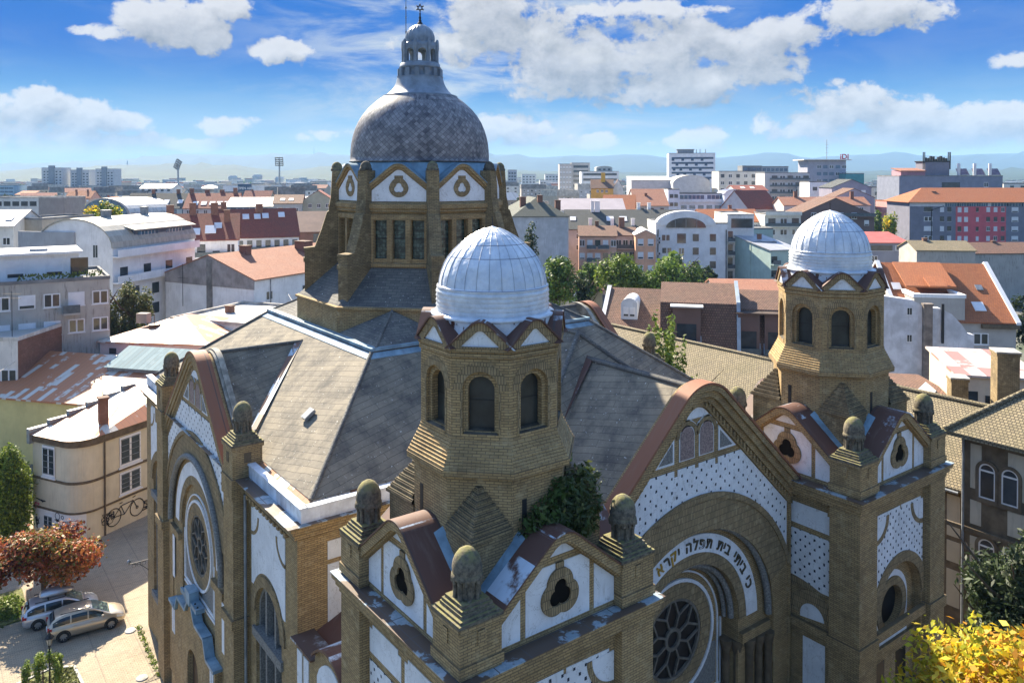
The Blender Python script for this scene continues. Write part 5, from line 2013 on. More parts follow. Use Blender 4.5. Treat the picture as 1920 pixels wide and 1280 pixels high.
# --- low metal roofed house with satellite dish, and the flat annexe beside it
(rt_, _, _, _), (a, L, h, rs) = H('metal_roofed_house', 'low pink walled house with rusty orange sheet roof and a brown dish', 185, 388, 95, 640, 'hip', 588, 15, -8, PINKW, MORA,
                                    [('f', 1, 1, .12, .12, .8, 3, .9, .7, 'dark'), ('f', 1, 1, .86, .86, 1.0, 3, 1.6, 1.8, 'dark')], cat='house')
mb = MB()
mb.tube([(0, 0, 0), (0, 0, 1.5)], .05, 6)
mb.lathe([(.01, 0), (.35, .05), (.62, .16), (.72, .28)], 20, (0, 0))
o = mb.build('satellite_dish', plain('brown_dish', (.16, .09, .06), .3, 4, .5), rt_, (4.5, 4.0, h + 1.1))
mb = MB()
mb.box(-.7, .7, -.5, .5, 0, 1.2)
mb.build('chimney', pl(.35, .32, .28), rt_, (2.3, 5.2, h + 1.3))
(rt_, _, _, _), (a, L, h, rs) = H('flat_annexe', 'white flat roofed annexe below the grey gabled white house', 318, 484, 104, 600, 'flat', 0, 14, -22, WHT2, GRAVEL,
                                    [('f', 2, 1, .35, .75, 1.2, 3, 1.1, 1.0, 'dark')], chim=[(.25, .5, 1.0, 0, .9)])

# --- white house with bare grey gable
(rt_, _, _, _), (a, L, h, rs) = H('gabled_house', 'white house with bare grey gable top and orange tiled roof', 309, 476, 128, 512, 'gy', 474, 30, -28, WHT, TSAL,
                                    [('r', 3, 2, .10, .62, 1.9, 3.0, 1.35, 1.4, 'plain')], chim=[(.55, .22, 1.5, .75, 1.8), (.62, .62, 2.4, .72, 1.8)], cat='house')
mb = MB()
F = Frame(L / 2, 0, 0, -1)
mb.prism(F, [(-L / 2 - .02, h - 1.4), (L / 2 + .02, h - 1.4), (L / 2 + .02, h), (0, h + rs - .02), (-L / 2 - .02, h)], [], 0, .08)
mb.build('bare_gable', plain('bare_grey_render', (.30, .275, .265), .35, .5, .95, grime=.5), rt_)
mb = MB()
mb.fbox(F, -.25, .95, 0, h + rs - .6, .085, .15)
mb.build('flue_recess', plain('recess_grey', (.20, .19, .18), .4, .7, .95, grime=.5), rt_)
mb = MB()
mb.tube([(L * .28, -1.2, 9), (L * .28, -1.2, 15.6)], .05, 5)
mb.tube([(L * .28 - 1.1, -1.2, 13.4), (L * .28 + 1.1, -1.2, 13.4)], .03, 5)
mb.build('aerial', IRON, rt_)
mb = MB()
for s in (.1, .85):
    mb.tube([(L + .1, 1.2 + 20 * s, 0), (L + .1, 1.2 + 20 * s, h - .2)], .08, 6)
mb.pieces('downpipe', GREY, rt_)

# --- white modern block with vaulted roof
(rt_, _, _, rgt), (a, L, h, rs) = H('modern_block', 'white modern apartment block with vaulted sheet roof and long balconies', 68, 210, 122, 462, 'barrel', 411, 19, -15, WHT, MCRE,
                                    [('f', 1, 1, .78, .78, -.6, 3, .9, 2.2, 'plain'), ('r', 4, 1, .12, .92, 3.0, 3, 1.6, 2.0, 'dark'), ('r', 4, 2, .25, .95, 6.2, 3.2, 1.6, 1.7, 'dark')],
                                    balc=[('r', .0, 1.0, 1.2, 1.0), ('r', .0, 1.0, 5.1, 1.0)], chim=[(.55, .3, 1.2, .98, 1.2), (.55, .75, 1.0, .98, 1.4)], chm=GREY)
mb = MB()
mb.fbox(Frame(L / 2, 0, 0, -1), -L / 2 - 3.2, L * .02, 0, h + rs * .55, 0, .35)
mb.build('party_wall', pl(.36, .37, .39, .5), rt_)
mb = MB()
mb.box(L - 3.2, L - .4, 5.0, 18.6, h, h + 2.5)
at = mb.build('attic_storey', pl(.10, .12, .16), rt_)
mb = MB()
mb.slab([(L - 3.6, 4.4, h + 3.5), (L + .2, 4.4, h + 2.5), (L + .2, 19.1, h + 2.5), (L - 3.6, 19.1, h + 3.5)], .16)
mb.build('attic_roof', MCRE, rt_)
for y_ in (8.0, 14.5):
    put_window(rt_, Frame(L - .4, y_, 1, 0), 0, h + 1.2, 4.6, 1.8, 'band', .01)

# --- grey flats with roof terrace
(rt_, fr, _, _), (a, L, h, rs) = H('old_flats', 'stained grey block of flats with planted roof terrace', -75, 204, 88, 541, 'flat', 0, 12, 33, OLDG, FLATR,
                                   [('f', 5, 2, .25, .93, 1.3, 3.2, 1.7, 1.6, ('plain', 'shut', 'plain', 'blind'))], balc=[('f', .66, .78, 3.6, 1.3)])
mb = MB()
mb.box(2, L - 3.0, 3.2, 11.5, h + .06, h + 3.0)
mb.box(1.6, L - 2.6, 2.8, 11.9, h + 3.0, h + 3.3)
mb.build('penthouse', WHT, rt_)
for s in (.35, .62, .8):
    put_window(rt_, Frame(0, 3.2, 0, -1), s * L, h + 1.4, 1.9, 2.1, 'blind' if s < .7 else 'dark')
mb = MB()
for i in range(3):
    mb.lathe([(.32, 0), (.34, .02), (.34, 1.9), (.32, 1.92)], 10, (0, i * 2.3))
    break
mb.build('water_heater', GREY, rt_, (L * .45, 5, h + 3.3)).rotation_euler = (0, rad(90), 0)
mb = MB()
random.seed(3)
for i in range(160):
    x, y, z = random.uniform(L * .35, L * .95), random.uniform(.2, .9), random.uniform(.2, .9)
    mb.poly([(x, y, h + z), (x + .25, y + .1, h + z + .05), (x + .1, y, h + z + .3)])
mb.build('terrace_plant', plain('terrace_green', (.12, .16, .035), .5, 2, .8), rt_)

for lb, p0, p1, sag in (('thin cable sagging from the roof aerial to the left edge', (95, 104, 603), (-10, 78, 700), .8), ('thin cable running from the gabled white house to the church roof', (536, 130, 545), (590, 60, 600), .6)):
    a, b = spot(p0[0], p0[1], hgt(p0[2], p0[1])), spot(p1[0], p1[1], hgt(p1[2], p1[1]))
    mb = MB()
    mb.tube([tuple(a + (b - a) * f - Vector((0, 0, sag * 4 * f * (1 - f)))) for f in np.linspace(0, 1, 12)], .03, 5)
    tag(mb.build('overhead_cable', plain('pale_cable', (.45, .44, .42), .1, 1, .7)), lb, 'cable')
# ------------------------------------------------------------------ the town further off
PS = ('plain', 'blind', 'dark', 'shut')
D_ = 'dark'


def W_(face, c, r, f0, f1, dz, pitch=3.0, ww=1.3, wh=1.4, st='plain'):
    return (face, c, r, f0, f1, dz, pitch, ww, wh, st)


H('tan_block', 'flat tan block with one small window beside the vaulted white block', 18, 78, 150, 412, 'flat', 0, 14, -10, TAN, FLATR, [W_('f', 2, 2, .3, .8, 2.5, 3.2, 1.5, 1.2, D_)])
H('terrace_house', 'pale house with sloped roof at the left edge behind the flats', -40, 24, 145, 425, 'gx', 395, 12, 5, WHT2, MGRY, [W_('f', 2, 1, .5, .8, 2.0)], sky_l=[(.7, .4, 1.1)])
H('office_slab', 'long low pale office slab far at the left edge', -30, 72, 260, 372, 'flat', 0, 15, 0, WHT2, GRAVEL, [W_('f', 6, 1, .1, .9, 1.0, 3, 2.2, 1.5, D_)])
H('rooftop_block', 'grey rooftop block with pale fascia left of the arched hall', 72, 120, 240, 372, 'flat', 0, 12, 0, pl(.33, .31, .28), GRAVEL, [])
(rt_, fr, _, _), (a, L, h, rs) = H('arched_hall', 'hall with white vaulted roof and blue glass end', 150, 244, 300, 401, 'barrel', 371, 24, -28, BLG, MWHI, [])
mb = MB()
mb.prism(Frame(L / 2, 0, 0, -1), [(x * .9, 8 + (y - 8) * .98) for x, y in [(L / 2 * cos(rad(q)), h + (rs) * sin(rad(q))) for q in range(0, 181, 12)]] + [(-L * .45, 4), (L * .45, 4)], [], .0, .1)
mb.build('glass_end', BPANE, rt_)
(rt_, _, _, _), _ = H('red_roofed_house', 'house with dark red tiled roof, tall chimneys and cluttered terrace', 305, 446, 150, 452, 'gx', 403, 13, 18, WHT, TRED,
  [W_('f', 5, 2, .1, .9, .8, 3.0, 1.5, 1.8, PS)], chim=[(.06, .4, 1.3, .7, 3.2), (.36, .5, 1.2, .9, 2.6), (.66, .5, 1.3, .9, 2.6), (.84, .35, 1.1, .6, 2.6)], sky_l=[(.2, .3, 1.6), (.42, .28, 1.6), (.62, .35, 2.0), (.72, .5, 1.4)], balc=[('f', .1, .95, 3.2, 1.3)])
H('mansard_house', 'house with red mansard roof above a long cream awning', 402, 560, 172, 447, 'gx', 394, 15, 22, WHT, TRED,
  [W_('f', 9, 1, .08, .95, .7, 3.0, 1.1, 1.9, D_)], chim=[(.12, .5, 1.2, .9, 2.2), (.55, .45, 1.5, .85, 2.0)], sky_l=[(.25, .7, 1.4), (.38, .7, 1.4), (.52, .7, 1.4), (.62, .72, 1.4), (.82, .75, 1.4)], balc=[('f', .05, .98, 3.0, 1.4)])
H('brown_roofed_hall', 'red brick hall under a broad plain brown roof', 512, 622, 205, 436, 'gx', 398, 18, 14, RBRICK, plain('brown_sheet_roof', (.21, .13, .10), .2, .3, .8), [W_('f', 1, 1, .78, .78, .5, 3, 3.0, 3.0, D_)], chim=[(.1, .5, 1.0, .9, 1.5)])
H('dark_roofed_terrace', 'terrace with black roof and a glazed gable left of the red roofs', 232, 352, 300, 391, 'gx', 363, 16, 6, pl(.55, .62, .60), TGRY, [W_('f', 6, 1, .1, .95, .5, 3, 2.0, 2.0, 'band')], chim=[(.35, .5, 1.2, .9, 2), (.75, .5, 1.2, .9, 2)], sky_l=[(.5, .4, 2), (.62, .4, 2), (.84, .4, 2)])
H('red_terrace', 'red roofed terrace with rows of skylights below the stadium mast', 343, 442, 300, 391, 'gx', 363, 18, 8, PINKW, TRED, [W_('f', 6, 1, .1, .9, .6)], chim=[(.05, .5, 1.4, .9, 2.4), (.33, .6, 1.6, .8, 2.4), (.62, .6, 1.6, .8, 2.4), (.9, .5, 1.4, .9, 2.6)], sky_l=[(.2, .3, 2), (.36, .3, 2), (.52, .3, 2), (.66, .3, 2), (.8, .3, 2)])
H('white_roofed_hall', 'hall with smooth white roof and glazed upper floor', 422, 512, 290, 388, 'gx', 371, 24, 8, BLG, MWHI, [W_('f', 1, 1, .5, .5, .4, 3, 13, 1.6, 'band')])
H('grey_brown_house', 'brown roofed house with grey flank beside the white roofed hall', 512, 566, 280, 382, 'gx', 366, 14, 10, pl(.42, .46, .44), TBRO, [W_('f', 3, 2, .2, .8, 1.5)], sky_l=[(.3, .4, 1.6), (.6, .4, 1.6)])
H('olive_gabled_house', 'olive house with pale edged gable just left of the synagogue drum', 566, 626, 285, 377, 'gy', 358, 14, 10, pl(.40, .42, .32), TRED, [W_('f', 3, 2, .25, .8, 1.0)])
# tower blocks
for i, (u0, u1, vt, w, lb) in enumerate(((78, 117, 315, 1000, 'leftmost of the three pale grey tower blocks'), (132, 167, 319, 1010, 'middle one of the three pale grey tower blocks'), (179, 213, 317, 1000, 'rightmost of the three pale grey tower blocks'))):
    (rt_, _, _, _), (a, L, h, rs) = H('tower_block', lb, u0, u1, w, vt, 'flat', 0, 20, 0, pl(.50, .51, .52), FLATR, [W_('f', 2, 9, .14, .30, 4, 3.6, 2.2, 1.6, D_), W_('f', 2, 9, .72, .90, 4, 3.6, 2.2, 1.6, D_)], group='tower blocks at the left')
    mb = MB()
    mb.box(L * .36, L * .62, -1.5, 2, 0, h + 3)
    mb.build('stair_tower', pl(.22, .25, .29), rt_)
H('distant_flats', 'dim grey flats standing between the tower blocks', 117, 134, 1150, 336, 'flat', 0, 20, 0, pl(.36, .36, .42), FLATR, [W_('f', 3, 5, .2, .8, 3, 3.6, 2.4, 1.6, D_)])
H('blue_office', 'small blue glazed office at the far left edge', -12, 26, 700, 348, 'flat', 0, 20, 0, pl(.35, .48, .58), FLATR, [W_('f', 4, 3, .2, .85, 1.5, 3.2, 3.5, 1.6, 'band')])
H('stadium_stand', 'pale stadium stand with dark roofs left of the slanted mast', 262, 322, 620, 353, 'gx', 345, 20, 0, WHT2, MGRY, [W_('f', 5, 2, .1, .9, .8, 3, 2.2, 1.6, D_)])


def mast(label, u, w, vt, tilt, panel):
    p = spot(u, w)
    h = hgt(vt, w)
    t = thing('floodlight_mast', label, 'floodlight', p, rad(-YAW))
    mb = MB()
    mb.tube([(0, 0, 0), (0, 0, h)], [1.1, .6], 8)
    mb.build('pole', plain('mast_grey', (.25, .30, .34), .2, 1, .6), t)
    mb = MB()
    hw_, hh = panel
    for j in range(5):
        z = -hh + 2 * hh * j / 4
        mb.box(-hw_, hw_, -.2, .2, z - .35, z + .35)
        for i in range(6):
            x = -hw_ + hw_ * 2 * (i + .5) / 6
            mb.box(x - hw_ * .1, x + hw_ * .1, -.6, -.2, z - .6, z + .6)
    for x in (-hw_ * .9, hw_ * .9, 0):
        mb.box(x - .2, x + .2, .2, .5, -hh, hh)
    o = mb.build('lamp_panel', plain('panel_grey', (.16, .18, .19), .3, 1, .6), t, (0, -.8, h))
    o.rotation_euler = tilt
    return t


mast('thin floodlight mast with narrow slanted head at the left', 334, 640, 309, (rad(10), rad(22), rad(80)), (3.5, 3.4))
mast('tall floodlight mast carrying a broad lamp grid', 524, 690, 303, (rad(8), 0, 0), (3.6, 3.3))
(rt_, fr, _, _), (a, L, h, rs) = H('white_warehouse', 'long white warehouse with a dark advertising board', 418, 508, 640, 348, 'flat', 0, 30, 0, WHT, GRAVEL, [])
bb = thing('billboard', 'dark blue OPEN AIR advertising board on the white warehouse', 'billboard', spot(459, 636), rad(-YAW))
z0, z1 = hgt(361, 636), hgt(345, 636)
mb = MB()
mb.box(-5.5, 5.5, -.3, 0, z0, z1)
mb.box(-4, -3.6, -.25, -.05, 0, z0)
mb.box(3.6, 4, -.25, -.05, 0, z0)
mb.build('panel', plain('board_blue', (.045, .085, .15), .1, .5, .6), bb)


def letters(txt, size, mat, parent, loc, rot, name='lettering', bold=.02):
    cu = bpy.data.curves.new('lettering', 'FONT')
    cu.body = txt
    cu.size = size
    cu.align_x = 'CENTER'
    cu.offset = bold
    cu.extrude = .05
    o = bpy.data.objects.new('lettering', cu)
    COL.objects.link(o)
    dg = bpy.context.evaluated_depsgraph_get()
    dg.update()
    me = bpy.data.meshes.new_from_object(o.evaluated_get(dg))
    bpy.data.objects.remove(o)
    n_ = bpy.data.objects.new(name, me)
    COL.objects.link(n_)
    me.materials.clear()
    me.materials.append(mat)
    n_.parent = parent
    n_.location = loc
    n_.rotation_euler = rot
    return n_


letters('OPEN AIR', 2.6, FRAME_, bb, (0, -.36, (z0 + z1) / 2 - .9), (rad(90), 0, 0), bold=.06)
for u0, u1, vt, w, lb in ((428, 445, 331, 1900, 'round grey silo, left of the three beyond the warehouse'), (473, 492, 329, 1900, 'pale flaring cooling tower beyond the advertising board'), (515, 533, 333, 1900, 'grey silo behind the broad floodlight mast')):
    p = spot((u0 + u1) / 2, w)
    r = (u1 - u0) / 2 / FPX * w
    h = hgt(vt, w)
    mb = MB()
    mb.lathe([(r * .85, 0), (r * .86, h * .5), (r, h * .93), (r, h), (r * .8, h), (r * .8, h + 2)], 20)
    o = mb.build('silo', pl(.45, .48, .50), None, p)
    tag(o, lb, 'silo')
# centre and right
(rt_, _, _, _), _ = H('concrete_flats', 'flats with blank grey concrete end wall and dark hipped roof', 962, 1066, 187, 406, 'hip', 369, 26, 8, CONC, TGRN, [W_('r', 1, 4, .15, .15, 3.0, 3.4, 1.2, 1.8)], chim=[(.25, .25, 1.4, .45, 2.4), (.55, .2, 1.2, .5, 2.6), (.9, .25, 1.3, .2, 2.6)])
H('dark_roofed_row', 'long row under a dark grey roof with white dormers and flues', 1062, 1292, 215, 430, 'gx', 394, 18, -2, pl(.52, .48, .44), TGRY, [W_('f', 6, 2, .1, .9, 1.2)], chim=[(.23, .45, .9, .9, 3.0), (.27, .45, 1.4, .9, 3.0), (.63, .6, .9, .9, 2.4), (.72, .6, .9, .9, 2.4), (.20, .1, .9, .2, 1.8), (.38, .1, .9, .2, 1.8), (.55, .1, .9, .2, 1.8)], sky_l=[(.06, .5, 1.6), (.37, .5, 2), (.48, .5, 2), (.78, .4, 1.6), (.82, .4, 1.6)], chm=FRAME_)
H('peach_flats', 'peach and cream flats with white gables and balconies behind the trees', 1086, 1156, 196, 443, 'gx', 424, 12, -4, PEACH, TBRO, [W_('f', 5, 3, .08, .92, .9, 3.2, 1.3, 1.6, PS)], chim=[(.5, .5, .9, .8, 1.6)], balc=[('f', .2, .45, 3.0, 1.3), ('f', .2, .45, 6.2, 1.3), ('f', .5, .8, 3.0, 1.3)])
(rt_, fr, _, _), (a, L, h, rs) = H('orange_plaster_flats', 'orange plastered flats with small white gable roof', 1192, 1230, 194, 441, 'gy', 432, 12, -4, pl(.72, .40, .25), MWHI, [W_('f', 2, 3, .25, .75, .9, 3.2, 1.4, 1.7, 'blind')])
H('cream_balcony_flats', 'cream flats with brown roof between the peach and orange flats', 1152, 1194, 200, 442, 'gx', 427, 12, -4, pl(.62, .52, .44), TBRO, [W_('f', 3, 2, .2, .8, 1.0)], chim=[(.4, .5, 1.4, .6, 3.2)], balc=[('f', .1, .9, 3.1, 1.3)])
for nm, lb, u, w, ve in (('roof_gable', 'small white triangular gable on the peach flats', 1138, 194, 437),):
    pass
# white block with the arched window
(rt_, fr, _, _), (a, L, h, rs) = H('white_apartment_block', 'white apartment block with big arched attic window', 1230, 1364, 200, 420, 'flat', 0, 16, -2, WHT, GRAVEL,
  [W_('f', 1, 1, .14, .14, 2.6, 3, 2.2, 1.7), W_('f', 1, 1, .36, .36, 2.4, 3, 2.2, 2.4, D_), W_('f', 2, 4, .56, .80, 2.5, 3.4, 1.5, 1.8, 'dark'), W_('f', 2, 1, .12, .19, 6.0, 3, 1.0, 1.3, D_), W_('f', 1, 2, .36, .36, 5.9, 3.4, 1.4, 2.2, 'plain'), W_('f', 2, 2, .10, .36, 9.4, 3.4, 1.4, 1.5, 'dark')],
  chim=[(.35, .6, 3.0, 0, 1.6), (.15, .5, 2, 0, 1.0)], chm=WHT)
F = fr
mb = MB()
arcp = [(-L * .08 + L * .42 * cos(rad(q)), h - .3 + 3.6 * sin(rad(q))) for q in range(0, 181, 10)]
mb.prism(F, arcp, [], -3, .25)
mb.build('arched_attic', WHT, rt_)
mb = MB()
mb.prism(F, [(-L * .08 + L * .28 * cos(rad(q)), h - .9 + 2.5 * sin(rad(q))) for q in range(0, 181, 10)], [], .25, .30)
mb.build('arched_window', PANE, rt_)
mb = MB()
for q in (-.15, 0, .15):
    mb.fbox(F, L * q - L * .08 - .06, L * q - L * .08 + .06, h - .9, h + 1.3, .30, .34)
mb.pieces('mullion', GREY, rt_)
mb = MB()
for q in (.03, .985):
    s = (q - .5) * L
    a_ = F.p(s, 0, .12)
    mb.tube([(a_[0], a_[1], 0), (a_[0], a_[1], h - 1.4)], .12, 6)
mb.pieces('downpipe', IRON, rt_)
for k in range(3):
    mb = MB()
    mb.box(-.5, .5, -.35, 0, -.35, .35)
    mb.box(-.25, .15, -.38, -.35, -.25, .25, 1)
    mb.build('air_conditioner', [FRAME_, IRON], rt_, (L * .05, -.01, h - 3.6 - k * (1.0 if k < 2 else 1.9)))
(rt_, _, _, _), _ = H('white_balcony_block', 'white block with recessed balconies beside the arched window block', 1364, 1414, 203, 404, 'flat', 0, 15, -2, WHT2, GRAVEL, [W_('f', 1, 5, .12, .12, 4.0, 3.4, 1.2, 2.2, D_), W_('f', 2, 4, .5, .8, 6.6, 3.4, 1.6, 1.5, ('dark', 'blind')), W_('f', 1, 1, .55, .55, .8, 3, 5.4, 2.4, D_)], balc=[('f', 0, .26, 6.6 + 3.4 * j, 1.2) for j in range(4)])
H('green_flats', 'grey green flats with boarded balconies', 1408, 1456, 196, 456, 'flat', 0, 14, 0, GRN, FLATR, [W_('f', 1, 1, .6, .6, -.2, 3, 5, 1.2, D_), W_('f', 2, 4, .35, .75, 1.4, 3.3, 1.7, 1.6, ('plain', 'dark'))], balc=[('f', .2, 1, 3.2 + 3.3 * j, 1.0) for j in range(3)])
H('teal_flats', 'pale teal flats with sloping roof left of the right hand tower dome', 1446, 1500, 188, 470, 'shed', 442, 16, 16, TEAL, MGRY, [W_('f', 1, 4, .12, .12, 1.4, 3.3, 1.6, 1.6, D_)], chim=[(.4, .6, .9, .8, 1.2)], balc=[('f', 0, .25, 3.2 + 3.3 * j, 1.2) for j in range(3)])
H('vault_roofed_flats', 'green block with dark curved roof edge beside the white block', 1408, 1450, 215, 430, 'flat', 0, 10, 0, TEAL, FLATR, [W_('f', 2, 1, .5, .8, 4.6, 3, 1.8, 1.7)])
H('orange_roofed_row', 'row under a bright orange tiled roof behind the white block', 1318, 1428, 250, 416, 'gx', 393, 14, 2, WHT2, TORA, [W_('f', 5, 1, .1, .9, .8)], chim=[(.6, .6, 1.0, .8, 2.0)])
H('mauve_roofed_hall', 'broad hall with plain pale mauve roof', 1052, 1172, 268, 394, 'gx', 373, 16, 0, WHT, plain('mauve_sheet', (.40, .35, .36), .1, .3, .7), [])
H('yellow_gable_house', 'orange roofed house with bright yellow wall under its eaves', 1130, 1190, 285, 394, 'gx', 366, 16, -10, pl(.75, .55, .06), TORA, [])
H('salmon_roofed_house', 'house with two tier salmon tiled roof left of the long white block', 1192, 1254, 300, 386, 'gx', 355, 24, 0, pl(.45, .48, .48), TSAL, [W_('f', 3, 1, .2, .8, .8, 3, 1.3, 1.3, D_)], chim=[(.4, .3, 1, .5, 1.5)])
H('long_white_block', 'long white block with continuous blue ribbon windows', 1272, 1400, 330, 364, 'flat', 0, 16, 0, pl(.70, .74, .80), FLATR, [W_('f', 2, 1, .2, .6, .4, 3, 10, 1.8, 'band'), W_('f', 8, 1, .08, .95, 4.6, 3, 2.4, 1.5, 'band')], balc=[('f', 0, 1, 3.0, 1.0)])
H('white_stair_block', 'narrow white block with paired windows at the end of the long white block', 1253, 1274, 326, 356, 'flat', 0, 14, 0, pl(.70, .74, .80), FLATR, [W_('f', 2, 2, .3, .7, 1.8, 3.4, 1.5, 1.5, D_)])
H('grey_vault_block', 'block with dark blue vaulted roof at the right end of the long white block', 1358, 1402, 326, 366, 'barrel', 356, 12, 0, pl(.70, .74, .80), plain('navy_roof', (.10, .12, .19), .1, .5, .5), [W_('f', 3, 1, .2, .8, 3, 3, 1.6, 1.3, D_)])
H('leaning_wall_house', 'red roofed house with bare pale gable wall right of the long white block', 1404, 1462, 290, 392, 'gx', 358, 14, 30, pl(.52, .52, .55), TRED, [W_('f', 2, 1, .4, .7, 1.5, 3, 1.4, 1.2, D_)], chim=[(.1, .5, 1.0, .8, 1.6)])
H('red_attic_house', 'white house with red attic roof behind the bare gable', 1380, 1440, 345, 358, 'gx', 348, 14, 4, WHT2, TRED, [W_('f', 3, 1, .2, .8, .4)], sky_l=[(.3, .5, 1.8), (.6, .5, 1.8)])
H('balcony_slab', 'grey slab of flats with planted balconies under the tower with red letters', 1434, 1518, 420, 325, 'flat', 0, 16, 0, pl(.50, .49, .49, .5), FLATR, [W_('f', 5, 4, .22, .92, 1.2, 3.6, 3.0, 1.9, ('dark', 'plain'))], balc=[('f', .1, 1, 3.4 + 3.6 * j, 1.2) for j in range(4)])
H('cream_attic_block', 'cream block with dark set back attic right of the blue banded hotel', 1348, 1434, 450, 322, 'flat', 0, 16, 0, pl(.68, .65, .57), FLATR, [W_('f', 6, 3, .08, .92, 1.4, 4.0, 2.0, 2.0, ('dark', 'plain'))])
H('dark_attic', 'dark glazed roof storey above the cream block', 1392, 1428, 462, 312, 'flat', 0, 10, 0, pl(.20, .21, .22), FLATR, [W_('f', 4, 1, .15, .85, .8, 3, 2.2, 1.8, 'band')])
H('glass_attic', 'blue grey glazed roof storey behind the planted balconies', 1428, 1478, 470, 313, 'flat', 0, 12, 0, pl(.33, .37, .40), FLATR, [W_('f', 6, 2, .1, .9, .8, 3.4, 1.8, 1.8, 'band')])
(rt_, fr, _, _), (a, L, h, rs) = H('banded_hotel', 'tall white block with staggered dark blue window bands', 1254, 1341, 650, 288, 'flat', 0, 18, -6, pl(.72, .74, .77), FLATR, [W_('r', 1, 6, .5, .5, 3, 4.0, 6, 2.2, D_)])
for j in range(5):
    mb = MB()
    F = fr
    z = h - 3.0 - j * 4.0
    mb.fbox(F, -L * .44, L * .46, z - 1.5, z, 0, .1)
    for i in range(4):
        s = -L * .44 + L * .9 * ((i * .27 + j * .11) % 1.0) * .86
        mb.fbox(F, s, s + 2.2, z - 3.0, z - 1.5, 0, .1)
    mb.build('window_band', plain('navy_glazing', (.035, .07, .13), .3, .3, .2), rt_)
mb = MB()
mb.box(L * .2, L * .55, 4, 12, h, h + 3.2)
mb.box(L * .18, L * .57, 3.5, 12.5, h + 3.2, h + 3.6)
for x in (.62, .70, .82):
    mb.tube([(L * x, 8, h), (L * x, 8, h + 3.6)], .3, 5)
mb.build('plant_room', GREY, rt_)
(rt_, fr, _, _), (a, L, h, rs) = H('grey_school', 'long pale grey building with low white curved roofs', 1184, 1262, 470, 338, 'shed', 331, 20, 0, pl(.50, .50, .52), MWHI, [])
H('curved_gable_hall', 'white hall with low curved gable right of the pale grey building', 1262, 1332, 460, 345, 'barrel', 329, 20, 0, pl(.56, .56, .57), MWHI, [])
H('beige_tower', 'beige tower block with grey glazed right half', 1049, 1072, 700, 308, 'flat', 0, 20, 0, pl(.55, .51, .48), FLATR, [W_('f', 4, 8, .12, .88, 2, 4.4, 1.6, 2.0, 'blind')])
H('grey_tower', 'dark banded tower joined to the beige tower block', 1072, 1106, 704, 306, 'flat', 0, 20, 0, pl(.50, .48, .46), FLATR, [W_('f', 1, 9, .5, .5, 2, 4.2, 13, 2.2, D_)])
H('striped_office', 'white office with dark ribbon windows beside the beige tower', 1090, 1160, 640, 322, 'flat', 0, 18, 0, pl(.72, .73, .73), FLATR, [W_('f', 1, 4, .5, .5, 1.2, 4.2, 27, 1.9, D_)])
H('round_attic', 'small round topped attic on the white office', 1118, 1148, 655, 315, 'barrel', 312, 14, 0, pl(.45, .46, .42), MGRY, [W_('f', 3, 1, .2, .8, .6, 3, 2, 1.4, D_)])
H('hazy_flats', 'hazy pale flats nearest the drum on its right', 978, 1005, 1300, 327, 'flat', 0, 24, 0, pl(.52, .55, .56), FLATR, [W_('f', 4, 6, .15, .85, 3, 4.4, 3, 2, D_)])
H('hazy_slab', 'hazy pale stepped flats left of the beige tower', 1022, 1048, 1250, 327, 'flat', 0, 24, 0, pl(.55, .57, .58), FLATR, [W_('f', 4, 6, .15, .85, 3, 4.4, 3, 2, D_)])
H('low_hazy_flats', 'low hazy flats in front of the stepped flats', 1012, 1036, 1150, 338, 'flat', 0, 24, 0, pl(.58, .58, .57), FLATR, [W_('f', 4, 4, .15, .85, 3, 4.4, 3, 2, D_)])
H('dark_tower', 'dim blue grey tower just right of the synagogue drum', 952, 969, 1000, 319, 'flat', 0, 20, 0, pl(.33, .37, .42), FLATR, [W_('f', 3, 8, .2, .8, 3, 4, 2.4, 2, D_)])
(rt_, _, _, _), _ = H('ochre_house', 'ochre house with brown curved gables and a yellow chimney', 1108, 1150, 420, 353, 'gx', 337, 14, -6, pl(.60, .36, .08), TBRO, [W_('f', 3, 1, .3, .7, .8)], chim=[(.55, .4, 2.2, .7, 5)], chm=pl(.55, .35, .06))
H('white_gable_end', 'white gable end with brown roof right of the ochre house', 1150, 1168, 424, 352, 'gy', 337, 12, -6, WHT2, TBRO, [])
(rt_, fr, _, _), (a, L, h, rs) = H('lettered_tower', 'grey office tower with flat projecting roof and red letters', 1514, 1586, 480, 302, 'flat', 0, 16, 0, pl(.36, .37, .43), FLATR, [W_('f', 5, 4, .3, .95, 2.5, 4.2, 2.6, 2.0, ('plain', 'band'))])
mb = MB()
mb.box(-3, L + 2.5, -2, 17, h + .45, h + 1.0)
mb.build('roof_slab', WHT2, rt_)
mb = MB()
mb.tube([(L * .6, 6, h + 1), (L * .6, 6, h + 13)], .16, 6)
for k in (5, 8, 10):
    mb.tube([(L * .6 - 1, 6, h + k), (L * .6 + 1, 6, h + k)], .1, 4)
mb.build('aerial_mast', GREY, rt_)
letters('iDI', 4.4, plain('red_sign', (.45, .02, .04), .1, 1, .5), rt_, (L * .93, -1.6, h + 1.1), (rad(90), 0, 0), 'sign_letters', .10)
H('teal_roof_block', 'low teal block on the roof beside the office tower', 1586, 1620, 470, 326, 'flat', 0, 10, 0, pl(.06, .25, .28), FLATR, [])
H('mauve_house', 'mauve grey house with shallow gable below the office tower', 1560, 1634, 330, 352, 'gy', 337, 14, 0, pl(.28, .26, .32), TGRY, [W_('f', 3, 1, .2, .8, 1.0, 3, 1.8, 1.5, 'blind')])
H('blue_grey_gable', 'blue grey gabled house in front of the mauve house', 1563, 1640, 300, 371, 'gy', 354, 10, 0, pl(.30, .34, .40), TBRO, [W_('f', 2, 1, .4, .65, .4, 3, 1.2, 1.3, D_)])
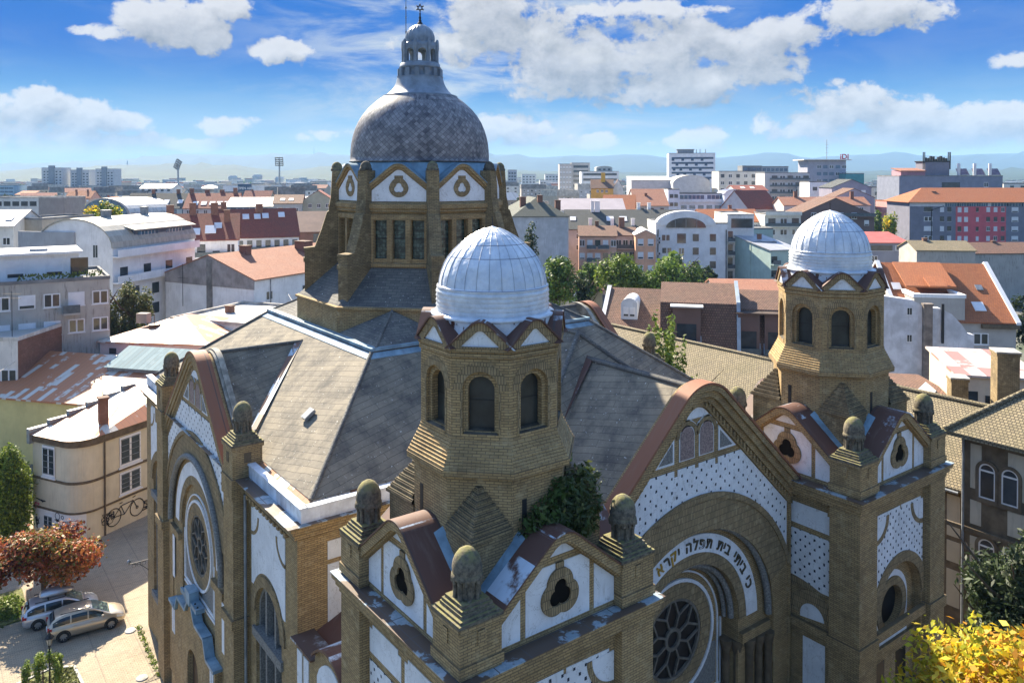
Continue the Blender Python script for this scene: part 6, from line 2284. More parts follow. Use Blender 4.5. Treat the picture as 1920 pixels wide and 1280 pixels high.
H('white_corner_block', 'white corner block below the office tower', 1518, 1552, 350, 342, 'flat', 0, 12, 0, WHT, FLATR, [W_('f', 2, 2, .3, .7, 2, 5, 2, 1.6, D_)])
(rt_, _, _, _), _ = H('brown_gabled_flats', 'brown flats with broad gable and four square attic windows', 1494, 1640, 250, 404, 'gy', 372, 14, 0, BROWN, TBRO, [W_('f', 4, 1, .22, .74, -.9, 3, 1.7, 2.0, 'plain'), W_('f', 4, 2, .15, .9, 1.5, 3.3, 1.5, 1.7, PS)], balc=[('f', .5, 1.0, .2, 1.2)])
H('red_brown_roofs', 'long red brown roofs behind the brown gabled flats', 1470, 1632, 285, 385, 'gx', 370, 12, 0, PINKW, TSAL, [W_('f', 4, 1, .1, .9, .7)], chim=[(.2, .5, 1.2, .8, 2.6), (.85, .4, 1.2, .8, 2.6)])
H('white_terrace_flats', 'white flats with terrace full of plants left of the brown flats', 1434, 1502, 245, 402, 'flat', 0, 14, 0, WHT2, FLATR, [W_('f', 3, 2, .2, .85, 1.2, 3.4, 2.2, 1.8, ('dark', 'plain'))], balc=[('f', 0, 1, 3.6, 1.2), ('f', 0, 1, .1, 1.0)])
# grey block with aerials, and the red and grey flats
(rt_, fr, _, _), (a, L, h, rs) = H('aerial_block', 'blue grey block with stair tower full of aerials', 1686, 1880, 330, 331, 'flat', 0, 20, 0, pl(.22, .24, .30), FLATR, [W_('f', 1, 1, .84, .84, 2.4, 3, 1.8, 2, 'plain'), W_('f', 1, 1, .50, .50, 2.4, 3, 7.5, 4.5, D_)])
mb = MB()
mb.box(L * .30, L * .535, 4, 12, h, hgt(304, 334))
mb.build('stair_tower', PURG, rt_)
mb = MB()
ht = hgt(304, 334)
mb.box(L * .29, L * .545, 3.8, 12.2, ht, ht + .5)
for x in (.285, .30, .53, .545, .55):
    mb.tube([(L * x, 4.5, ht - 3), (L * x, 4.5, ht + 4.2)], .22, 5)
for x in np.linspace(.32, .52, 9):
    mb.box(L * x - .35, L * x + .35, 5, 6, ht + .5, ht + 1.2 + 1.4 * abs(sin(x * 90)))
mb.build('aerials', IRON, rt_)
mb = MB()
mb.box(L * .06, L * .30, 4, 12, h, h + 2.6)
mb.slab([(L * .05, 3, h + 2.4), (L * .30, 3, h + 2.4), (L * .30, 12, h + 3.6), (L * .05, 12, h + 3.6)], .3, 1)
mb.build('rooftop_house', [pl(.5, .25, .28), TSAL], rt_)
for k, x in enumerate((.60, .755, .905)):
    mb = MB()
    mb.slab([(0, 0, .3), (4.6, 0, .3), (4.6, 2.4, 2.9), (0, 2.4, 2.9)], .15, 0)
    mb.lathe([(.6, 0), (.62, .05), (.62, 4.9), (.6, 5)], 10, (0, 0), mi=1)
    q = mb.build('solar_collector', [plain('collector_mauve', (.16, .12, .17), .3, 1, .4), FRAME_], rt_, (L * x, 2, h + .4))
(rt_, fr, _, _), (a, L, h, rs) = H('grey_red_flats', 'long grey flats with red middle bay and orange hipped roof', 1706, 2010, 262, 379, 'hip', 352, 16, 0, PURG, TORA,
  [W_('f', 1, 4, .115, .115, 1.6, 3.15, 2.8, 1.5, ('dark', 'plain', 'shut', 'plain')), W_('f', 2, 4, .20, .245, 1.6, 3.15, 1.3, 1.6, ('shut', 'dark')), W_('f', 2, 5, .308, .348, 1.7, 3.15, 1.25, 1.6, ('shut', 'dark', 'shut')), W_('f', 1, 5, .418, .418, 1.8, 3.15, .9, 1.4, ('dark', 'shut')), W_('f', 3, 5, .485, .575, 1.7, 3.15, 1.2, 1.5, ('shut', 'dark', 'plain', 'shut')), W_('f', 1, 5, .65, .65, 1.7, 3.15, 2.2, 1.7, 'blind'), W_('f', 4, 1, .26, .44, .25, 3, 4.4, 1.15, 'band'), W_('f', 3, 1, .56, .74, .25, 3, 6, 1.15, 'band')], over=.9, chim=[(.2, .35, 1.4, .5, 1.0)])
mb = MB()
mb.fbox(fr, (.285 - .5) * L, (.595 - .5) * L, 0, h - 1.45, -.02, .0045)
mb.build('red_bay', ROSE, rt_)
mb = MB()
mb.fbox(fr, -L / 2 - .02, L / 2 + .02, h - 1.4, h - .16, -.02, .003)
mb.build('attic_band', pl(.66, .66, .68), rt_)
mb = MB()
for q in (.135,):
    a_ = fr.p((q - .5) * L, 0, .15)
    mb.tube([(a_[0], a_[1], 0), (a_[0], a_[1], h - 2.6), (a_[0] + 4, a_[1], h - 1.3)], .12, 6)
mb.pieces('downpipe', IRON, rt_)
(rt_, _, _, _), _ = H('red_roofed_grey_flats', 'grey flats under a plain red shed roof beside the right tower dome', 1612, 1706, 190, 456, 'shed', 436, 12, -2, pl(.27, .28, .33), plain('red_sheet', (.38, .10, .085), .2, .5, .7),
  [W_('f', 1, 1, .45, .45, .5, 3, 5, 1.3, D_), W_('f', 2, 3, .30, .85, 3.0, 3.2, 1.6, 1.5, 'plain'), W_('f', 1, 1, .85, .85, .5, 3, 3, 1.2, 'plain')], balc=[('f', .58, .72, 5.6, 1.2)])
H('street_flats', 'sunlit yellow grey flats lining the street beyond the right tower', 1640, 1662, 380, 352, 'flat', 0, 40, 40, pl(.62, .58, .48), FLATR, [W_('f', 5, 5, .1, .9, 2, 3.4, 1.6, 1.6, ('dark', 'plain'))])
H('pink_corner_flats', 'pink and white flats showing a narrow side left of the grey and red flats', 1690, 1704, 285, 380, 'flat', 0, 20, 0, pl(.6, .3, .28), TORA, [W_('f', 1, 4, .5, .5, 2, 3.2, 1.6, 1.8)], balc=[('f', 0, 1, 3.2 + 3.2 * j, 1.2) for j in range(3)])
H('far_cream_block', 'small cream block at the right edge behind the orange hipped roof', 1882, 1960, 420, 345, 'flat', 0, 14, 0, pl(.66, .64, .58), FLATR, [W_('f', 2, 1, .2, .45, .9, 3, 2, 2, D_)])

# --- house with orange roof and roof terrace at the right
(rt_, fr, rgt, lft), (a, L, h, rs) = H('terraced_house', 'grey house with orange tiled roof cut by a white roof terrace', 1690, 1908, 112, 600, 'gx', 494, 20, -8, pl(.40, .375, .345, .3), TORA,
  [W_('f', 1, 1, .70, .70, 1.6, 3, 2.0, 1.6, 'plain'), W_('f', 1, 1, .15, .15, -1.4, 3, 2.0, 1.5, 'blind')], over=.35, cat='house', sky_l=[(.08, .55, 1.2), (.83, .55, .9), (.74, .22, 1.5)])
mb = MB()
k = rs / 10
mb.box(L * .12, L * .56, -.05, 5.6, h - .5, h + 3.2)
dorm = mb.build('dormer_block', pl(.40, .375, .345, .3), rt_)
mb = MB()
mb.box(L * .16, L * .53, .3, 5.6, h + 3.2, h + 3.23)
mb.box(L * .11, L * .57, -.1, .2, h + 3.2, h + 3.7)
mb.box(L * .11, L * .15, .2, 5.6, h + 3.2, h + 3.7)
mb.box(L * .53, L * .57, .2, 5.6, h + 3.2, h + 3.7)
mb.build('terrace_parapet', WHT, rt_)
mb = MB()
mb.slab([(L * .12, 3.2, h + 4.4), (L * .57, 3.2, h + 4.4), (L * .57, 9.4, h + rs + .35), (L * .12, 9.4, h + rs + .35)], .25)
mb.slab([(L * .30, 1.9, h + 4.6), (L * .46, 1.9, h + 4.6), (L * .46, 4.4, h + 5.6), (L * .30, 4.4, h + 5.6)], .2)
mb.pieces('dormer_roof', TORA, rt_)
mb = MB()
mb.fbox(Frame(L / 2, 0, 0, -1), L * .2, L * .52, h - .9, h - .3, 0, .5)
mb.build('eaves_box', TRIM, rt_)
for sx in (-.15, L + .15):
    mb = MB()
    X = Frame(sx, 10, -1, 0)
    o = [(10.5, h - .3), (0, h + rs + .15), (-10.5, h - .3)]
    mb.prism(X, [(p[0], p[1] + .35) for p in o] + [(p[0], p[1]) for p in reversed(o)], [], -.3, .3)
    mb.build('verge', FRAME_, rt_)
# old weathered party wall in front of it
ow = thing('old_party_wall', 'weathered pale blue grey party wall with brick flue', 'wall', spot(1642, 92), rad(-YAW - 10))
mb = MB()
L2 = 10.6
F = Frame(L2 / 2, 0, 0, -1)
mb.prism(F, [(-L2 / 2, 0), (L2 / 2, 0), (L2 / 2, 11.4), (L2 * .44, 11.5), (L2 * .38, 12.5), (L2 * .28, 13.7), (L2 * .17, 14.3), (0, 14.4), (-.5, 14.8), (-L2 * .12, 15.2), (-L2 * .5, 15.7)], [], -1.2, 0)
mb.build('wall', plain('washed_blue_wall', (.60, .62, .66), .25, .7, .95, grime=.4), ow)
mb = MB()
mb.fbox(F, -.2, .75, 0, 14.7, .0, .6)
mb.fbox(F, -.28, .83, 14.7, 14.9, -.1, .7)
mb.build('flue', plain('flue_render', (.24, .20, .17), .4, 1, .95, grime=.6), ow)
mb = MB()
mb.tube([F.p(1.9, 10.4, .3), F.p(1.9, 14.9, .3)], .16, 8)
mb.build('stove_pipe', IRON, ow)
for z in (13.9, 10.8):
    put_window(ow, F, -1.55, z, .55, .9, 'plain')
# dark low roof in the yard, small tiled house with dormer, pink roofed house
H('yard_roof', 'low house with brown tiled roof and small grey dormer in the shaded yard', 1655, 1800, 66, 768, 'gx', 722, 12, -12, OLDG, TBRO, [], chim=[(.2, .2, 1.8, .1, 1.2)], cat='house', chm=BRICKD)
dmr = thing('dormer', 'little grey gabled dormer standing on the brown tiled roof', 'dormer', spot(1757, 64.5), rad(-YAW - 12))
F = Frame(0, 0, 0, -1)
mb = MB()
mb.prism(F, [(-.75, 9.4), (.75, 9.4), (.75, 11.2), (0, 12.0), (-.75, 11.2)], [], -2.5, 0)
mb.build('wall', pl(.33, .33, .37), dmr)
mb = MB()
mb.prism(F, [(1.05, 10.98), (0, 12.12), (-1.05, 10.98), (-1.05, 10.84), (0, 11.98), (1.05, 10.84)], [], -2.6, .25)
mb.build('roof', GREY, dmr)
put_window(dmr, F, 0, 10.4, 1.0, .9, 'dark', .02)
(rt_, fr, _, _), (a, L, h, rs) = H('pink_roofed_house', 'small cream house with faded pink sheet roof between brick chimneys', 1800, 1960, 66, 706, 'shed', 668, 9, -14, pl(.62, .52, .40, .3), MPIN, [W_('f', 1, 1, .16, .16, 1.2, 3, .95, 1.0, D_), W_('f', 1, 1, .42, .42, 1.5, 3, 1.2, 1.6, D_)], cat='house')
for lb, u, w, v, s in (('tall soot stained brick chimney beside the pink roof', 1888, 58, 657, 1.45), ('shorter brick chimney stump left of the cream house', 1799, 60, 706, 1.15)):
    c = thing('brick_chimney', lb, 'chimney', spot(u, w), rad(-YAW - 14))
    z = hgt(v, w)
    mb = MB()
    mb.box(-s / 2, s / 2, -s / 2, s / 2, 0, z - .3)
    mb.box(-s / 2 - .07, s / 2 + .07, -s / 2 - .07, s / 2 + .07, z - .3, z - .1)
    mb.build('stack', BRICKD, c)
    mb = MB()
    mb.box(-s / 2 - .1, s / 2 + .1, -s / 2 - .1, s / 2 + .1, z - .1, z)
    mb.build('cap', KERB, c)

# --- brown tiled row with mansards and dormers behind the church
(rt_, fr, _, _), (a, L, h, rs) = H('barrel_dormer_house', 'brown tiled house with white round topped dormer', 1130, 1243, 106, 618, 'gx', 541, 15, -16, WHT2, TBRO, [], cat='house', over=.4)
d = MB()
Fd = Frame(0, 0, 0, -1)
d.prism(Fd, [(-1.1, 0), (1.1, 0), (1.1, 1.9)] + [(1.1 * cos(rad(q)), 1.9 + .95 * sin(rad(q))) for q in range(15, 180, 15)] + [(-1.1, 1.9)], [], -5, 0)
dd = d.build('dormer', pl(.55, .58, .62), rt_, (L * .42, 1.7, h + 1.2))
put_window(dd, Fd, -.42, 1.0, .72, 1.3, 'blind', .0)
put_window(dd, Fd, .42, 1.0, .72, 1.3, 'blind', .0)
mb = MB()
X = Frame(-.3, 7.5, -1, 0)
o = [(7.8, h - .2), (0, h + rs + .15)]
mb.prism(X, [(p[0], p[1] + .3) for p in o] + [(p[0], p[1]) for p in reversed(o)], [], -.35, .2)
mb.build('verge', FRAME_, rt_)
for k, (u0, u1, w, ve, vb, vr, lb) in enumerate(((1240, 1384, 100, 572, 650, 531, 'brown tiled mansard house with one recessed balcony dormer'), (1372, 1492, 99, 585, 665, 545, 'brown tiled mansard house with two sloped dormers beside the far tower'))):
    a, L = fx(u0, u1, w, -12)
    hk, hb = hgt(ve, w), hgt(vb, w)
    hr = hgt(vr, w + 6)
    root = thing('mansard_row_house', lb, 'house', (a.x, a.y, 0), rad(-YAW - 12))
    mb = MB()
    X = Frame(0, 6, -1, 0)
    prof = [(-6, 0), (6, 0), (6, hb), (4.6, hk - .1), (0, hr), (-6, hb)]
    mb.prism(X, prof, [], -L, 0)
    mb.build('wall', WHT2, root)
    mb = MB()
    o = [(6.35, hb - .4), (4.75, hk), (0, hr + .02), (-6.3, hb)]
    mb.prism(X, [(p[0] + .05, p[1] + .2) for p in o] + [(p[0], p[1]) for p in reversed(o)], [], -L - .1, .1)
    mb.build('roof', TBRO, root)
    mb = MB()
    X2 = Frame(L + .1, 6, 1, 0)
    o = [(-6.6, hb - .7), (-4.9, hk + .2), (0, hr + .35)]
    mb.prism(X2, [(p[0] - .05, p[1] + .25) for p in reversed(o)] + [(p[0], p[1]) for p in o], [], -.15, .3)
    mb.build('verge', plain('pale_zinc_verge', (.36, .42, .48), .2, 1, .5), root)
    for f in ((.34,) if k == 0 else (.28, .70)):
        wd_ = 3.4 if k == 0 else 2.6
        mb = MB()
        x0 = L * f
        mb.box(x0 - wd_ / 2, x0 + wd_ / 2, -.25, 2.2, hb + .3, hk - .15)
        dr_ = mb.build('dormer', pl(.16, .10, .085), root)
        mb = MB()
        mb.box(x0 - wd_ / 2 - .3, x0 + wd_ / 2 + .3, -.7, 2.3, hk - .15, hk + .02)
        mb.box(x0 - wd_ / 2 - .2, x0 + wd_ / 2 + .2, -1.1, 0, hb + .0, hb + .25)
        mb.pieces('dormer_roof', pl(.62, .60, .56) if k == 0 else TBRO, root)
        Fd = Frame(x0, -.26, 0, -1)
        put_window(root, Fd, 0, hb + 1.9, wd_ * .7, 2.2, 'dark')
        mb = MB()
        mb.box(x0 - wd_ / 2 - .1, x0 + wd_ / 2 + .1, -1.05, -1.0, hb + .25, hb + 1.0)
        mb.build('railing', RAIL if k else pl(.3, .33, .34), root)
        Fd = Frame(x0, 0, 0, -1)
        put_window(root, Fd, 0, hb - 1.6, wd_ * .8, 2.0, 'plain' if k == 0 else 'dark', .38)
        for sg in (-1, 1):
            mb = MB()
            mb.slab([(x0 + sg * wd_ / 2 - .1, -.5, hb - .2), (x0 + sg * wd_ / 2 + .1, -.5, hb - .2), (x0 + sg * wd_ / 2 + .1, 1.4, hk + .1), (x0 + sg * wd_ / 2 - .1, 1.4, hk + .1)], .5)
            mb.build('cheek', plain('pale_zinc_verge', (.36, .42, .48), .2, 1, .5), root)
H('orange_ridge_row', 'long pale orange tiled roof just behind the mansard houses', 1340, 1500, 140, 545, 'gx', 524, 10, -6, WHT2, TSAL, [], chim=[])
H('tiled_shed', 'small white shed with brown tiled shed roof beside the near tower dome', 1028, 1066, 122, 562, 'shed', 527, 9, -16, WHT, TBRO, [], cat='shed')
H('low_yard_house', 'low tan tiled house half hidden by trees behind the shed', 1072, 1130, 150, 545, 'gx', 516, 9, 4, TAN, TBRO, [], chim=[(.5, .4, 1, .4, 1.4)], cat='house')

# --- community building right of the church
cb = thing('community_building', 'brown and cream banded building with paired arched windows and mossy hipped roof', 'building')
HALF = plain('brown_banding', (.15, .115, .075), .35, 1.6, .9, grime=.4)
CRP = pl(.50, .46, .37, .4)
X1, X2 = 24.0, 26.4
mb = MB()
mb.box(X1, X1 + 11, -26, 0, 0, 14.55)
mb.build('wall', HALF, cb)
mb = MB()
e = .75
c = [(X1 - e, -26, 14.5), (X1 - e, .7, 14.5), (X1 + 11.7, .7, 14.5), (X1 + 11.7, -26, 14.5)]
mb.add(c + [(X1 + 5.5, -4.6, 18.6), (X1 + 5.5, -26, 18.6)], [(0, 1, 4, 5), (1, 2, 4), (2, 3, 5, 4)])
mb.add(c + [(x, y, z - .22) for x, y, z in c], [(0, 4, 5, 1), (1, 5, 6, 2), (4, 7, 6, 5)])
rr2 = mb.build('roof', TOLD, cb)
mb = MB()
mb.tube([(X1 - e, .7, 14.58), (X1 + 5.5, -4.6, 18.68), (X1 + 5.5, -26, 18.68)], .16, 6)
mb.build('ridge_tiles', TOLD, rr2)
FC = Frame(X1, 0, -1, 0)
rows = ((13.9, 11.3), (10.6, 9.2), (8.5, 6.6), (5.9, 3.8))
mb = MB()
cols = [(.5, 1.1), (2.5, 3.4), (3.9, 4.8), (6.2, 7.4), (8.0, 9.2), (9.8, 11)]
for z1, z0 in rows:
    for a_, b_ in cols:
        mb.fbox(FC, a_, b_, z0, z1, 0, .03)
mb.pieces('stucco_panel', CRP, cb)
for s in (1.42, 2.62, 5.5):
    for zz, hh in ((10.9, 2.6), (6.4, 2.8), (2.2, 2.4)):
        mb = MB()
        mb.prism(FC, archhole(s, zz - .25, zz + hh * .62, .62, 14), [archhole(s, zz, zz + hh * .62, .44, 14)], 0, .10)
        sr = mb.build('window_surround', HALF, cb)
        mb = MB()
        mb.prism(FC, archhole(s, zz, zz + hh * .62, .45, 14), [], .0, .035)
        wn = mb.build('window', PANE, cb)
        mb = MB()
        mb.prism(FC, archhole(s, zz, zz + hh * .62, .44, 14), [archhole(s, zz + .08, zz + hh * .62, .36, 14)], .035, .06)
        mb.fbox(FC, s - .36, s + .36, zz + hh * .62 - .05, zz + hh * .62 + .05, .035, .058)
        mb.build('frame', FRAME_, wn)
mb = MB()
mb.fbox(FC, -1, 26, 8.7, 8.95, 0, .16)
mb.fbox(FC, -1, 26, 14.1, 14.5, 0, .2)
mb.build('string_course', HALF, cb)
mb = MB()
a_ = FC.p(.15, 0, .15)
mb.tube([(a_[0], a_[1], 0), (a_[0], a_[1], 14.3)], .07, 6)
mb.pieces('downpipe', GREY, cb)
wg = thing('community_wing', 'long lower wing with mossy plain tiled roof behind the far tower', 'building')
mb = MB()
XW = Frame(X2 + 5.6, 0, 0, -1)
mb.prism(XW, [(-5.6, 0), (5.6, 0), (5.6, 10.3), (0, 13.85), (-5.6, 10.3)], [], -38, -.02)
mb.build('wall', HALF, wg)
mb = MB()
o = [(6.1, 10.0), (0, 13.87), (-6.1, 10.0)]
mb.prism(XW, [(p[0], p[1] + .2) for p in o] + [(p[0], p[1]) for p in reversed(o)], [], -38.3, -.2)
wr = mb.build('roof', TOLD, wg)
mb = MB()
mb.tube([(X2 + 5.6, .1, 14.12), (X2 + 5.6, 20, 14.05), (X2 + 5.6, 38, 14.12)], .17, 6)
mb.build('ridge_tiles', TOLD, wr)
FW2 = Frame(X2, 0, -1, 0)
mb = MB()
for y0 in (1.0, 4.4, 7.8, 11.2, 14.6, 18, 21.4):
    for z0, z1 in ((7.0, 9.6), (5.4, 6.7), (2.6, 4.9)):
        mb.fbox(FW2, -y0 - .9, -y0 - .1, z0, z1, 0, .03)
mb.pieces('stucco_panel', CRP, wg)
for y0 in (2.6, 6.0, 9.4, 12.8, 16.2, 19.6):
    mb = MB()
    mb.prism(FW2, archhole(-y0, 5.6, 8.2, .5, 12), [], 0, .04)
    mb.build('window', PANE, wg)
mb = MB()
mb.tube([(X2 - .55, 1, 10.0), (X2 - .55, 34, 10.0)], .09, 6)
mb.build('gutter', GREY, wg)

H('low_yard_row', 'low mossy roofed sheds in the gap behind the terraced grey house', 1720, 1830, 170, 470, 'gx', 452, 10, -6, OLDG, TOLD, [], chim=[(.3, .5, .9, .6, 1.2)], cat='shed')
H('low_yard_row', 'low brown roofed row at the right edge below the grey and red flats', 1822, 1960, 180, 476, 'gx', 456, 10, 4, OLDG, TBRO, [], chim=[(.5, .5, .9, .6, 1.2)], cat='shed')
# ------------------------------------------------------------------ foliage
def leafmat(name, c, tr=.25):
    m, q, b, uv, pos = newmat(name)
    n = q.noise(pos, 1.3, 3, .6)
    rnd = q.n('ShaderNodeNewGeometry').outputs['Random Per Island']
    f = q.m('ADD', q.m('MULTIPLY', n, .6), q.m('MULTIPLY', rnd, .5))
    col = q.mix(q.ramp(f, .3, .8), tuple(x * .62 for x in c), tuple(min(1, x * 1.35) for x in c))
    q.set(b, 'Base Color', col)
    q.set(b, 'Roughness', .55)
    q.set(b, 'Specular IOR Level', .25)
    t = q.n('ShaderNodeBsdfTranslucent', ins={'Color': q.mix(.5, col, tuple(min(1, x * 1.6) for x in c))})
    mx = q.n('ShaderNodeMixShader', ins={0: tr})
    q.t.links.new(b.outputs[0], mx.inputs[1])
    q.t.links.new(t.outputs[0], mx.inputs[2])
    q.t.links.new(mx.outputs[0], q.t.nodes['Material Output'].inputs[0])
    return m


LG = [leafmat('leaf_green_a', (.10, .165, .028)), leafmat('leaf_green_b', (.16, .235, .04)), leafmat('leaf_green_c', (.06, .10, .022))]
LY = [leafmat('leaf_spring_a', (.14, .20, .03)), leafmat('leaf_spring_b', (.20, .26, .04)), leafmat('leaf_spring_c', (.09, .14, .025))]
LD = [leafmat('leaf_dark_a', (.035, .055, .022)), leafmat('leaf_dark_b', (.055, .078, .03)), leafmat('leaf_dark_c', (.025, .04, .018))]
LA = [leafmat('leaf_gold_a', (.52, .37, .02), .4), leafmat('leaf_gold_b', (.60, .49, .06), .4), leafmat('leaf_gold_c', (.33, .34, .03), .4), leafmat('leaf_gold_d', (.42, .20, .02), .35)]
LR = [leafmat('leaf_red_a', (.34, .09, .035)), leafmat('leaf_red_b', (.42, .16, .04)), leafmat('leaf_red_c', (.17, .15, .03)), leafmat('leaf_red_d', (.10, .03, .02))]
LT = [leafmat('leaf_thuja_a', (.15, .21, .025)), leafmat('leaf_thuja_b', (.22, .27, .03)), leafmat('leaf_thuja_c', (.06, .10, .018))]
LO = [leafmat('leaf_olive_a', (.10, .115, .035)), leafmat('leaf_olive_b', (.15, .15, .05)), leafmat('leaf_olive_c', (.065, .08, .025))]
BARK = plain('bark', (.12, .09, .065), .4, 6, .95, bump=.5)


def foliage(name, blobs, n, size, mats, parent, seed, shell=.45, up=.35, wts=None, elong=1.0):
    r = np.random.default_rng(seed)
    vol = np.array([b[3] * b[4] * b[5] for b in blobs]) ** .8
    idx = r.choice(len(blobs), n, p=vol / vol.sum())
    B = np.array(blobs, float)
    d = r.normal(size=(n, 3))
    d /= np.linalg.norm(d, axis=1)[:, None]
    rad_ = r.random(n) ** shell
    rad_ *= 1 + .18 * r.normal(size=n) * (r.random(n) < .35)
    P = B[idx, :3] + d * rad_[:, None] * B[idx, 3:6]
    N_ = d * .8 + r.normal(size=(n, 3)) * .75
    N_[:, 2] += up
    N_ /= np.linalg.norm(N_, axis=1)[:, None]
    a = r.normal(size=(n, 3))
    T = np.cross(N_, a)
    T /= np.linalg.norm(T, axis=1)[:, None]
    Bt = np.cross(N_, T)
    s = size * (.40 + 1.25 * r.random(n) ** 1.6)[:, None]
    V = np.empty((n, 4, 3))
    V[:, 0] = P - T * s * elong
    V[:, 1] = P - Bt * s * .55 + N_ * s * .18
    V[:, 2] = P + T * s * elong
    V[:, 3] = P + Bt * s * .55 + N_ * s * .18
    me = bpy.data.meshes.new(name)
    me.vertices.add(n * 4)
    me.vertices.foreach_set('co', V.reshape(-1))
    me.loops.add(n * 4)
    me.loops.foreach_set('vertex_index', np.arange(n * 4, dtype=np.int32))
    me.polygons.add(n)
    me.polygons.foreach_set('loop_start', np.arange(0, n * 4, 4, dtype=np.int32))
    me.polygons.foreach_set('loop_total', np.full(n, 4, dtype=np.int32))
    k = len(mats)
    mi = r.choice(k, n, p=wts)
    clump = (idx * 7 + seed) % k
    mi = np.where(r.random(n) < .45, clump, mi)
    for m in mats:
        me.materials.append(m)
    me.polygons.foreach_set('material_index', mi.astype(np.int32))
    me.update()
    me.validate()
    o = bpy.data.objects.new(name, me)
    COL.objects.link(o)
    o.parent = parent
    return o


def crown_blobs(r, n, cx, cy, cz, rx, rz, seed, core=True):
    rg = np.random.default_rng(seed)
    out = [(cx, cy, cz, rx * .62, rx * .62, rz * .66)] if core else []
    for i in range(n):
        a = rg.random() * 6.283
        e = rg.uniform(-.75, 1.0)
        q = sqrt(max(0.05, 1 - e * e))
        k = rg.uniform(.55, .80)
        s = rg.uniform(.26, .42)
        out.append((cx + rx * k * q * cos(a), cy + rx * k * q * sin(a), cz + rz * k * e, rx * s, rx * s, rz * s * .9))
    return out


def trunk(parent, h, r, limbs, seed, lean=0.0):
    rg = np.random.default_rng(seed)
    mb = MB()
    pts = [(0, 0, -.1), (lean * .3, .02, h * .35), (lean * .7, .0, h * .7), (lean, .03, h)]
    mb.tube(pts, [r * 1.25, r, r * .72, r * .25], 8)
    for i in range(limbs):
        a = rg.random() * 6.283
        f = rg.uniform(.4, .85)
        L = h * rg.uniform(.28, .45)
        p = Vector((lean * f, 0, h * f))
        e = p + Vector((cos(a) * L * .75, sin(a) * L * .75, L * .7))
        m = (p + e) / 2 + Vector((0, 0, -L * .06))
        mb.tube([p, m, e], [r * .5, r * .33, r * .1], 6)
    return mb.build('trunk', BARK, parent)


def tree(name, label, u, w, vt, rad_px, mats, n, size, seed, crown=.62, group=None, at=None, limbs=6, cat='tree', tr=True, blobs=12, wts=None, top=None):
    p = at or spot(u, w)
    h = top or hgt(vt, w)
    rx = rad_px / FPX * w
    t = thing(name, label, cat, (p.x, p.y, 0), random.uniform(0, 6), group)
    rz = h * crown / 2
    trunk(t, h * .86, max(.09, h * .022), limbs, seed)
    foliage('crown', crown_blobs(None, blobs, 0, 0, h - rz, rx, rz, seed), n, size, mats, t, seed, wts=wts)
    return t


random.seed(11)
tree('broadleaf_tree', 'bright green tree between the near tower dome and the concrete flats', 1040, 122, 472, 56, LG, 6500, .26, 1)
tree('small_tree', 'small round green tree in front of the peach flats', 1106, 150, 484, 26, LG, 2600, .26, 2)
tree('broadleaf_tree', 'tall light green tree in front of the orange plaster flats', 1166, 141, 462, 50, LY, 6500, .26, 3, crown=.8)
tree('broadleaf_tree', 'wide dark green tree hiding the foot of the white arched block', 1262, 136, 477, 62, LG, 7500, .26, 4, crown=.7)
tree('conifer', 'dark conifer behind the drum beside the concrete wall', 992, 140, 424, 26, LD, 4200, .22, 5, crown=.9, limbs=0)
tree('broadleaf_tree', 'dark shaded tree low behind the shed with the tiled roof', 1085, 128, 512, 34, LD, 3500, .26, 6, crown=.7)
tree('courtyard_tree', 'grey green bushy tree left of the group below the stained flats', 142, 103, 532, 30, LO, 4200, .2, 7, crown=.75)
tree('courtyard_tree', 'taller olive green tree in the middle of the group below the stained flats', 190, 105, 522, 34, LO, 5000, .2, 8, crown=.8)
tree('courtyard_tree', 'olive green tree at the right end of the group beside the white modern block', 248, 107, 524, 36, LO, 5200, .2, 9, crown=.8)
tree('autumn_tree', 'yellow green autumn tree on the left roofscape in front of the arched hall', 192, 215, 375, 40, [LY[0], LA[2], LA[0], LG[0]], 4200, .45, 10, crown=.6)
tree('street_tree', 'yellowing street tree beside the red roofed grey flats', 1668, 230, 400, 22, [LY[0], LA[2], LA[0]], 3500, .35, 12, crown=.8)
tree('street_tree', 'green street tree left of the yellowing one', 1648, 262, 392, 14, LG, 2500, .35, 13, crown=.8)
tree('shade_tree', 'dark tree at the right edge beside the terraced grey house', 1945, 118, 520, 40, LD, 4000, .25, 14, crown=.8)
# slim young trees between church and wing
yt = thing('young_tree', 'bright green young tree with upright shoots beside the church roof', 'tree', spot(1245, 60))
trunk(yt, 16.5, .16, 7, 21)
sp_ = []
rg = np.random.default_rng(21)
for i in range(13):
    a = rg.random() * 6.28
    r_ = rg.uniform(.3, 2.6)
    x, y = r_ * cos(a) * 1.2, r_ * sin(a)
    zt = rg.uniform(15.0, 19.4) - r_ * .7
    for j in range(5):
        f = j / 4
        sp_.append((x * (.6 + .4 * f), y * (.6 + .4 * f), zt - 5 + 5 * f, .62 - .38 * f, .62 - .38 * f, .9))
foliage('crown', sp_ + [(0, 0, 13.0, 2.2, 2.2, 2.2), (1.2, -.8, 12.5, 2.0, 2.0, 1.9), (-.4, .3, 15, 1.3, 1.3, 1.5)], 11000, .15, LY, yt, 21, elong=1.2)
yt = thing('young_tree', 'few green shoots left of the stone pinnacle beside the church roof', 'tree', spot(1183, 58))
trunk(yt, 12, .1, 4, 22)
foliage('crown', [(0, 0, 13.2, .35, .35, 1.6), (.5, .2, 12, .7, .7, 1.4), (-.4, 0, 11.5, .8, .8, 1.5)], 1300, .15, LY, yt, 22, elong=1.2)
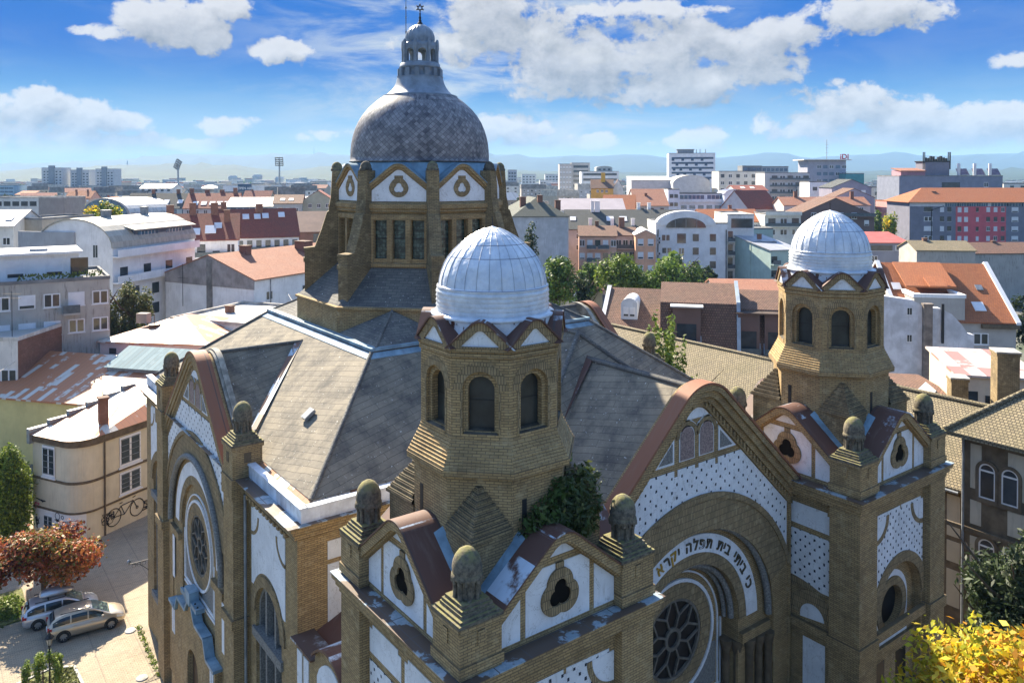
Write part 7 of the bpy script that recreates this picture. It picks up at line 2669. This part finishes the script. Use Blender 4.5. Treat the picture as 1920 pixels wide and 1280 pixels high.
# near trees
t_ = thing('thuja', 'tall clipped thuja by the cream corner house', 'tree', (-19.5, 54.2, 0))
trunk(t_, 6.5, .16, 0, 31)
bl = []
rg = np.random.default_rng(31)
for i in range(26):
    z = .5 + 6.6 * i / 25
    r_ = 1.75 * (sin(pi * min(1, (z + .9) / 8.4)) ** .55)
    for k in range(3):
        a = rg.random() * 6.28
        bl.append((.25 * r_ * cos(a), .25 * r_ * sin(a), z, r_ * .85, r_ * .85, .75))
foliage('crown', bl, 26000, .085, LT, t_, 31, shell=.18, up=.1, elong=1.4)
t_ = thing('red_maple', 'spreading red and green maple beside the parked cars', 'tree', (-18.6, 41.4, 0))
trunk(t_, 4.2, .15, 9, 32)
foliage('crown', crown_blobs(None, 24, .2, 0, 3.2, 3.7, 2.2, 32), 17000, .12, LR, t_, 32, up=.7, wts=[.36, .2, .26, .18])
t_ = thing('red_maple', 'smaller red maple at the left edge behind the parked cars', 'tree', (-21.6, 43.2, 0))
trunk(t_, 3.4, .12, 7, 33)
foliage('crown', crown_blobs(None, 14, 0, 0, 2.9, 2.3, 1.6, 33), 7500, .13, LR, t_, 33, up=.7, wts=[.30, .2, .34, .16])
t_ = thing('weeping_tree', 'small weeping tree around the lamp post', 'tree', (-19.9, 29.9, 0))
trunk(t_, 2.5, .05, 5, 34)
bl = []
rg = np.random.default_rng(34)
for i in range(22):
    a = rg.random() * 6.28
    r_ = rg.uniform(.2, .95)
    z = 2.75 - r_ * .75
    bl += [(r_ * cos(a), r_ * sin(a), z - k * .25, .16, .16, .2) for k in range(int(2 + 3 * r_))]
foliage('crown', bl, 3800, .055, LY, t_, 34, elong=1.3)
t_ = thing('plane_tree', 'golden autumn plane tree in front of the far tower', 'tree', (4.2, -10.9, 0))
trunk(t_, 12.4, .28, 12, 35)
foliage('crown', crown_blobs(None, 36, 0.2, 0, 10.9, 4.0, 3.4, 35) + [(-1.3, 1.2, 14.0, .45, .45, 1.0), (-2.6, 1.5, 12.9, .5, .5, .6), (1.6, -.6, 13.9, .7, .7, .7), (-3.6, .9, 11.3, .6, .6, .5), (2.6, .4, 13.1, .6, .6, .8)], 24000, .13, LA, t_, 35, up=.4, wts=[.34, .30, .24, .12])
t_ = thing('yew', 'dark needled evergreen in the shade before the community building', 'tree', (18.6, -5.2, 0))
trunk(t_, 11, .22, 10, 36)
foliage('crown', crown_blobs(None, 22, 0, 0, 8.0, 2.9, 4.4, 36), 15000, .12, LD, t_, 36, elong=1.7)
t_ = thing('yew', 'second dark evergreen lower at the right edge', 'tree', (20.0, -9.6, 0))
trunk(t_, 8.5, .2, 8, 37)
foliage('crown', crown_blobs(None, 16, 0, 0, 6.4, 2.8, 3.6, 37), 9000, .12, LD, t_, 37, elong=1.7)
# bush rooted in the brickwork of the near tower
t_ = thing('wall_bush', 'dark leafy bush growing out of the near tower brickwork', 'bush', (-9.8, -2.25, 18.45))
mb = MB()
for a in range(7):
    an = rad(-150 + a * 26)
    mb.tube([(0, .3, -.3), (.5 * cos(an), .4 * sin(an), .3), (1.1 * cos(an), .8 * sin(an), .6 + .2 * sin(a * 2.0))], [.05, .035, .012], 5)
mb.build('stem', BARK, t_)
foliage('foliage', [(.0, -.45, .5, .85, .5, .7), (.8, -.4, .75, .9, .5, .8), (1.5, -.05, .95, .8, .5, .7), (-.6, -.4, .35, .5, .4, .5), (2.2, .4, 1.0, .6, .45, .6), (1.4, -.4, .1, .8, .45, .6), (.6, -.3, 1.3, .5, .35, .35), (2.0, -.1, .4, .5, .4, .5)],
        4600, .08, [LD[1], LO[0], LG[2]], t_, 41, elong=1.4)
t_ = thing('wall_bush', 'small light green sprig on the ledge right of the bush', 'bush', (-6.7, .3, 19.1))
mb = MB()
mb.tube([(0, 0, -.4), (.1, 0, .3), (.15, .1, .8)], [.03, .02, .008], 5)
mb.build('stem', BARK, t_)
foliage('foliage', [(0, 0, .3, .35, .35, .5), (.25, .1, .7, .22, .22, .35)], 500, .075, LY, t_, 42, elong=1.4)
t_ = thing('wall_bush', 'weeds along the foot of the synagogue side wall', 'weeds', (-14.6, 31.5, 0))
foliage('foliage', [(.45 + .02 * k, -3.2 + k * .75, .05, .22, .4, .07) for k in range(9)], 700, .06, LY, t_, 43)


# ------------------------------------------------------------------ parked cars
def paint(name, c):
    m, q, b, uv, pos = newmat(name)
    q.set(b, 'Base Color', c)
    q.set(b, 'Metallic', .55)
    q.set(b, 'Roughness', .30)
    q.set(b, 'Coat Weight', .6)
    return m


SILV = paint('silver_beige_paint', (.52, .43, .31))
SILV2 = paint('silver_grey_paint', (.50, .51, .53))
RUBB = plain('tyre_rubber', (.02, .02, .02), .2, 5, .85)
RIMM = plain('alloy_rim', (.45, .45, .46), .1, 4, .3, metal=.8)
CGL = plain('car_glass', (.02, .028, .03), .2, 1, .06, spec=.7)
CGL2 = plain('car_windscreen', (.10, .16, .15), .3, 2, .06, spec=.7)
REDL = plain('tail_lamp', (.40, .02, .02), .1, 3, .25)
HEADL = plain('head_lamp', (.70, .72, .74), .1, 3, .15)


def car(label, at, rz, body, estate=0.0, name='parked_car'):
    c = thing(name, label, 'car', at, rz, None)
    # stations: x, half width, bottom, top of the lower body
    st = [(-2.22, .62, .45, .80), (-2.18, .78, .36, .98), (-2.0, .88, .26, 1.06), (-1.5, .92, .22, 1.07), (-.6, .925, .20, 1.04), (.3, .925, .20, 1.02), (1.0, .92, .21, 1.01), (1.35, .91, .22, .99), (1.75, .88, .24, .90), (2.02, .80, .28, .78), (2.18, .66, .34, .66), (2.24, .5, .40, .56)]
    def sec(x, w, b, t):
        return [(x, -w * .86, b), (x, -w, b + .14), (x, -w * 1.0, (b + t) / 2), (x, -w * .965, t - .07), (x, -w * .86, t), (x, -w * .4, t + .03), (x, w * .4, t + .03), (x, w * .86, t), (x, w * .965, t - .07), (x, w, (b + t) / 2), (x, w, b + .14), (x, w * .86, b)]
    mb = MB()
    vs = [p for s in st for p in sec(*s)]
    k = 12
    fs = [(i * k + j, (i + 1) * k + j, (i + 1) * k + (j + 1) % k, i * k + (j + 1) % k) for i in range(len(st) - 1) for j in range(k)]
    fs += [tuple(range(k)), tuple(reversed(range((len(st) - 1) * k, len(st) * k)))]
    mb.add(vs, fs, 0, True)
    # cabin
    cs = [(-2.12, .74, 1.02, 1.10), (-1.98, .77, 1.02, 1.34), (-1.72, .76, 1.02, 1.53), (-1.2, .745, 1.02, 1.62), (-.4, .74, 1.02, 1.655), (.1, .735, 1.0, 1.63), (.45, .74, 1.0, 1.53), (.9, .77, 1.0, 1.29), (1.34, .80, .98, 1.02)]
    def sec2(x, w, b, t):
        h = t - b
        return [(x, -w - .13, b), (x, -w - .075, b + h * .5), (x, -w + .02, t - .05 * min(1, h * 3)), (x, -w * .7, t), (x, 0, t + .015), (x, w * .7, t), (x, w - .02, t - .05 * min(1, h * 3)), (x, w + .075, b + h * .5), (x, w + .13, b)]
    vs = [p for s in cs for p in sec2(*s)]
    k = 9
    fs = [(i * k + j, (i + 1) * k + j, (i + 1) * k + j + 1, i * k + j + 1) for i in range(len(cs) - 1) for j in range(k - 1)]
    mb.add(vs, fs, 0, True)
    mb.build('body', body, c)
    def cab(x):
        for a, b in zip(cs, cs[1:]):
            if a[0] <= x <= b[0]:
                f = (x - a[0]) / (b[0] - a[0])
                return [a[i] + (b[i] - a[i]) * f for i in range(4)]
        return cs[-1]
    def side(x, f):
        q = cab(x)
        h = q[3] - q[2]
        if f <= .5:
            y = q[1] + .13 - .055 * f * 2
        else:
            y = q[1] + .075 - .095 * (f - .5) * 2
        return y + .008, q[2] + h * f
    for sg in (-1, 1):
        for xs, nm in (((-1.95, -1.55, -1.2, -.98), 'side_window'), ((-.90, -.5, -.2, .0), 'side_window'), ((.08, .4, .65, .92), 'side_window')):
            vs = []
            for f in (.82, .5, .12):
                for x in xs:
                    y, z = side(x, f)
                    vs.append((x, sg * (y + .006), z))
            m = MB()
            m.add(vs, [(r * 4 + i, r * 4 + i + 1, r * 4 + i + 5, r * 4 + i + 4) for r in range(2) for i in range(3)], 0)
            m.build(nm, CGL, c)
    def span(xs, f0, name_, mat):
        m = MB()
        vs = []
        for x in xs:
            q = cab(x)
            vs += [(x + (.012 if xs[0] > 0 else -.012), -q[1] * f0, q[3] + .008), (x + (.012 if xs[0] > 0 else -.012), 0, q[3] + .024), (x + (.012 if xs[0] > 0 else -.012), q[1] * f0, q[3] + .008)]
        m.add(vs, [(i * 3 + j, (i + 1) * 3 + j, (i + 1) * 3 + j + 1, i * 3 + j + 1) for i in range(len(xs) - 1) for j in range(2)], 0, True)
        m.build(name_, mat, c)
    span((.30, .45, .9, 1.26), .80, 'windscreen', CGL2)
    span((-2.09, -1.99, -1.80), .80, 'rear_window', CGL)
    for sx in (-1.36, 1.36):
        for sg in (-1, 1):
            m = MB()
            X = Frame(sx, sg * .93, 0, sg)
            m.prism(X, arc(0, .34, .34, 0, 360, 24)[:-1], [arc(0, .34, .21, 0, 360, 24)[:-1]], -.22, .02)
            wv = m.build('wheel', RUBB, c)
            m = MB()
            m.prism(X, arc(0, .34, .215, 0, 360, 24)[:-1], [], -.16, -.05, 1)
            for i in range(8):
                a = 2 * pi * i / 8
                strip(X, m, (.04 * cos(a), .34 + .04 * sin(a)), (.205 * cos(a), .34 + .205 * sin(a)), .055, -.06, .012)
            m.prism(X, arc(0, .34, .06, 0, 360, 12)[:-1], [], -.06, .016)
            m.build('rim', [RIMM, IRON], wv)
            m = MB()
            m.prism(X, arc(0, .34, .42, -5, 185, 18) + arc(0, .34, .35, 185, -5, 18), [], -.2, .006)
            m.build('wheel_arch', IRON, c)
    for sg in (-1, 1):
        m = MB()
        m.add([(2.06, sg * .80, .72), (1.72, sg * .895, .86), (1.66, sg * .90, .72), (2.10, sg * .78, .60), (2.19, sg * .60, .62)], [(0, 1, 2, 3), (0, 3, 4)])
        m.build('headlight', HEADL, c)
        m = MB()
        m.box(-2.235, -2.0, *sorted((sg * .66, sg * .905)), .86, 1.02)
        m.build('tail_light', REDL, c)
        m = MB()
        m.sphere((.86, sg * 1.0, 1.08), .10, 6, .8)
        m.build('mirror', body, c)
        m = MB()
        m.box(-1.5, .2, *sorted((sg * .60, sg * .65)), 1.655, 1.69)
        m.build('roof_rail', IRON, c)
        for dx_ in (-.75, .25):
            m = MB()
            m.box(dx_ - .09, dx_ + .09, *sorted((sg * .9, sg * .945)), .86, .89)
            m.build('door_handle', body, c)
    m = MB()
    m.box(-2.26, -2.2, -.26, .26, .62, .74)
    m.build('number_plate', FRAME_, c)
    m = MB()
    m.box(2.15, 2.245, -.45, .45, .42, .54)
    m.build('grille', IRON, c)
    return c


car('beige silver people carrier parked nearer the lamp', (-16.75, 36.25, .02), rad(-4), SILV)
car('silver car with a grey roof box parked behind the beige one', (-17.9, 38.75, .02), rad(-3), SILV2)
rb = thing('roof_box', 'long grey roof box on the silver car', 'roof box', (-18.15, 38.75, 1.74), rad(-3))
mb = MB()
st = [(-.98, .22, .05, .16), (-.85, .36, .02, .30), (-.3, .41, .0, .36), (.4, .40, .0, .34), (.85, .32, .02, .24), (1.0, .18, .06, .14)]
vs = []
for x, w_, b_, t_ in st:
    vs += [(x, -w_, b_ + .05), (x, -w_ * 1.02, (b_ + t_) / 2), (x, -w_ * .8, t_), (x, w_ * .8, t_), (x, w_ * 1.02, (b_ + t_) / 2), (x, w_, b_ + .05)]
mb.add(vs, [(i * 6 + j, i * 6 + 6 + j, i * 6 + 6 + (j + 1) % 6, i * 6 + (j + 1) % 6) for i in range(5) for j in range(6)] + [tuple(range(6)), tuple(range(30, 36))], 0, True)
mb.build('shell', paint('box_grey', (.42, .46, .50)), rb)
mb = MB()
for x in (-.5, .5):
    mb.box(x - .04, x + .04, -.6, .6, -.05, .0)
mb.build('crossbar', IRON, rb)


# lamp post, bracket lamp, flower bed
lp = thing('street_lamp', 'black lantern on a slim post among weeping branches', 'street lamp', (-19.55, 30.1, 0))
mb = MB()
mb.lathe([(.16, 0), (.16, .25), (.09, .35), (.06, .6), (.045, 1.2), (.06, 1.3), (.045, 1.4), (.04, 2.75), (.09, 2.82), (.05, 2.9)], 10)
mb.build('post', IRON, lp)
mb = MB()
mb.lathe([(.10, 2.9), (.18, 3.3)], 6, smooth=False)
lt = mb.build('lantern', plain('lantern_glass', (.30, .31, .29), .2, 3, .2), lp)
mb = MB()
mb.lathe([(.26, 3.3), (.22, 3.36), (.08, 3.52), (.04, 3.6), (.05, 3.66), (.01, 3.74)], 6, smooth=False)
for i in range(6):
    a = 2 * pi * i / 6
    mb.tube([(.10 * cos(a), .10 * sin(a), 2.9), (.185 * cos(a), .185 * sin(a), 3.31)], .012, 4)
mb.build('lantern_cap', IRON, lp)
bl_ = thing('wall_lamp', 'scrolled iron wall lamp on the synagogue side wall', 'wall lamp', (-13.42, 34.0, 4.2))
mb = MB()
mb.tube([(0, 0, .3), (-1.2, 0, .3)], .025, 5)
mb.tube([(0, 0, -.4), (-.5, 0, .1), (-1.0, 0, .28)], .02, 5)
for x in (-.3, -.6, -.9):
    mb.tube([(x + .12 * cos(rad(a)), 0, .15 + .12 * sin(rad(a))) for a in range(0, 361, 40)], .014, 4)
mb.build('bracket', IRON, bl_)
mb = MB()
mb.lathe([(.02, .62), (.11, .56), (.12, .46), (.07, .32), (.03, .3)], 8, (-1.2, 0))
mb.build('lantern', GREY, bl_)
fb = thing('flower_bed', 'grassy planting bed with pale kerb by the lamp', 'flower bed', (-19.4, 30.6, 0))
mb = MB()
pts = [(-2.5, 1.3), (.2, 2.1), (1.35, 1.5), (1.55, -1.6), (-2.5, -1.6)]
for a, b in zip(pts, pts[1:] + pts[:1]):
    d = Vector((b[0] - a[0], b[1] - a[1])).normalized()
    n_ = Vector((-d.y, d.x)) * .08
    mb.slab([(a[0] - n_.x, a[1] - n_.y, .16), (b[0] - n_.x, b[1] - n_.y, .16), (b[0] + n_.x, b[1] + n_.y, .16), (a[0] + n_.x, a[1] + n_.y, .16)], .16)
mb.build('kerb', KERB, fb)
mb = MB()
mb.slab([(p[0] * .96, p[1] * .96, .10) for p in pts], .1)
mb.build('soil', GRASS, fb)
foliage('grass', [(x, y, .13, .5, .5, .07) for x in (-2, -1.2, -.4, .4, 1.0) for y in (-1.1, -.3, .5, 1.2)], 2600, .06, LO, fb, 51, up=.2, elong=1.6)
kb = MB()
kb.slab([(-24, 39.6, .14), (-20.0, 39.9, .14), (-19.6, 40.3, .14), (-19.6, 44.5, .14), (-24, 44.5, .14)], .14)
kb = tag(kb.build('planting_bed', [GRASS]), 'green planting bed under the red maples', 'flower bed')
foliage('grass', [(-21.5, 40.8, .25, 1.8, .6, .16), (-20.5, 42, .2, .8, 2.0, .12)], 2600, .08, LY, kb, 52, up=.3)

# ------------------------------------------------------------------ filler roofs between the named buildings
random.seed(23)
rowz = (225, 250, 280, 315, 355, 400, 455, 520, 600, 700, 820, 960)
walls = [('white', WHT2), ('cream', CREAM), ('tan', TAN), ('pale grey', pl(.50, .50, .50)), ('peach', PEACH), ('blue grey', BLG), ('stained grey', OLDG)]
roofs = [('red tiled', TRED), ('brown tiled', TBRO), ('orange tiled', TORA), ('pale red tiled', TSAL), ('dark grey', TGRY), ('grey sheet', MGRY), ('white sheet', MWHI)]
zones = [(60, 'at the far left edge'), (240, 'by the tower blocks'), (420, 'by the slanted mast'), (640, 'by the broad mast'),
         (1060, 'just right of the drum'), (1200, 'by the beige tower'), (1345, 'by the banded hotel'), (1500, 'by the cream block'), (1645, 'by the lettered tower'), (2100, 'by the aerial block')]
used = {}


def free(p, r):
    for q, s in PLACED:
        if (q - p).length < r + s:
            return False
    return True


count = 0
for w in rowz:
    u = -20 + random.uniform(0, 60)
    while u < 1930:
        wd = random.uniform(9, 17) * (1 if w < 500 else 1.5)
        wpx = wd / w * FPX
        uc = u + wpx / 2
        u += wpx * random.uniform(1.02, 1.4)
        if (622 < uc < 955 and random.random() < .45) or uc > 1925:
            continue
        ww = w * random.uniform(.96, 1.04)
        if (uc > 1640 and ww < 275) or (1420 < uc < 1660 and ww < 240):
            continue
        dp = random.uniform(9, 14) * (1 if w < 500 else 1.3)
        p = spot(uc, ww + dp / 2).xy
        if not free(p, max(wd, dp) * .5):
            continue
        h = random.choice((6.5, 7.5, 9, 10.5)) + (random.uniform(0, 6) if w > 450 else 0)
        wn, wm = random.choice(walls)
        rn, rm = random.choices(roofs, weights=(5, 4, 3, 3, 3, 2, 1) if uc < 1500 else (4, 4, 4, 4, 3, 2, 1))[0]
        kind = random.choice(('gx', 'gx', 'hip', 'gy', 'flat') if w < 500 else ('gx', 'hip', 'flat', 'flat'))
        if kind == 'flat':
            rn, rm = 'flat', random.choice((FLATR, GRAVEL))
            h += 2.5
        rise = random.uniform(2.6, 4.6)
        rot = random.choice((-14, -8, 4, 18, 32))
        far = 'nearby' if w < 300 else ('midway' if w < 500 else 'far back')
        zn = next(z for lim, z in zones if uc < lim)
        kn = {'gx': 'long ridged', 'gy': 'gable fronted', 'hip': 'hipped', 'flat': ''}[kind]
        nc = random.choice((0, 1, 1, 2, 2)) if w < 520 and kind != 'flat' else 0
        lab = ('%s house, %s %s roof%s %s %s' % (wn, kn, rn, ('', ', one chimney', ', two chimneys')[nc], far, zn)).replace('  ', ' ')
        nwin = max(2, int(wd / 3.4))
        rowsn = 2 if w < 420 else 3
        wins = [W_('f', nwin, rowsn, .12, .88, 1.0, 3.0, 1.3, 1.5, random.choice((D_, PS, 'plain')))] if w < 720 else [W_('f', 3, 2, .15, .85, 1.4, 3.4, 2.2, 1.8, D_)]
        ws = [(a_, b_, c_, (f0 - .5) * wd, (f1 - .5) * wd, h - dz, pt, w1, h1, st_) for (a_, b_, c_, f0, f1, dz, pt, w1, h1, st_) in wins]
        ch = [(wd * (.25 + .45 * i), dp * .5, .9, h + rise * .8, 1.6) for i in range(nc)]
        if len(lab.split()) > 16:
            lab = lab.replace(' house,', ',')
        a0 = spot(uc - wpx / 2, ww)
        skl = [(wd * random.uniform(.15, .85), random.uniform(.3, .7), 1.0) for _ in range(random.choice((0, 1, 2, 3)))] if kind == 'gx' and w < 420 else []
        r0 = house('town_house', lab, 'house', a0, rot, wd, dp, h, kind, rise, wm, rm, ws, ch, .3, None, skl)[0]
        used.setdefault(lab, []).append(r0)
        count += 1
for lab, rs_ in used.items():
    if len(rs_) > 1:
        for r0 in rs_:
            r0['group'] = 'look-alike ' + lab
print('fillers', count)

# town trees: three kinds, copied
protos = []
for k, (mats, nm) in enumerate(((LG, 'mid green'), (LD, 'dark green'), (LO, 'olive green'))):
    t = thing('town_tree', 'x', 'tree', (0, 0, 0))
    trunk(t, 7, .2, 4, 60 + k)
    foliage('crown', crown_blobs(None, 9, 0, 0, 6.2, 3.2, 3.3, 60 + k), 1500, .5, mats, t, 60 + k)
    protos.append((t, nm))
k = 0
first = [True] * 3
trees_used = {}
for i in range(150):
    w = random.choice((150, 170, 240, 270, 300, 340, 390, 440, 500, 570, 660, 760, 900)) * random.uniform(.95, 1.05)
    u = random.uniform(-10, 1920)
    if 622 < u < 955 and random.random() < .6:
        continue
    p = spot(u, w)
    if not free(p.xy, 2.5) or (w < 200 and (u < 1050 or u > 1330)) or (u > 1640 and w < 320):
        continue
    j = random.randrange(3)
    src, nm = protos[j]
    s = random.uniform(.7, 1.35) * (1 if w < 400 else 1.2)
    if first[j]:
        t = src
        t.location = p
        first[j] = False
    else:
        t = dup(src, None, p)
    t.scale = (s, s, s * random.uniform(.9, 1.2))
    t.rotation_euler.z = random.uniform(0, 6)
    far = 'among the nearer roofs' if w < 300 else ('in the middle distance' if w < 500 else 'far back')
    zn = next(z for lim, z in zones if u < lim)
    t['label'] = '%s %s tree %s %s' % ('small' if s < 1 else 'tall', nm, far, zn)
    trees_used.setdefault(t['label'], []).append(t)
for lab, rs_ in trees_used.items():
    if len(rs_) > 1:
        for r0 in rs_:
            r0['group'] = lab + ', look-alikes'

# far town that reads as one mass
random.seed(31)
mb = MB()
for i in range(1100):
    w = 1050 * (4.2 ** random.random())
    u = random.uniform(-60, 1980)
    p = spot(u, w)
    a, b = random.uniform(8, 30), random.uniform(8, 20)
    h = random.choice((5, 6, 8, 9, 12, 16)) if w < 3000 else random.choice((4, 6, 8))
    mi = random.randrange(6)
    mb.box(p.x - a / 2, p.x + a / 2, p.y - b / 2, p.y + b / 2, 0, h, mi)
    mb.box(p.x - a / 2 - .5, p.x + a / 2 + .5, p.y - b / 2 - .5, p.y + b / 2 + .5, h, h + 1.5, 6 + random.randrange(3))
tag(mb.build('far_town', [WHT, WHT2, TAN, CREAM, BLG, OLDG, plain('far_red_roof', (.30, .11, .08), .2, .1), plain('far_grey_roof', (.22, .22, .22), .2, .1), plain('far_pale_roof', (.62, .60, .58), .2, .1)]), kind='stuff')
bl = []
rg = np.random.default_rng(77)
for i in range(420):
    w = 700 * (7.0 ** rg.random())
    p = spot(rg.uniform(-60, 1980), w)
    bl.append((p.x, p.y, 4.5, 9, 9, 5))
o = foliage('far_trees', bl, 26000, 2.2, LG, None, 77)
tag(o, kind='stuff')


# ------------------------------------------------------------------ hills
def hill_mat(name, a, b, c):
    m, q, bs, uv, pos = newmat(name)
    n = q.noise(pos, .0016, 7, .6)
    n2 = q.noise(pos, .006, 6, .65)
    col = q.mix(q.ramp(n, .42, .6), a, b)
    col = q.mix(q.m('MULTIPLY', q.ramp(n2, .58, .7), .7), col, c)
    finish(q, bs, col, .95)
    return m


def hills(name, prof, W1, depth, mat, amp, seed):
    us = np.arange(-260, 2200, 22)
    rg = np.random.default_rng(seed)
    pv = np.interp(us, [p[0] for p in prof], [p[1] for p in prof])
    pv = pv + np.convolve(rg.normal(size=len(us)), np.ones(3) / 3, 'same') * amp
    fr = [0, .12, .25, .4, .55, .7, .85, 1.0, 1.3]
    sh = [0, .10, .26, .40, .62, .74, .93, 1.0, .6]
    vs = []
    for i, u in enumerate(us):
        top = CAM.z + (326.3 - pv[i]) / FPX * W1
        for f, s in zip(fr, sh):
            w = W1 - depth * (1 - f)
            p = spot(u, w)
            z = top * s * (1 + (.10 * rg.normal() if 0 < s < 1 else 0))
            vs.append((p.x, p.y, max(-5, z)))
    k = len(fr)
    fs = [(i * k + j, (i + 1) * k + j, (i + 1) * k + j + 1, i * k + j + 1) for i in range(len(us) - 1) for j in range(k - 1)]
    mb = MB()
    mb.add(vs, fs, 0, True)
    tag(mb.build(name, mat), kind='structure')


HM1 = hill_mat('near_hill', (.014, .030, .016), (.026, .044, .02), (.07, .07, .045))
HM2 = hill_mat('far_hill', (.012, .026, .018), (.02, .036, .02), (.035, .045, .03))
hills('near_hills', [(-300, 318), (0, 321), (60, 316), (120, 318), (190, 311), (260, 309), (330, 309), (400, 310), (450, 312), (500, 318), (540, 322), (600, 313), (650, 307), (800, 312), (960, 318), (1100, 322), (1300, 324), (1600, 322), (1920, 318), (2200, 320)], 4600, 2300, HM1, 1.0, 5)
hills('hills', [(-300, 312), (0, 308), (100, 304), (200, 300), (270, 297), (330, 289), (390, 289), (450, 292), (520, 289), (600, 289), (700, 292), (950, 291), (1010, 296), (1080, 291), (1110, 294), (1160, 290), (1210, 290), (1255, 297), (1300, 296), (1350, 296), (1400, 292), (1440, 292), (1466, 288), (1490, 293), (1520, 297), (1580, 292), (1640, 289), (1700, 290), (1760, 293), (1850, 289), (1920, 287), (2200, 291)], 8800, 3000, HM2, .5, 6)
tm = thing('transmitter_mast', 'thin transmitter mast on the far ridge left of the dome', 'mast', spot(589, 8700))
mb = MB()
zb = CAM.z + (326.3 - 291) / FPX * 8700
mb.tube([(0, 0, zb - 30), (0, 0, zb + 45), (0, 0, zb + 95)], [5, 3.5, 1.5], 6)
mb.build('mast', GREY, tm)
tm = thing('ridge_tower', 'small tower on the near ridge above the tower blocks', 'tower', spot(239, 4500))
mb = MB()
zb = CAM.z + (326.3 - 310) / FPX * 4500
mb.tube([(0, 0, zb - 20), (0, 0, zb + 26)], [3.2, 2.4], 6)
mb.build('mast', GREY, tm)

# ------------------------------------------------------------------ haze
mb = MB()
mb.box(-9000, 17000, -9500, 12500, -6.5, 300)
hz_ = mb.build('haze', [])
m = bpy.data.materials.new('haze_air')
m.use_nodes = True
nt = m.node_tree
nt.nodes.clear()
pv = nt.nodes.new('ShaderNodeVolumePrincipled')
pv.inputs['Color'].default_value = (.36, .64, 1.0, 1)
pv.inputs['Density'].default_value = HAZE
pv.inputs['Anisotropy'].default_value = 0.0
om = nt.nodes.new('ShaderNodeOutputMaterial')
nt.links.new(pv.outputs[0], om.inputs['Volume'])
hz_.data.materials.append(m)
tag(hz_, kind='stuff')

for x, y, lb in ((-14.5, 34.3, 'pale round drain cover in the paving beside the beige car'), (-15.0, 28.6, 'pale round drain cover near the synagogue side porch')):
    mb = MB()
    mb.lathe([(.34, .0), (.34, .035), (.28, .045), (.001, .045)], 20, (0, 0), cap=False)
    tag(mb.build('drain_cover', KERB, None, (x, y, .02)), lb, 'drain cover')
mb = MB()
random.seed(9)
for i in range(260):
    a, r_ = random.uniform(0, 6.28), random.uniform(0, 1)
    x, y = -15.2 + random.gauss(0, .5), random.uniform(26, 36)
    s_ = random.uniform(.03, .09)
    mb.poly([(x, y, .026), (x + s_, y + s_ * .4, .035), (x + s_ * .5, y + s_, .03)])
tag(mb.build('fallen_leaves', LO[1]), kind='stuff')

# keep the tree of parts to thing > part > sub-part
def chain(o):
    c = [o]
    while c[-1].parent is not None:
        c.append(c[-1].parent)
    return c


todo = [(o, chain(o)) for o in bpy.data.objects if o.parent is not None]
for o, c in todo:
    if len(c) > 3:
        part = c[-2]
        m = Matrix.Identity(4)
        for q in reversed(c[:-2]):
            m = m @ q.matrix_basis
        o['m_'] = [x for r in m for x in r]
for o, c in todo:
    if len(c) > 3:
        v = list(o['m_'])
        del o['m_']
        o.parent = c[-2]
        o.matrix_basis = Matrix([v[i * 4:i * 4 + 4] for i in range(4)])
